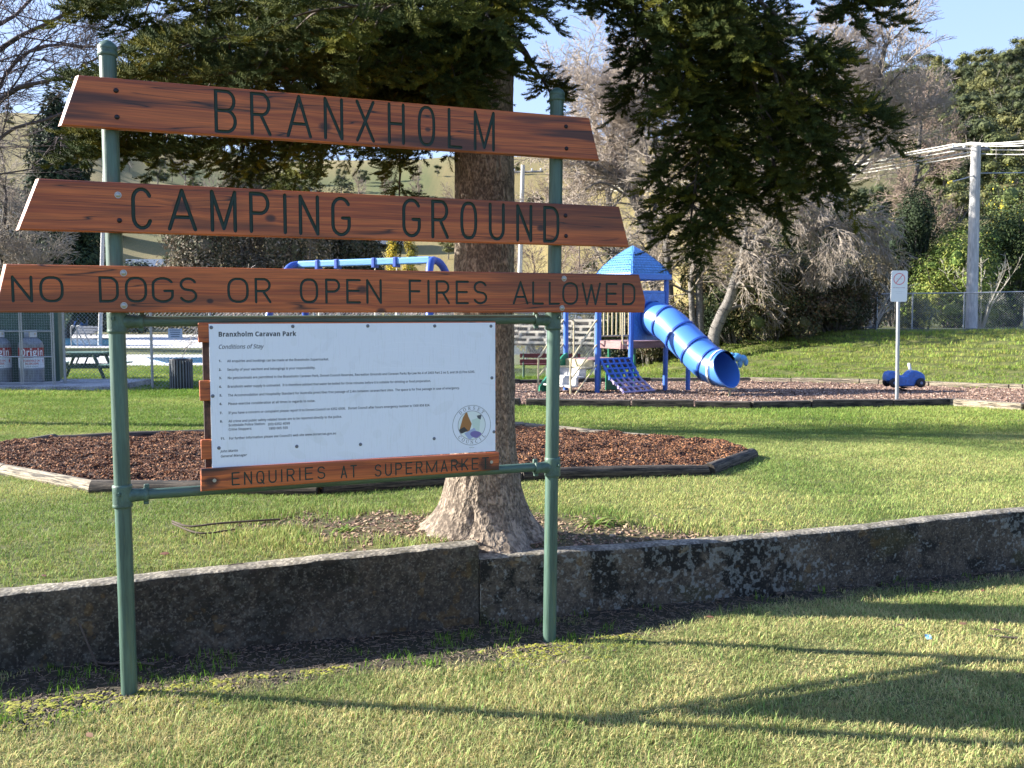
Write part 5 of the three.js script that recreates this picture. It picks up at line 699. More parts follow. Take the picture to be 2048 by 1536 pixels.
{ // park bench with red slats
  const L = onGround(1048, 752, 60), D = 26.8, p = gp(colX(1040, D), D), b = thing('park_bench', 'park bench with dark red slats and green legs on the lawn', 'bench', p.toArray(), -0.05), red = M([0.20, 0.035, 0.035], 0.5, { map: T.fine }), gr = M([0.03, 0.09, 0.05], 0.5);
  for (const y of [0.5, 0.66]) part('back_slat', uvBox(box(1.7, 0.115, 0.03, 0.85, y, 0.16 - (y - 0.5) * 0.3, 0.006)), red, b); for (const z of [-0.05, -0.17, -0.29]) part('seat_slat', uvBox(box(1.7, 0.04, 0.1, 0.85, 0.4, z, 0.006)), red, b);
  for (const x of [0.1, 1.6]) part('leg_frame', merge([rod(V(x, -0.05, -0.32), V(x, 0.4, -0.28), 0.025, 0.025, 6), rod(V(x, -0.05, 0.2), V(x, 0.4, 0.1), 0.025, 0.025, 6), rod(V(x, 0.37, -0.32), V(x, 0.4, 0.14), 0.022, 0.022, 6), rod(V(x, 0.4, 0.18), V(x, 0.74, 0.1), 0.022, 0.022, 6)]), gr, b);
}

// ---------------------------------------------------------------- chain-link fences
const wireMat = M([0.36, 0.38, 0.39], 0.5, { metalness: 0.5 });
function chainMesh(len, h, pitch, r = 0.0022) { // diamond mesh in the x-y plane
  const segs = []; const clipped = (x0, dir) => { let xa = x0, ya = 0, xb = x0 + dir * h, yb = h; if (xb < 0) { yb = h * (0 - x0) / (xb - x0); xb = 0; } if (xb > len) { yb = h * (len - x0) / (xb - x0); xb = len; } if (xa < 0) { ya = (0 - xa) * dir; xa = 0; } if (xa > len) { ya = (len - xa) * dir; xa = len; } if (yb > ya) segs.push([xa, ya, dir * 0.002, r, xb, yb, dir * 0.002, r]); };
  for (let x = -h; x < len; x += pitch) clipped(x, 1); for (let x = 0; x < len + h; x += pitch) clipped(x, -1); return limbs(segs, () => 3);
}
function chainFence(name, label, pts, h, o = {}) { // pts: post positions [x, d]; each bay a mesh panel
  const { pitch = 0.075, r = 0.0032, postR = 0.03, top = true, lift = 0.03, mat = galv, wr = 0.0032 } = o, f = thing(name, label, 'fence');
  pts.forEach(([x, d], i) => { const p = gp(x, d); part('fence_post', rod(p.clone().add(V(0, -0.3, 0)), p.clone().add(V(0, h + 0.03, 0)), postR, postR, 10), mat, f); if (!i) return; const q = gp(...pts[i - 1]), dx = p.clone().sub(q), L = hypot(dx.x, dx.z), g = chainMesh(L, h, pitch, wr), pa = g.attributes.position; for (let k = 0; k < pa.count; k++) pa.setY(k, pa.getY(k) + pa.getX(k) / L * dx.y + lift); g.rotateY(Math.atan2(-dx.z, dx.x)); g.translate(q.x, q.y, q.z); part('mesh_panel', g, wireMat, f); if (top) part('top_rail', rod(q.clone().add(V(0, h + lift, 0)), p.clone().add(V(0, h + lift, 0)), postR * 0.75, postR * 0.75, 8), mat, f); });
  return f;
}
{
  const D = 21.3, X = (px) => (px - 1024) / F * D;
  const fence = chainFence('pool_fence', 'tall chain-link fence beside the gas cage and behind the playground', [[X(128), D], [X(303), D], [X(410), D + 0.4], [X(600), D + 1.6], [X(760), D + 3], [X(930), D + 5.4], [(1094 - 1024) / F * (D + 7), D + 7], [(1190 - 1024) / F * (D + 7.6), D + 7.6]], 1.85, { pitch: 0.085 });
  { const p = at(351, 667, D), cv = document.createElement('canvas'); cv.width = 128; cv.height = 96; const c = cv.getContext('2d'); c.fillStyle = '#b9c6d6'; c.fillRect(0, 0, 128, 96); c.fillStyle = '#51647f'; c.font = 'bold 15px Arial'; c.textAlign = 'center'; ['POOL CLOSED', 'KEEP OUT', 'NO ENTRY', 'WHEN LOCKED'].forEach((s, i) => { c.fillRect(14 + i * 4, 10 + i * 21, 100 - i * 8, 9); }); const t = new THREE.CanvasTexture(cv); t.colorSpace = THREE.SRGBColorSpace; const m = single('fence_notice', box(0.32, 0.22, 0.006), M([0.8, 0.82, 0.85], 0.5, { map: t }), 'small grey notice hung on the pool fence mesh', 'notice'); m.position.copy(p).add(V(0, 0, 0.02)); }
  // green shed wall with gas cage on a slab
  const slabD0 = 20.4; const sl = single('concrete_slab', uvBox(box(6, 0.14, 2.4)), M([0.46, 0.46, 0.45], 0.9, { map: T.fine }), 'pale concrete slab under the gas cage and fence foot', 'slab'); sl.position.set(X(250) - 3, gp(X(60), 21).y + 0.03, -21.6);
  const yS = sl.position.y + 0.07, shed = thing('green_shed', 'green weatherboard shed behind the gas cylinders', 'shed', [(118 - 1024) / F * 22.1, yS - 0.02, -22.1], 0.40), gm = M([0.075, 0.14, 0.105], 0.6, { map: T.soft });
  const hS = 2.3; for (let i = 0; i < 16; i++) { const b = box(4.2, 0.165, 0.02, -2.1, i * 0.145 + 0.08, 0); b.rotateX(0); const p = b.attributes.position; for (let k = 0; k < p.count; k++) if (p.getY(k) < i * 0.145 + 0.05) p.setZ(k, p.getZ(k) + 0.012); b.computeVertexNormals(); part('weatherboard', uvBox(b), gm, shed); }
  part('corner_trim', box(0.1, hS, 0.1, -0.05, hS / 2, 0.0), gm, shed); part('side_wall', box(0.05, hS, 3, -0.03, hS / 2, -1.52), gm, shed); part('cover_strip', box(0.04, hS, 0.03, -0.62, hS / 2, 0.025), M([0.05, 0.09, 0.07], 0.6), shed); part('roof', box(4.6, 0.08, 3.5, -2.1, hS + 0.05, -1.4), M([0.3, 0.32, 0.3], 0.5, { metalness: 0.3 }), shed);
  const cageZ = -20.85, cage = thing('gas_cage', 'silver wire cage standing in front of the gas cylinders', 'cage', [0, yS, cageZ]), cD = 20.85, CX = (px) => (px - 1024) / F * cD;
  for (const px of [-40, 40.5, 44.5, 104, 108]) part('upright', rod(V(CX(px), 0, 0), V(CX(px), 1.95, 0), 0.017, 0.017, 8), galv, cage);
  for (const y of [0.04, 0.62, 1.18, 1.93]) part('cross_bar', rod(V(CX(-40), y, 0), V(CX(106), y, 0), 0.015, 0.015, 8), galv, cage);
  { const sg = []; for (let y = 0.06; y < 1.92; y += 0.055) sg.push([CX(-40), y, 0, 0.0018, CX(106), y, 0, 0.0018]); for (let x = CX(-40); x < CX(106); x += 0.055) sg.push([x, 0.04, 0.003, 0.0018, x, 1.93, 0.003, 0.0018]); part('wire_mesh', limbs(sg, () => 3), wireMat, cage).userData.kind = 'stuff'; }
  for (const px of [108]) part('side_bar', merge([rod(V(CX(px), 0.04, 0), V(CX(px), 0.04, -1.1), 0.014, 0.014, 6), rod(V(CX(px), 1.93, 0), V(CX(px), 1.93, -1.1), 0.014, 0.014, 6)]), galv, cage);
  // gas cylinders
  const lab = document.createElement('canvas'); lab.width = 1024; lab.height = 256; { const c = lab.getContext('2d'); c.fillStyle = '#7d8692'; c.fillRect(0, 0, 1024, 256); c.fillStyle = '#a02a2c'; c.fillRect(0, 0, 1024, 112); c.fillStyle = '#dfe3e8'; c.fillRect(0, 112, 1024, 120); c.fillStyle = '#f2f2f4'; c.font = 'bold 112px Arial'; c.textAlign = 'center'; for (const x of [256, 768]) { c.fillStyle = '#f2f2f4'; c.fillText('Origin', x, 92); c.fillStyle = '#b8413f'; c.font = 'bold 28px Arial'; c.fillText('FLAMMABLE GAS', x - 10, 158); c.fillText('NO SMOKING', x - 10, 190); c.fillStyle = '#555'; c.font = '15px Arial'; c.fillText('LIQUEFIED PETROLEUM', x - 10, 216); c.fillStyle = '#a02a2c'; c.beginPath(); c.moveTo(x + 150, 150); c.lineTo(x + 176, 120); c.lineTo(x + 176, 184); c.fill(); c.font = 'bold 112px Arial'; } }
  const lt = new THREE.CanvasTexture(lab); lt.colorSpace = THREE.SRGBColorSpace; lt.wrapS = THREE.RepeatWrapping; const cylM = M([0.27, 0.29, 0.32], 0.45, { map: T.soft, metalness: 0.2 });
  const D2 = 21.25; for (const [px, lb] of [[77, 'grey gas cylinder with red and white label beside the shed corner'], [10, 'grey gas cylinder with red and white label, second from the shed corner']]) {
    const x = (px - 8 * 0 - 1024) / F * D2 - (px === 77 ? 0.17 : 0.15), c = thing('gas_cylinder', lb, 'gas cylinder', [x, yS, -D2], 0, 'gas cylinders in the cage'), R = 0.255;
    part('body', new THREE.LatheGeometry([[0, 0.02], [R - 0.03, 0.02], [R, 0.06], [R, 0.86], [R - 0.02, 0.93], [R - 0.08, 1.0], [0.1, 1.04], [0, 1.045]].map((q) => new THREE.Vector2(...q)), 32), cylM, c); const l = new THREE.CylinderGeometry(R + 0.003, R + 0.003, 0.5, 40, 1, true); l.rotateY(PI * (px === 77 ? 0.68 : 0.64)); l.translate(0, 0.56, 0); part('printed_label', l, M([0.92, 0.92, 0.92], 0.5, { map: lt }), c);
    part('collar', (() => { const s = new THREE.CylinderGeometry(0.13, 0.13, 0.15, 20, 1, true, 0.4, 4.6); return s; })().translate(0, 1.12, 0), M([0.6, 0.6, 0.6], 0.5, { side: THREE.DoubleSide }), c); part('valve', merge([rod(V(0, 1.03, 0), V(0, 1.13, 0), 0.03, 0.025, 10), rod(V(0.02, 1.11, 0.02), V(0.14, 1.12, 0.05), 0.02, 0.02, 8), rod(V(0, 1.13, 0), V(0, 1.18, 0), 0.04, 0.04, 10)]), M([0.5, 0.45, 0.35], 0.4, { metalness: 0.5 }), c); part('foot_ring', new THREE.CylinderGeometry(R - 0.04, R - 0.04, 0.07, 24, 1, true).translate(0, 0.02, 0), cylM, c);
  }
  // litter bin with ribbed sides
  { const p = gp((361 - 1024) / F * 20.6, 20.6), b = thing('litter_bin', 'dark slatted litter bin standing against the pool fence', 'bin', p.toArray()), h = 0.66, R = 0.235; part('liner', new THREE.LatheGeometry([[0, 0], [R - 0.03, 0], [R - 0.03, h - 0.03], [R - 0.04, h - 0.03], [R - 0.045, 0.05], [0, 0.05]].map((q) => new THREE.Vector2(...q)), 24), darkMetal, b); for (let i = 0; i < 24; i++) { const a = i / 24 * 2 * PI, s = box(0.036, h, 0.018, 0, h / 2, R, 0.006); s.rotateY(a); part('slat', s, M([0.13, 0.145, 0.16], 0.6, { map: T.fine }), b); } part('rim', new THREE.TorusGeometry(R, 0.012, 8, 32).rotateX(PI / 2).translate(0, h, 0), darkMetal, b); }
  // picnic table
  { const D3 = 26.5, p = gp((169 - 1024) / F * D3, D3), t = thing('picnic_table', 'green timber picnic table with fixed seats on the pool lawn', 'picnic table', p.toArray(), 0.05), top = M([0.17, 0.29, 0.22], 0.6, { map: T.fine }), dk = M([0.035, 0.07, 0.05], 0.6), w = 0.78; for (let i = 0; i < 5; i++) part('top_plank', box(1.25, 0.04, 0.14, 0, 0.74, -0.32 + i * 0.15, 0.006), top, t); for (const x of [-0.85, 0.85]) for (const z of [-0.08, 0.08]) part('seat_plank', box(0.26, 0.04, 0.14, x, 0.43, z * 1, 0.006).scale(1, 1, 6.5), top, t); for (const z of [-0.42, 0.42]) { part('cross_beam', box(1.95, 0.1, 0.05, 0, 0.37, z), dk, t); part('top_beam', box(1.1, 0.09, 0.05, 0, 0.67, z), dk, t); for (const s of [-1, 1]) part('leg', rod(V(s * 0.42, 0.7, z + 0.05), V(s * 0.72, -0.03, z + 0.05), 0.05, 0.05, 4), dk, t); } for (const s of [-0.12, 0.12]) part('brace', rod(V(s, 0.7, 0), V(s, 0.38, 0.4), 0.025, 0.025, 4), dk, t); }
}
// pool terrace
{
  const py = -0.508, flat = (pts, y, name, mat, o) => { const s = new THREE.Shape(pts.map(([x, d]) => new THREE.Vector2(x, d))); const g = new THREE.ExtrudeGeometry(s, { depth: 0.12, bevelEnabled: false }); g.rotateX(-PI / 2); g.translate(0, y - 0.12, 0); return struct(name, uvBox(g), mat); };
  const X = (px, d) => (px - 1024) / F * d, quad = (l0, r0, d0, l1, r1, d1) => [[X(l0, d0), d0], [X(r0, d0), d0], [X(r1, d1), d1], [X(l1, d1), d1]], deck = M([0.72, 0.70, 0.66], 0.85, { map: T.fine }), water = MP([0.10, 0.34, 0.62], 0.08, { clearcoat: 0.4 });
  flat(quad(60, 640, 35.5, 60, 640, 45), py + 0.02, 'paddling_pool_deck', deck); flat(quad(330, 600, 37.5, 290, 600, 42), py + 0.035, 'paddling_pool_water', water);
  flat(quad(-300, 640, 54, -300, 640, 86), py + 0.02, 'main_pool_deck', deck); flat(quad(-300, 238, 57, -300, 248, 74), py + 0.035, 'main_pool_water', water);
  const lad = thing('pool_ladder', 'pair of steel pool handrails at the pool edge', 'ladder', [X(165, 56), py, -56]); for (const x of [-0.5, -0.15]) part('handrail', tube([V(x, -0.1, 0.3), V(x, 1.05, 0.3), V(x + 0.12, 1.25, 0.3), V(x + 0.3, 1.1, 0.3), V(x + 0.85, -0.1, 0.3)], 0.035, 8, 40), galv, lad);
  const D = 82, bench = thing('tiered_seat', 'grey slatted spectator seat at the far side of the pool', 'seat', [X(150, D), highGround(X(150, D), D), -D]); for (const [y, z] of [[0.3, 0.4], [0.5, -0.1], [0.72, -0.6]]) part('plank', box(4.4, 0.16, 0.5, -0.3, y, z, 0.02), M([0.42, 0.42, 0.42], 0.6), bench); for (const x of [-2.2, 1.6]) part('frame', merge([rod(V(x, 0, 0.5), V(x, 0.72, -0.7), 0.05), rod(V(x, 0, -0.7), V(x, 0.72, -0.7), 0.05)]), galv, bench);
  const D2 = 88, tk = thing('water_tank', 'blue plastic water tank on a stand beyond the pool', 'tank', [X(147, D2), highGround(X(147, D2), D2) + 0.8, -D2]); part('stand', box(2.6, 0.8, 2.6, 0, -0.4, 0), M([0.3, 0.3, 0.3], 0.8), tk); part('shell', new THREE.LatheGeometry([[0, 0], [1.25, 0], [1.3, 0.2], [1.3, 1.9], [1.15, 2.1], [0.3, 2.3], [0, 2.3]].map((q) => new THREE.Vector2(...q)), 32), plastic([0.04, 0.19, 0.6], 0.4), tk); for (const y of [0.5, 1.0, 1.5]) part('rib', new THREE.TorusGeometry(1.31, 0.05, 6, 40).rotateX(PI / 2).translate(0, y, 0), plastic([0.04, 0.19, 0.6], 0.4), tk);
}

// ---------------------------------------------------------------- vegetation builders
const barkPale = M([0.20, 0.18, 0.155], 0.9, { map: T.rough }), barkGrey = M([0.13, 0.115, 0.10], 0.9, { map: T.rough }), barkTwig = M([0.30, 0.25, 0.195], 0.9), barkDark = M([0.075, 0.062, 0.058], 0.9, { map: T.fine });
const leafMat = MP([1, 1, 1], 0.7, { vertexColors: true, transmission: 0.14, side: THREE.DoubleSide, specularIntensity: 0.3 });
function bareTree(seed, o) { // limbs of a leafless tree: {stems:[[pts..., r0]], levels, kids, len, wig, droop}
  const r = rng(seed), heavy = [], twigs = [], { kids = [7, 6, 5, 3], len = [2.2, 1.1, 0.55, 0.3], wig = 0.25, droop = 0.0, up = 0.12, minR = 0.006, spread = 0.9, curl = 0 } = o;
  function grow(p, d, L, rad, lv) {
    const n = max(3, Math.round(L / (0.12 + 0.5 * L / 4))), st = L / n; let q = p.clone(), k = kids[lv] ?? 0, sp = r() * 6; const ax = V(r() - 0.5, r() - 0.5, r() - 0.5).normalize();
    for (let i = 0; i < n; i++) {
      d.x += (r() - 0.5) * wig * 2; d.z += (r() - 0.5) * wig * 2; d.y += (r() - 0.5) * wig + up * (lv < 2 ? 1 : 0.3) * st - droop * st * (lv > 1 ? 1.5 : 0.5); if (curl && lv > 0) d.addScaledVector(ax, curl * sin(sp + i * 1.9)); d.normalize();
      const e = q.clone().addScaledVector(d, st), ra = max(minR, rad * (1 - 0.65 * i / n)), rb = max(minR * 0.8, rad * (1 - 0.65 * (i + 1) / n)); (ra > 0.03 ? heavy : twigs).push([q.x, q.y, q.z, ra, e.x, e.y, e.z, rb]); q = e;
      const want = k * (i + 1) / n; if (lv < kids.length && i >= (lv === 0 ? floor(n * 0.2) : 0)) { const c = floor(want) - floor(k * i / n); for (let j = 0; j < c; j++) child(q, d, rad, lv, i / n); }
    }
    if (lv < kids.length) child(q, d, rad * 0.6, lv, 1, 0.4);
  }
  function child(p, d, rad, lv, t, sprd = spread) { const s = V(r() - 0.5, (r() - 0.5) * 0.7, r() - 0.5).normalize(), dd = d.clone().addScaledVector(s, sprd * (0.7 + 0.6 * r())).normalize(); grow(p, dd, (len[lv + 1] ?? 0.3) * (0.6 + 0.8 * r()) * (1 - 0.35 * t), rad * 0.5, lv + 1); }
  for (const { pts, r0, r1 = r0 * 0.45, kid = kids[0] } of o.stems) {
    const c = new THREE.CatmullRomCurve3(pts), L = c.getLength(), n = max(6, Math.ceil(L / 0.22)); let q = c.getPointAt(0);
    for (let i = 1; i <= n; i++) { const t = i / n, e = c.getPointAt(t), d = c.getTangentAt(t), ra = lerp(r0, r1, (i - 1) / n), rb = lerp(r0, r1, t); e.x += (r() - 0.5) * 0.03; e.z += (r() - 0.5) * 0.03; (ra > 0.03 ? heavy : twigs).push([q.x, q.y, q.z, ra, e.x, e.y, e.z, rb * 1.02]); q = e; if (t > (o.from ?? 0.35)) { const cN = floor(kid * t) - floor(kid * (i - 1) / n); for (let j = 0; j < cN; j++) child(q, d, rb, 0, t * 0.7); } }
    child(q, c.getTangentAt(1), r1, 0, 0.2, 0.3);
  }
  return { heavy: limbs(heavy), twigs: limbs(twigs, (ra) => ra > 0.016 ? 4 : 3) };
}
function placeBare(name, label, seed, base, o, mats = [barkPale, barkTwig], group) { const t = thing(name, label, 'tree', base.toArray(), 0, group); const g = bareTree(seed, o); part('trunk', g.heavy, mats[0], t); part('twigs', g.twigs, mats[1], t); return t; }
function leafCloud(seed, n, clumps, size, cols, { flat = 0.4, shell = 0.55, core = 0 } = {}) { // many small leaves in clumps [x,y,z,rx,ry,rz]
  const s = new Soup(), r = rng(seed), vol = clumps.map((c) => pow(c[3] * c[4] * c[5], 0.75)), tot = vol.reduce((a, b) => a + b, 0);
  clumps.forEach((c, ci) => { const m = Math.round(n * vol[ci] / tot), hue = r(), br = 0.8 + 0.4 * r();
    for (let i = 0; i < m; i++) { const v = V(r() * 2 - 1, r() * 2 - 1, r() * 2 - 1); const l = v.length(); if (l > 1) { i--; continue; } v.multiplyScalar(pow(l, shell - 1)); const lump = 1 + 0.35 * (vnoise(v.x * 2.5 + ci * 7, v.y * 2.5 + v.z * 2.5, seed) - 0.5) * 2; const x = c[0] + v.x * c[3] * lump, y = c[1] + v.y * c[4] * lump, z = c[2] + v.z * c[5] * lump;
      const a = V(r() - 0.5, r() - 0.5, r() - 0.5).normalize(), nr = v.clone().normalize().multiplyScalar(0.9).add(V(0, flat, 0)).addScaledVector(a, 0.9).normalize(), u = V().crossVectors(nr, a).normalize(), w = V().crossVectors(nr, u), sz = size * (0.6 + 0.8 * r()), k = br * (0.75 + 0.5 * r()), q = r() < 0.5 ? hue : r(), ca = cols[floor(q * 0.999 * cols.length)], col = [ca[0] * k, ca[1] * k, ca[2] * k], P = (s1, s2) => [x + u.x * s1 * sz + w.x * s2 * sz * 0.6, y + u.y * s1 * sz + w.y * s2 * sz * 0.6, z + u.z * s1 * sz + w.z * s2 * sz * 0.6];
      s.tri(P(-0.5, 0), P(0, -0.4), P(0.6, 0), col); s.tri(P(-0.5, 0), P(0.6, 0), P(0, 0.4), col); } });
  if (core) { const ico = new THREE.IcosahedronGeometry(1, 1).attributes.position; clumps.forEach((c, ci) => { const ca = cols[(ci * 7) % cols.length], P = (i) => { const x = ico.getX(i), y = ico.getY(i), z = ico.getZ(i), k = core * (0.8 + 0.5 * vnoise(x * 2 + ci * 3, y * 2 + z * 3, seed + 3)); return [c[0] + x * c[3] * k, c[1] + y * c[4] * k, c[2] + z * c[5] * k]; }; for (let i = 0; i < ico.count; i += 3) s.tri(P(i), P(i + 1), P(i + 2), ca); }); }
  return s.geo();
}
function shrub(name, label, category, base, seed, n, clumps, size, cols, o = {}) { // leaves on a bundle of stems
  const t = thing(name, label, category, base.toArray(), 0, o.group), r = rng(seed + 5), sg = []; for (const c of clumps) { const k = o.stems ?? 2; for (let i = 0; i < k; i++) { const e = V(c[0] + (r() - 0.5) * c[3], c[1] + (r() - 0.2) * c[4] * 0.7, c[2] + (r() - 0.5) * c[5]), b = V(e.x * 0.15 + (r() - 0.5) * 0.3, -0.1, e.z * 0.15 + (r() - 0.5) * 0.3), m = b.clone().lerp(e, 0.55).add(V((r() - 0.5) * 0.3, 0.15, (r() - 0.5) * 0.3)), R = o.stemR ?? 0.04; sg.push([b.x, b.y, b.z, R, m.x, m.y, m.z, R * 0.7], [m.x, m.y, m.z, R * 0.7, e.x, e.y, e.z, R * 0.3]); } }
  part('stems', limbs(sg), o.bark ?? barkGrey, t); part('foliage', leafCloud(seed, n, clumps, size, cols, { core: 0.3, ...o }), leafMat, t); return t;
}
const blobs = (seed, k, W, H, D, y0 = 0, s = 0.5) => { const r = rng(seed), out = []; for (let i = 0; i < k; i++) { const a = r() * 2 * PI, q = sqrt(r()), y = r(); const w = sqrt(max(0.08, 1 - (y * 1.6 - 0.55) ** 2)); out.push([cos(a) * q * W * w * 0.72, y0 + H * (0.12 + 0.8 * y), sin(a) * q * D * w * 0.72, W * s * (0.6 + 0.5 * r()), H * s * 0.5 * (0.6 + 0.5 * r()), D * s * (0.6 + 0.5 * r())]); } return out; };
const gAt = (px, d, dy = 0) => { const x = (px - 1024) / F * d; return V(x, ground(x, d) + dy, -d); };
const hAt = (py, d) => at(1024, py, d).y;       // world height seen at a pixel row and distance

// ---------------------------------------------------------------- trees and shrubs behind the playground
{
  const rel = (b, list) => list.map(([px, py, d]) => at(px, py, d).sub(b));
  { const b = gAt(1422, 28); placeBare('leaning_tree', 'leaning bare tree with pale trunk and curly drooping twigs above the slide', 2001, b, { stems: [{ pts: [V(0, -0.2, 0), ...rel(b, [[1432, 660, 28], [1462, 590, 27.8], [1482, 530, 27.6], [1520, 470, 27.4], [1580, 420, 27.2]])], r0: 0.2, kid: 16 }, { pts: rel(b, [[1482, 530, 27.6], [1490, 480, 27.5], [1497, 420, 27.5], [1500, 380, 27.4]]), r0: 0.1, kid: 10 }, { pts: rel(b, [[1560, 440, 27.3], [1630, 460, 27], [1690, 440, 27]]), r0: 0.07, kid: 10 }], kids: [14, 6, 5, 4], len: [2, 1.3, 0.8, 0.45, 0.3], wig: 0.3, droop: 0.75, curl: 0.35, up: 0.05, from: 0.3, minR: 0.0085 }); }
  { const b = gAt(1392, 29); placeBare('bare_tree', 'bare tree with two close pale stems just behind the tower', 2011, b, { stems: [{ pts: [V(-0.1, -0.2, 0), ...rel(b, [[1386, 640, 29], [1382, 570, 29], [1392, 500, 29], [1398, 430, 29], [1412, 330, 29]])], r0: 0.11, kid: 12 }, { pts: [V(0.15, -0.2, 0), ...rel(b, [[1400, 620, 29], [1398, 560, 29], [1412, 500, 29.2], [1440, 430, 29.4], [1470, 350, 29.6]])], r0: 0.14, kid: 12 }], kids: [12, 6, 5, 4], len: [2, 1.4, 0.8, 0.45, 0.3], wig: 0.28, droop: 0.35, curl: 0.2, minR: 0.008 }); }
  { const b = gAt(1345, 31); placeBare('bare_tree', 'bare tree with dark upright trunk between tower and twin-stemmed tree', 2021, b, { stems: [{ pts: [V(0, -0.2, 0), ...rel(b, [[1344, 640, 31], [1338, 560, 31], [1332, 480, 31], [1322, 400, 31], [1330, 300, 31]])], r0: 0.15, kid: 14 }], kids: [14, 7, 5, 4], len: [2, 1.5, 0.8, 0.45, 0.3], wig: 0.25, droop: 0.25, curl: 0.15, minR: 0.008 }, [barkGrey, barkTwig]); }
  { const b = gAt(1312, 34); placeBare('spreading_tree', 'big bare spreading tree with pinkish fine twigs rising over the tower roof', 2031, b, { stems: [{ pts: [V(0, -0.3, 0), ...rel(b, [[1310, 560, 34], [1300, 470, 34], [1280, 420, 34], [1245, 370, 34], [1195, 335, 34], [1150, 318, 34]])], r0: 0.22, kid: 16 }, { pts: rel(b, [[1298, 460, 34], [1272, 400, 34.3], [1240, 350, 34.5], [1225, 290, 34.6], [1232, 210, 34.8]]), r0: 0.14, kid: 18 }, { pts: rel(b, [[1300, 470, 34], [1318, 380, 34.2], [1312, 290, 34.4], [1300, 200, 34.5], [1290, 150, 34.5]]), r0: 0.14, kid: 18 }, { pts: rel(b, [[1314, 380, 34.2], [1270, 260, 34], [1190, 190, 34]]), r0: 0.09, kid: 14 }, { pts: rel(b, [[1260, 395, 34], [1200, 365, 33.5], [1150, 395, 33.2]]), r0: 0.05, kid: 8 }], kids: [16, 7, 5, 4], len: [2, 1.5, 0.9, 0.5, 0.32], wig: 0.26, droop: 0.12, curl: 0.2, from: 0.25, minR: 0.0085, spread: 1.0 }, [barkPale, M([0.36, 0.295, 0.235], 0.9)]); }
  { const b = gAt(1660, 38); placeBare('tall_bare_tree', 'tall bare poplar-like tree standing behind the dark thicket', 2041, b, { stems: [{ pts: [V(0, -0.3, 0), ...rel(b, [[1655, 540, 38], [1650, 440, 38], [1690, 330, 38], [1735, 240, 38], [1760, 150, 38], [1770, 90, 38]])], r0: 0.2, kid: 20 }, { pts: rel(b, [[1690, 330, 38], [1700, 250, 38.3], [1690, 180, 38.5], [1680, 120, 38.6]]), r0: 0.1, kid: 14 }, { pts: rel(b, [[1652, 430, 38], [1610, 330, 38], [1590, 230, 38], [1560, 150, 38]]), r0: 0.1, kid: 14 }, { pts: rel(b, [[1670, 370, 38], [1740, 310, 38], [1800, 250, 38.2]]), r0: 0.08, kid: 12 }], kids: [16, 7, 5, 4], len: [2, 1.9, 1.1, 0.6, 0.38], wig: 0.24, droop: 0.0, up: 0.3, curl: 0.12, from: 0.25, minR: 0.0095 }, [barkPale, M([0.36, 0.30, 0.245], 0.9)]); }
  { const b = gAt(1840, 52); placeBare('bare_tree', 'bare pinkish-brown tree in front of the forested hillside', 2051, b, { stems: [{ pts: [V(0, -0.3, 0), ...rel(b, [[1836, 480, 52], [1826, 400, 52], [1836, 320, 52], [1842, 250, 52]])], r0: 0.2, kid: 22 }], kids: [17, 7, 5, 4], len: [2, 2.2, 1.2, 0.7, 0.42], wig: 0.22, droop: 0.05, up: 0.2, from: 0.3, minR: 0.012 }, [barkGrey, M([0.26, 0.195, 0.155], 0.9)]); }
  { const b = gAt(1230, 48); placeBare('bare_tree', 'twiggy bare tree on the dry slope left of the tower', 2061, b, { stems: [{ pts: [V(0, -0.3, 0), ...rel(b, [[1226, 470, 48], [1215, 380, 48], [1195, 280, 48], [1180, 200, 48], [1175, 170, 48]])], r0: 0.2, kid: 20 }, { pts: rel(b, [[1215, 380, 48], [1250, 300, 48], [1290, 200, 48], [1300, 160, 48]]), r0: 0.12, kid: 16 }], kids: [16, 7, 5, 4], len: [2, 2.2, 1.2, 0.65, 0.4], wig: 0.24, droop: 0.1, up: 0.2, from: 0.25, minR: 0.011 }, [barkPale, M([0.37, 0.31, 0.245], 0.9)]); }
  { const b = gAt(1560, 44); placeBare('bare_tree', 'bare grey tree behind the leaning tree', 2066, b, { stems: [{ pts: [V(0, -0.3, 0), ...rel(b, [[1555, 470, 44], [1540, 380, 44], [1530, 280, 44], [1500, 190, 44]])], r0: 0.2, kid: 20 }, { pts: rel(b, [[1545, 400, 44], [1600, 320, 44], [1640, 240, 44]]), r0: 0.12, kid: 16 }], kids: [16, 7, 5, 4], len: [2, 2.2, 1.2, 0.65, 0.4], wig: 0.24, droop: 0.1, up: 0.2, from: 0.2, minR: 0.011 }, [barkPale, M([0.35, 0.29, 0.235], 0.9)]); }
  // thicket
  const thick = [[0.055, 0.06, 0.028], [0.09, 0.085, 0.035], [0.12, 0.085, 0.05], [0.04, 0.05, 0.022], [0.15, 0.10, 0.06]], darkG = [[0.03, 0.05, 0.02], [0.05, 0.075, 0.028], [0.025, 0.035, 0.018]], olive = [[0.10, 0.12, 0.04], [0.15, 0.15, 0.05], [0.07, 0.09, 0.03], [0.17, 0.13, 0.06]];
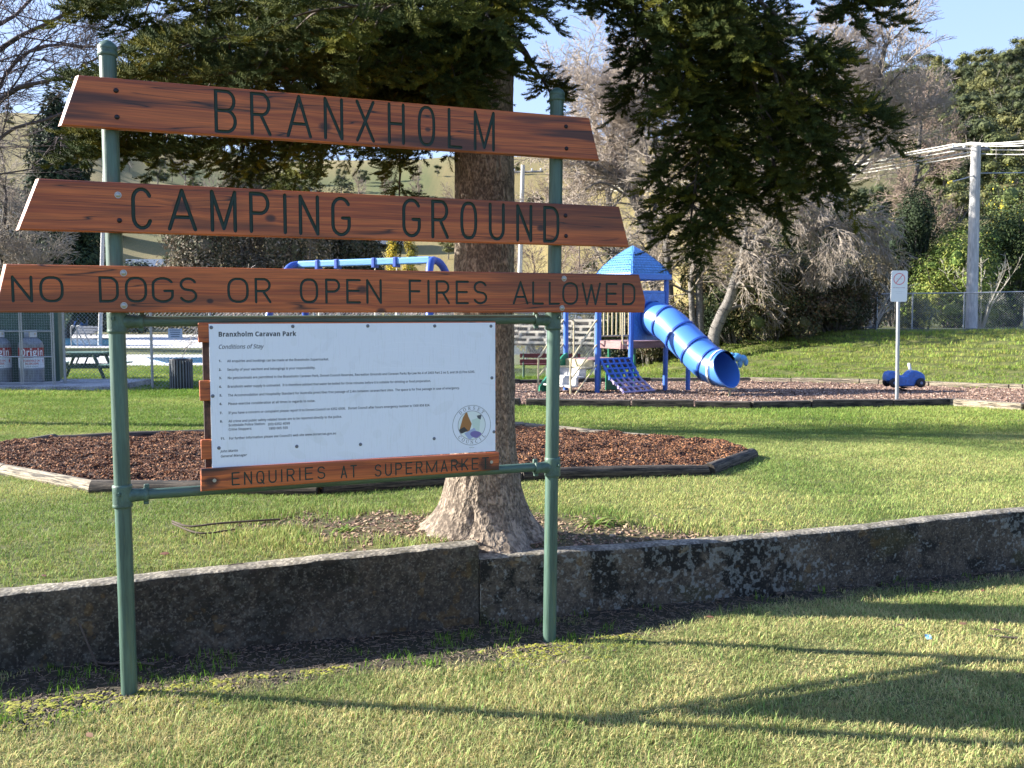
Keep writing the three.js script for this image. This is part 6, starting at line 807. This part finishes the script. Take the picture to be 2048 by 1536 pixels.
  [[1535, 29, 1.9, 2.6, olive, 'brown and olive bush right of the leaning trunk'], [1600, 28.6, 1.6, 2.0, thick, 'dark leafy bush in the middle of the thicket'], [1665, 29, 1.5, 2.5, thick, 'dark brown bush at the right end of the thicket'], [1470, 29.5, 1.4, 1.6, darkG, 'dark low bush under the leaning trunk'], [1570, 31, 2.2, 3.4, olive, 'tall olive shrub at the back of the thicket'], [1650, 32, 2.0, 3.8, darkG, 'tall dark green shrub behind the thicket'], [1360, 30.5, 1.5, 1.7, thick, 'low brown bush behind the tower'], [1300, 31, 1.4, 1.9, thick, 'brown bush seen under the tower deck'], [1430, 32, 2.0, 3.2, olive, 'mottled shrub behind the twin-stemmed tree'], [1240, 31.5, 1.2, 1.8, darkG, 'dark bush behind the tower steps'], [1700, 30.5, 1.0, 1.7, thick, 'small dark bush beside the gate frame']].forEach(([px, d, w, h, c, lb], i) => shrub('thicket_bush', lb, 'bush', gAt(px, d), 2100 + i * 7, 10000, blobs(2200 + i, 14, w, h, w * 0.8), 0.08, c, { group: 'bushes of the thicket behind the playground', stems: 3 }));
  // right-hand garden shrubs beyond the fence
  const lime = [[0.13, 0.19, 0.035], [0.19, 0.245, 0.05], [0.09, 0.14, 0.03], [0.24, 0.26, 0.06]];
  shrub('round_shrub', 'big rounded bright green shrub behind the chain-link fence', 'shrub', gAt(1905, 37), 2301, 26000, blobs(2302, 26, 2.2, 3.7, 2.0), 0.085, lime, { stems: 2 });
  shrub('dark_shrub', 'dark green dome-shaped shrub on the dry slope', 'shrub', gAt(1820, 40), 2311, 20000, blobs(2312, 18, 1.5, 5.3, 1.4), 0.09, [[0.022, 0.04, 0.018], [0.04, 0.06, 0.025], [0.03, 0.045, 0.02]], { stems: 2 });
  shrub('hedge_shrub', 'dark evergreen shrub right of the power pole', 'shrub', gAt(2015, 40), 2321, 20000, blobs(2322, 20, 2.4, 4.6, 2.0), 0.11, [[0.06, 0.09, 0.03], [0.10, 0.13, 0.04], [0.04, 0.06, 0.022]], { stems: 2 });
  shrub('low_shrub', 'low grey-green shrub with yellow flowers behind the fence rail', 'shrub', gAt(1840, 33.5), 2331, 4000, blobs(2332, 8, 0.9, 1.1, 0.8), 0.07, [[0.12, 0.15, 0.05], [0.20, 0.21, 0.06], [0.42, 0.36, 0.05], [0.16, 0.17, 0.10]], { stems: 2 });
  shrub('wattle_shrub', 'wattle with yellow blossom tips beyond the power pole', 'shrub', gAt(2005, 50), 2341, 9000, blobs(2342, 14, 2.6, 6.6, 2.2), 0.13, [[0.09, 0.13, 0.035], [0.16, 0.19, 0.05], [0.45, 0.38, 0.04], [0.12, 0.15, 0.05]], { stems: 2 });
  shrub('grey_hedge', 'brownish hedge bush behind the gate frame', 'shrub', gAt(1745, 36), 2351, 8000, blobs(2352, 12, 1.3, 2.6, 1.2), 0.085, [[0.12, 0.10, 0.06], [0.17, 0.14, 0.08], [0.07, 0.07, 0.035]], { stems: 4 });
  shrub('dark_shrub', 'dark twiggy shrub left of the rounded green shrub', 'shrub', gAt(1790, 40), 2361, 9000, blobs(2362, 12, 1.6, 3.2, 1.4), 0.09, [[0.05, 0.055, 0.03], [0.09, 0.08, 0.05], [0.03, 0.04, 0.02]], { stems: 5 });
  for (const [px, d, h, sd, lb] of [[1960, 35.5, 2.2, 2371, 'pruned bare shrub with upright grey stems by the power pole'], [1745, 33, 1.6, 2381, 'small bare shrub with upright stems behind the gate frame']]) { const b = gAt(px, d); placeBare('pruned_shrub', lb, sd, b, { stems: Array.from({ length: 9 }, (_, i) => { const a = i * 0.7, q = 0.25 + 0.1 * (i % 3); return { pts: [V(cos(a) * 0.05, -0.1, sin(a) * 0.05), V(cos(a) * q, h * 0.4, sin(a) * q), V(cos(a) * q * 2.6, h * (0.8 + 0.05 * (i % 4)), sin(a) * q * 2.6)], r0: 0.04, r1: 0.014, kid: 4 }; }), kids: [4, 3], len: [0.8, 0.6, 0.3], wig: 0.12, up: 0.6, droop: 0, minR: 0.009, from: 0.3 }, [M([0.36, 0.33, 0.27], 0.9), M([0.36, 0.33, 0.27], 0.9)]); }
}
// ---------------------------------------------------------------- left and middle background plants
{
  const brown = [[0.16, 0.13, 0.09], [0.22, 0.17, 0.115], [0.11, 0.10, 0.06], [0.27, 0.22, 0.16], [0.08, 0.085, 0.045]];
  [[400, 88, 4.8, 12.5, 'brown-tipped cypress nearest the white fence beyond the pool'], [500, 90, 5.2, 15.5, 'tallest brown-tipped cypress of the row beyond the pool'], [605, 89, 4.8, 14.0, 'grey-brown cypress behind the left end of the swing'], [695, 92, 4.4, 13.5, 'dark cypress left of the golden conifers']].forEach(([px, d, w, h, lb], i) => shrub('cypress_bush', lb, 'bush', gAt(px, d), 2400 + i * 9, 26000, blobs(2450 + i, 26, w, h, w * 0.7, 0, 0.42), 0.26, i === 3 ? [[0.03, 0.045, 0.022], [0.06, 0.07, 0.03], [0.10, 0.09, 0.06]] : brown, { stems: 3, group: 'row of cypress bushes beyond the pool fence' }));
  const gold = [[0.46, 0.36, 0.045], [0.36, 0.32, 0.05], [0.24, 0.23, 0.045], [0.52, 0.38, 0.04]];
  for (const [px, d, h, w, lb] of [[786, 60, 8.6, 0.75, 'narrow golden conifer left of the pair behind the swing'], [822, 60.5, 8.0, 0.85, 'narrow golden-green conifer right of the pair behind the swing']]) { const c = []; for (let i = 0; i < 16; i++) { const t = i / 15, q = w * (1 - t * 0.75); c.push([(i % 3 - 1) * q * 0.4, h * (0.05 + 0.92 * t), ((i * 2) % 3 - 1) * q * 0.4, q * 0.75, h * 0.08, q * 0.75]); } shrub('golden_conifer', lb, 'conifer', gAt(px, d), 2500 + px, 14000, c, 0.11, gold, { stems: 1, flat: 0.8 }); }
  shrub('yellow_bush', 'bush with yellow-gold leaves behind the right sign post', 'bush', gAt(1078, 42), 2520, 7000, blobs(2521, 10, 1.5, 3.4, 1.2), 0.10, [[0.42, 0.34, 0.05], [0.26, 0.26, 0.06], [0.14, 0.17, 0.05], [0.48, 0.42, 0.12]], { stems: 2 });
  shrub('grey_bush', 'grey-green bush between sign post and tower roof', 'bush', gAt(1190, 41), 2530, 8000, blobs(2531, 10, 1.8, 2.9, 1.4), 0.10, [[0.13, 0.14, 0.07], [0.18, 0.17, 0.09], [0.09, 0.10, 0.05]], { stems: 2 });
  // bare canes heaped behind the swing
  for (const [px, d, w, sd, lb] of [[640, 30.5, 2.6, 2601, 'tangle of bare grey canes behind the left of the swing'], [760, 31.5, 2.6, 2611, 'tangle of bare canes behind the middle of the swing'], [880, 33, 2.4, 2621, 'tangle of bare canes beside the trunk'], [500, 31.5, 2.2, 2631, 'low tangle of canes behind the notice']]) { const b = gAt(px, d), r = rng(sd); placeBare('cane_tangle', lb, sd, b, { stems: Array.from({ length: 34 }, () => { const x = (r() - 0.5) * w, z = (r() - 0.5) * 1.2, h = 1.4 + 1.6 * r(), dx = (r() - 0.5) * 2.4; return { pts: [V(x, -0.1, z), V(x + dx * 0.2, h * 0.7, z), V(x + dx * 0.6, h, z + 0.2), V(x + dx, h * (0.5 + 0.3 * r()), z + 0.3)], r0: 0.022, r1: 0.011, kid: 5 }; }), kids: [4, 3], len: [0.9, 0.7, 0.4], wig: 0.3, droop: 0.5, curl: 0.2, minR: 0.009, from: 0.2 }, [M([0.34, 0.28, 0.24], 0.9), M([0.38, 0.32, 0.28], 0.9)], 'bare cane tangles behind the swing'); }
  // hedge behind the pool, dark conifer, gum shrubs
  for (const [px, d, w, h, lb, sd] of [[285, 92, 5, 6.2, 'dark hedge clump beyond the pool lawn', 2701], [215, 100, 5, 5.0, 'dark hedge clump left of the pool hedge', 2711], [380, 96, 6, 4.2, 'dark hedge clump behind the cypress row', 2721], [90, 100, 6, 4.5, 'dark hedge clump behind the water tank', 2731]]) shrub('pool_hedge', lb, 'hedge', gAt(px, d), sd, 8000, blobs(sd + 1, 14, w, h, 2.5), 0.26, [[0.02, 0.04, 0.018], [0.04, 0.065, 0.025], [0.03, 0.05, 0.02]], { stems: 1, group: 'hedge beyond the pool' });
  { const d = 74, b = gAt(128, d), c = []; for (let i = 0; i < 40; i++) { const t = i / 39, a = i * 2.4, q = 3.3 * pow(1 - t, 0.62) + 0.25; c.push([cos(a) * q * 0.62, 2.6 + 15.6 * t, sin(a) * q * 0.62, q * 0.5 + 0.25, 1.5, q * 0.5 + 0.25]); } shrub('dark_conifer', 'broad dark conifer left of the left sign post', 'conifer', b, 2741, 52000, c, 0.28, [[0.016, 0.028, 0.013], [0.028, 0.044, 0.018], [0.05, 0.066, 0.024], [0.02, 0.034, 0.015]], { stems: 1, stemR: 0.1 }); }
  shrub('gum_shrub', 'grey-green feathery shrub at the foot of the dark conifer', 'shrub', gAt(100, 58), 2751, 6000, blobs(2752, 10, 1.6, 3.4, 1.4), 0.13, [[0.15, 0.19, 0.11], [0.20, 0.24, 0.14], [0.10, 0.13, 0.07]], { stems: 3 });
  { const b = gAt(20, 50); placeBare('gum_tree', 'slim dark-stemmed tree at the left edge below the second board', 2761, b, { stems: [{ pts: [V(0, -0.3, 0), V(0.1, 2.5, 0), V(-0.2, 5, 0), V(0.1, 8, 0)], r0: 0.22, kid: 14 }, { pts: [V(1.4, -0.3, 0.4), V(1.0, 2, 0.4), V(1.3, 4, 0.3), V(0.9, 6, 0.3)], r0: 0.13, kid: 10 }, { pts: [V(2.0, -0.3, 0.4), V(1.9, 1.5, 0.4), V(1.6, 3, 0.3), V(1.9, 4.6, 0.3)], r0: 0.12, kid: 10 }], kids: [14, 7, 5, 3], len: [2, 1.8, 1, 0.6, 0.4], wig: 0.22, minR: 0.012, up: 0.2 }, [barkDark, barkTwig]); shrub('gum_shrub', 'olive leafy gum at the left edge below the second board', 'shrub', gAt(-10, 52), 2771, 9000, blobs(2772, 14, 2.4, 8.5, 2.0), 0.16, [[0.10, 0.115, 0.045], [0.16, 0.16, 0.06], [0.07, 0.08, 0.035]], { stems: 2 }); }
  // bare street tree whose branches reach into the top left corner
  { const b = V(-8.3, ground(-8.3, 12.2), -12.2); const P = (px, py, d) => at(px, py, d).sub(b); placeBare('street_tree', 'near bare tree whose dark branches hang in from the left', 2801, b, { stems: [{ pts: [V(0, -0.2, 0), V(0.05, 1.2, 0), V(0, 2.6, 0), V(-0.2, 4.5, 0.1), V(-0.1, 7, 0)], r0: 0.2, kid: 14 }, { pts: [V(0, 2.2, 0), V(0.9, 2.9, 0.3), P(20, 185, 12), P(80, 165, 11.8), P(140, 150, 11.6)], r0: 0.05, kid: 10 }, { pts: [V(0, 2.9, 0), V(0.8, 3.6, 0.2), P(20, 85, 12), P(90, 50, 11.9), P(150, 15, 11.8)], r0: 0.05, kid: 12 }, { pts: [V(0, 3.6, 0), V(0.8, 4.4, 0.1), P(30, 30, 12.2), P(80, -20, 12.2)], r0: 0.045, kid: 10 }, { pts: [V(0, 2.5, 0), V(1.0, 3.0, -0.2), P(30, 125, 12.4), P(100, 90, 12.6), P(165, 95, 12.8)], r0: 0.04, kid: 10 }, { pts: [V(0, 1.9, 0), V(0.9, 2.5, 0.1), P(20, 262, 12), P(90, 240, 11.9), P(150, 215, 11.8)], r0: 0.035, kid: 9 }], kids: [8, 5, 4, 3], len: [2.2, 1.4, 0.7, 0.35, 0.22], wig: 0.15, droop: 0.02, up: 0.16, from: 0.25, minR: 0.0035, spread: 0.8 }, [barkDark, M([0.10, 0.075, 0.075], 0.9)]); }
}

// ---------------------------------------------------------------- fence, gate, poles on the right; terrace wall; hill forest; houses
{
  const rail = [[1752, 30.2], [1822, 29.6], [1925, 29.2], [2046, 28.4], [2180, 27.6]].map(([px, d]) => [(px - 1024) / F * d, d]);
  chainFence('bank_fence', 'waist-high chain-link fence along the top of the grass bank', rail, 1.08, { pitch: 0.07, postR: 0.026, wr: 0.0028 });
  { const D = 30.4, a = gAt(1717, D), b = gAt(1750, D), g = thing('gate_frame', 'dark steel gate frame at the end of the bank fence', 'gate', a.toArray()), L = b.x - a.x, st = M([0.16, 0.18, 0.21], 0.5, { metalness: 0.5 }); for (const x of [0, L]) part('upright', rod(V(x, -0.2, 0), V(x, 1.2, 0), 0.03, 0.03, 8), st, g); for (const y of [0.06, 1.1, 1.18]) part('cross_bar', rod(V(0, y, 0), V(L, y, 0), 0.022, 0.022, 8), st, g); const m = chainMesh(L, 1.05, 0.07, 0.0028); m.translate(0, 0.06, 0); part('mesh_panel', m, wireMat, g); }
  // concrete footpath behind the fence
  { const pts = range(-0.2, 1, 24).map((t) => { const px = lerp(1640, 2250, t), d = lerp(33.2, 31.4, t); return [(px - 1024) / F * d, d]; }), p = [], uv = [], idx = []; pts.forEach(([x, d], i) => { for (const e of [-0.8, 0.8]) { p.push(x, ground(x, d + e) + 0.03, -(d + e)); uv.push(x, d + e); } if (i) { const a = i * 2; idx.push(a - 2, a, a - 1, a, a + 1, a - 1); } }); const g = new THREE.BufferGeometry(); g.setAttribute('position', new THREE.Float32BufferAttribute(p, 3)); g.setAttribute('uv', new THREE.Float32BufferAttribute(uv, 2)); g.setIndex(idx); g.computeVertexNormals(); struct('footpath', g, M([0.50, 0.48, 0.46], 0.9, { map: T.fine })); }
  // power poles and wires
  const poleM = M([0.62, 0.60, 0.56], 0.85, { map: T.soft }), armM = M([0.30, 0.28, 0.26], 0.85, { map: T.fine }), wireM = M([0.62, 0.60, 0.54], 0.5), insM = M([0.75, 0.76, 0.78], 0.3);
  function powerPole(label, px, pyTop, d, r, arms) { const b = gAt(px, d), H = at(px, pyTop, d).y - b.y, lean = at(px + 11 * (r > 0.1 ? 1 : 0), pyTop, d).x - b.x, t = thing('power_pole', label, 'power pole', b.toArray()); part('pole', rod(V(0, -0.5, 0), V(lean, H, 0), r, r * 0.78, 16), poleM, t); for (const [dy, a0, a1, tilt] of arms) { const arm = part('crossarm', rod(V(lean + a0, H - dy - tilt * a0, -0.3), V(lean + a1, H - dy - tilt * a1, 0.05), 0.06, 0.06, 4), armM, t); for (const k of [0.08, 0.36, 0.64, 0.92]) part('insulator', new THREE.LatheGeometry([[0, 0], [0.035, 0], [0.05, 0.04], [0.03, 0.07], [0.045, 0.1], [0.02, 0.14], [0, 0.14]].map((q) => new THREE.Vector2(...q)), 10).translate(lean + lerp(a0, a1, k), H - dy - tilt * lerp(a0, a1, k) + 0.05, lerp(-0.3, 0.05, k)), insM, arm); } return { b, H, lean, t }; }
  const P1 = powerPole('tall pale power pole standing behind the bank fence', 1941, 292, 33, 0.2, [[0.1, -0.75, 0.45, 0.06]]);
  powerPole('distant pale power pole beside the big trunk', 1035, 330, 52, 0.14, [[0.35, -0.6, 1.1, 0], [2.6, -0.5, 1.0, 0]]); powerPole('thin pale pole left of the left sign post', 199, 300, 60, 0.13, []);
  const span = (name, label, a, b, sag, r) => { const pts = range(0, 1, 12).map((t) => a.clone().lerp(b, t).add(V(0, -sag * 4 * t * (1 - t), 0))); single(name, tube(pts, r, 4, 24), wireM, label, 'power line', 'power lines across the right background'); };
  const top = V(P1.b.x + P1.lean, P1.b.y + P1.H, P1.b.z); [[-0.7, 0.08, 0], [-0.35, 0.06, 0.2], [0.02, 0.1, 0.35], [0.3, 0.02, 0.5], [0.42, -0.1, 0.8], [0.2, -0.25, 1.1], [-0.1, 0.14, 0.1]].forEach(([dx, dy, drop], i) => { const c = top.clone().add(V(dx, dy, -0.1)); span('power_line', 'pale overhead line sagging away from the tall pole over the trees', c, at(1180, 352 + i * 4, 95), 0.9, 0.022); span('power_line', 'pale overhead line running from the tall pole past the edge of the hillside', c, at(2500, 205 + i * 9, 24), 0.25, 0.015); });
  { const s = thing('street_light', 'bracket with a yellow-tipped lamp arm on the tall power pole', 'street light', [top.x, top.y - 1.02, top.z]); part('arm', merge([rod(V(-0.1, 0, 0.12), V(-0.95, -0.24, 0.3), 0.02, 0.02, 6)]), galv, s); part('lamp_tip', rod(V(-0.92, -0.23, 0.3), V(-1.06, -0.27, 0.33), 0.05, 0.04, 8), M([0.75, 0.6, 0.08], 0.4), s); part('back_arm', rod(V(0.1, 0.1, 0), V(2.4, 0.12, 0), 0.022, 0.022, 6), galv, s); }
}
{ // cream crib wall: stacked headers and stretchers
  const D = 33, x0 = (985 - 1024) / F * D, x1 = (1215 - 1024) / F * D, y0 = hAt(688, D), cm = M([0.62, 0.56, 0.46], 0.9, { map: T.fine }), w = thing('crib_wall', 'cream concrete crib wall with open cells behind the bench lawn', 'wall', [x0, y0, -D - 0.6], -0.42), L = (x1 - x0) * 1.06; part('earth_bank', box(L, 0.95, 0.5, L / 2, 0.4, -0.62), M([0.09, 0.07, 0.05], 0.95, { map: T.rough }), w);
  for (let r = 0; r < 5; r++) { const y = r * 0.19; for (let x = 0; x < L - 0.2; x += 1.0) part('stretcher', box(min(0.98, L - x), 0.085, 0.13, x + min(0.98, L - x) / 2, y + 0.05 + 0.015 * sin(x * 3 + r), -r * 0.035, 0.012), cm, w); if (r < 4) for (let x = (r % 2) * 0.32 + 0.1; x < L; x += 0.64) part('header', box(0.11, 0.115, 0.55, x, y + 0.145, -0.2 - r * 0.035, 0.012), cm, w); }
  chainFence('court_fence', 'tall far chain-link fence behind the right sign post', [1000, 1053, 1152, 1240].map((px) => [(px - 1024) / F * 37, 37]), 2.6, { pitch: 0.13, wr: 0.004, postR: 0.04 });
}
// forest on the hill: each gum a tree of its own
{
  const pal = [[[0.085, 0.10, 0.034], [0.125, 0.135, 0.045], [0.065, 0.08, 0.03]], [[0.125, 0.13, 0.045], [0.165, 0.16, 0.056], [0.095, 0.10, 0.038]], [[0.055, 0.07, 0.03], [0.08, 0.095, 0.038], [0.045, 0.056, 0.026]]], protos = [];
  for (let v = 0; v < 6; v++) { const r = rng(3000 + v), c = [], sg = [[0, -1, 0, 0.32, 0.2, 5, 0, 0.2]]; const n = 11 + v % 3 * 2; for (let i = 0; i < n; i++) { const a = i * 2.4 + r(), q = 2.7 * sqrt(r()), y = 4.6 + 6.6 * r() - q * 0.5; c.push([cos(a) * q, y, sin(a) * q, 1.15 + 0.6 * r(), 0.85 + 0.35 * r(), 1.15 + 0.6 * r()]); sg.push([0.2, 4.5, 0, 0.14, cos(a) * q, y, sin(a) * q, 0.05]); } protos.push({ crown: leafCloud(3100 + v, 2300, c, 0.37, pal[v % 3], { flat: 0.5, shell: 0.42, core: 0.55 }), trunk: limbs(sg, () => 5) }); }
  const tm = M([0.13, 0.115, 0.095], 0.9), r = rng(3333), cells = [];
  const kinds = ['olive gum tree', 'yellow-green gum tree', 'dark green gum tree', 'loose olive gum tree', 'pale olive gum tree', 'dense dark gum tree'], wheres = ['on the forested hillside'];
  for (let row = 0; row < 14; row++) { const d = 122 + row * 10.5; for (let px = 1560 - row * 10; px < 2240; px += 40 * 150 / d * (0.85 + 0.3 * r())) { const dd = d + (r() - 0.5) * 9, c = px + (r() - 0.5) * 26; if (row < 4 && c < 1830) continue; if (row < 6 && c < 1700 && r() < 0.8) continue; cells.push([c, dd, 0.6 + 0.35 * r(), floor(r() * 6)]); } }
  for (const [c, d, s, v] of cells) { const b = gAt(c, d, -0.3), t = thing('gum_tree', kinds[v] + ' among others ' + wheres[0], 'tree', b.toArray(), r() * 6.28, 'gum trees on the forested hillside'); t.scale.setScalar(s); part('trunk', protos[v].trunk, tm, t); part('crown', protos[v].crown, leafMat, t); }
  for (let i = 0; i < 70; i++) { const d = 74 + r() * 60, c = 1600 + r() * 610, b = gAt(c, d, -2.2), v = floor(r() * 6), t = thing('scrub_tree', 'low olive scrub tree at the foot of the forested hill', 'tree', b.toArray(), r() * 6.28, 'scrub at the foot of the forested hill'); t.scale.setScalar(0.42 + 0.16 * r()); part('trunk', protos[v].trunk, tm, t); part('crown', protos[v].crown, leafMat, t); }
  console.log('gums', cells.length);
  // scattered trees on the other slopes
  const sc = []; for (let i = 0; i < 85; i++) { const px = -150 + r() * 1500, d = 125 + r() * 180; sc.push([px, d, 0.3 + 0.45 * r() * r(), floor(r() * 6)]); }
  for (const [c, d, s, v] of sc) { const b = gAt(c, d, -0.3), t = thing('slope_tree', kinds[v].replace('gum tree', 'tree') + ' dotted over the grassy slopes beyond the pool', 'tree', b.toArray(), r() * 6.28, 'trees dotted over the far slopes'); t.scale.setScalar(s); part('trunk', protos[v].trunk, tm, t); part('crown', protos[v].crown, leafMat, t); }
}
{ // leafless trees dotted over the left and middle slopes
  const r = rng(3555), g = [0, 1].map((v) => bareTree(3600 + v, { stems: [{ pts: [V(0, -0.5, 0), V(0.2, 2.5, 0), V(-0.2, 5, 0.2), V(0.1, 8, 0)], r0: 0.22, kid: 14 }], kids: [11, 5, 4], len: [2, 3, 1.6, 0.9], wig: 0.22, up: 0.2, minR: 0.03, from: 0.2 })), m = M([0.24, 0.185, 0.15], 0.9);
  for (let i = 0; i < 46; i++) { const px = -140 + r() * 1330, d = 118 + r() * 150, b = gAt(px, d, -0.3), t = thing('slope_bare_tree', 'leafless pinkish-brown tree on the slopes beyond the pool', 'tree', b.toArray(), r() * 6, 'leafless trees on the far slopes'); t.scale.setScalar(0.6 + 0.5 * r()); part('trunk', g[i % 2].heavy, m, t); part('twigs', g[i % 2].twigs, m, t); }
}
// houses across the valley
{
  function house(label, px, d, w, h, dep, turn, wall, roofC) { const b = gAt(px, d), t = thing('house', label, 'house', b.toArray(), turn), rm = M(roofC, 0.5, { metalness: 0.2 }); part('wall', box(w, h, dep, 0, h / 2 - 0.3, 0), M(wall, 0.8, { map: T.soft }), t); const s = new THREE.Shape([[-dep / 2 - 0.5, 0], [dep / 2 + 0.5, 0], [0, 1.9]].map((q) => new THREE.Vector2(...q))), g = new THREE.ExtrudeGeometry(s, { depth: w + 0.8, bevelEnabled: false }); g.rotateY(PI / 2); g.translate(-w / 2 - 0.4, h - 0.3, 0); part('roof', g, rm, t); for (let i = 0; i < 3; i++) { const x = lerp(-w * 0.33, w * 0.33, i / 2), win = part('window', box(1.3, 1.2, 0.06, x, 1.3, dep / 2 + 0.02), M([0.75, 0.75, 0.73], 0.5), t); part('pane', box(1.1, 1.0, 0.04, x, 1.3, dep / 2 + 0.05), M([0.05, 0.06, 0.08], 0.1), win); } return t; }
  house('white house with pale metal roof on the left hillside', 172, 165, 14, 3, 8, 0.1, [0.7, 0.7, 0.68], [0.72, 0.73, 0.75]); house('long pale-roofed house above the street on the far left', 8, 150, 16, 3, 8, 0.05, [0.66, 0.64, 0.6], [0.7, 0.71, 0.73]); house('white weatherboard house low behind the left-edge trees', 25, 100, 12, 3, 7, 0.1, [0.72, 0.73, 0.76], [0.6, 0.62, 0.66]); house('small cream house beside the hillside road', 268, 190, 9, 2.8, 7, 0.2, [0.6, 0.55, 0.46], [0.4, 0.4, 0.42]); house('low white shed roof beside the yellow bush', 1092, 47, 3.4, 1.7, 3, 1.45, [0.78, 0.8, 0.82], [0.7, 0.74, 0.8]); house('pale farm building along the hillside road', 745, 185, 12, 2.6, 7, 0.05, [0.68, 0.68, 0.68], [0.6, 0.62, 0.66]); house('red-walled shed seen beside the trunk', 893, 60, 3.2, 2.4, 3, 0.2, [0.5, 0.16, 0.14], [0.45, 0.3, 0.3]);
  // white fence panel beyond the pool
  const f = thing('white_fence', 'low white panel fence in front of the dark hedge', 'fence', onGround(252, 533, 300).toArray()); for (let i = 0; i < 4; i++) part('panel', box(1.6, 1.1, 0.06, 0.8 + i * 1.66, 0.5, 0), M([0.78, 0.78, 0.78], 0.6), f);
}

shadow(scene);
renderer.render(scene, camera);
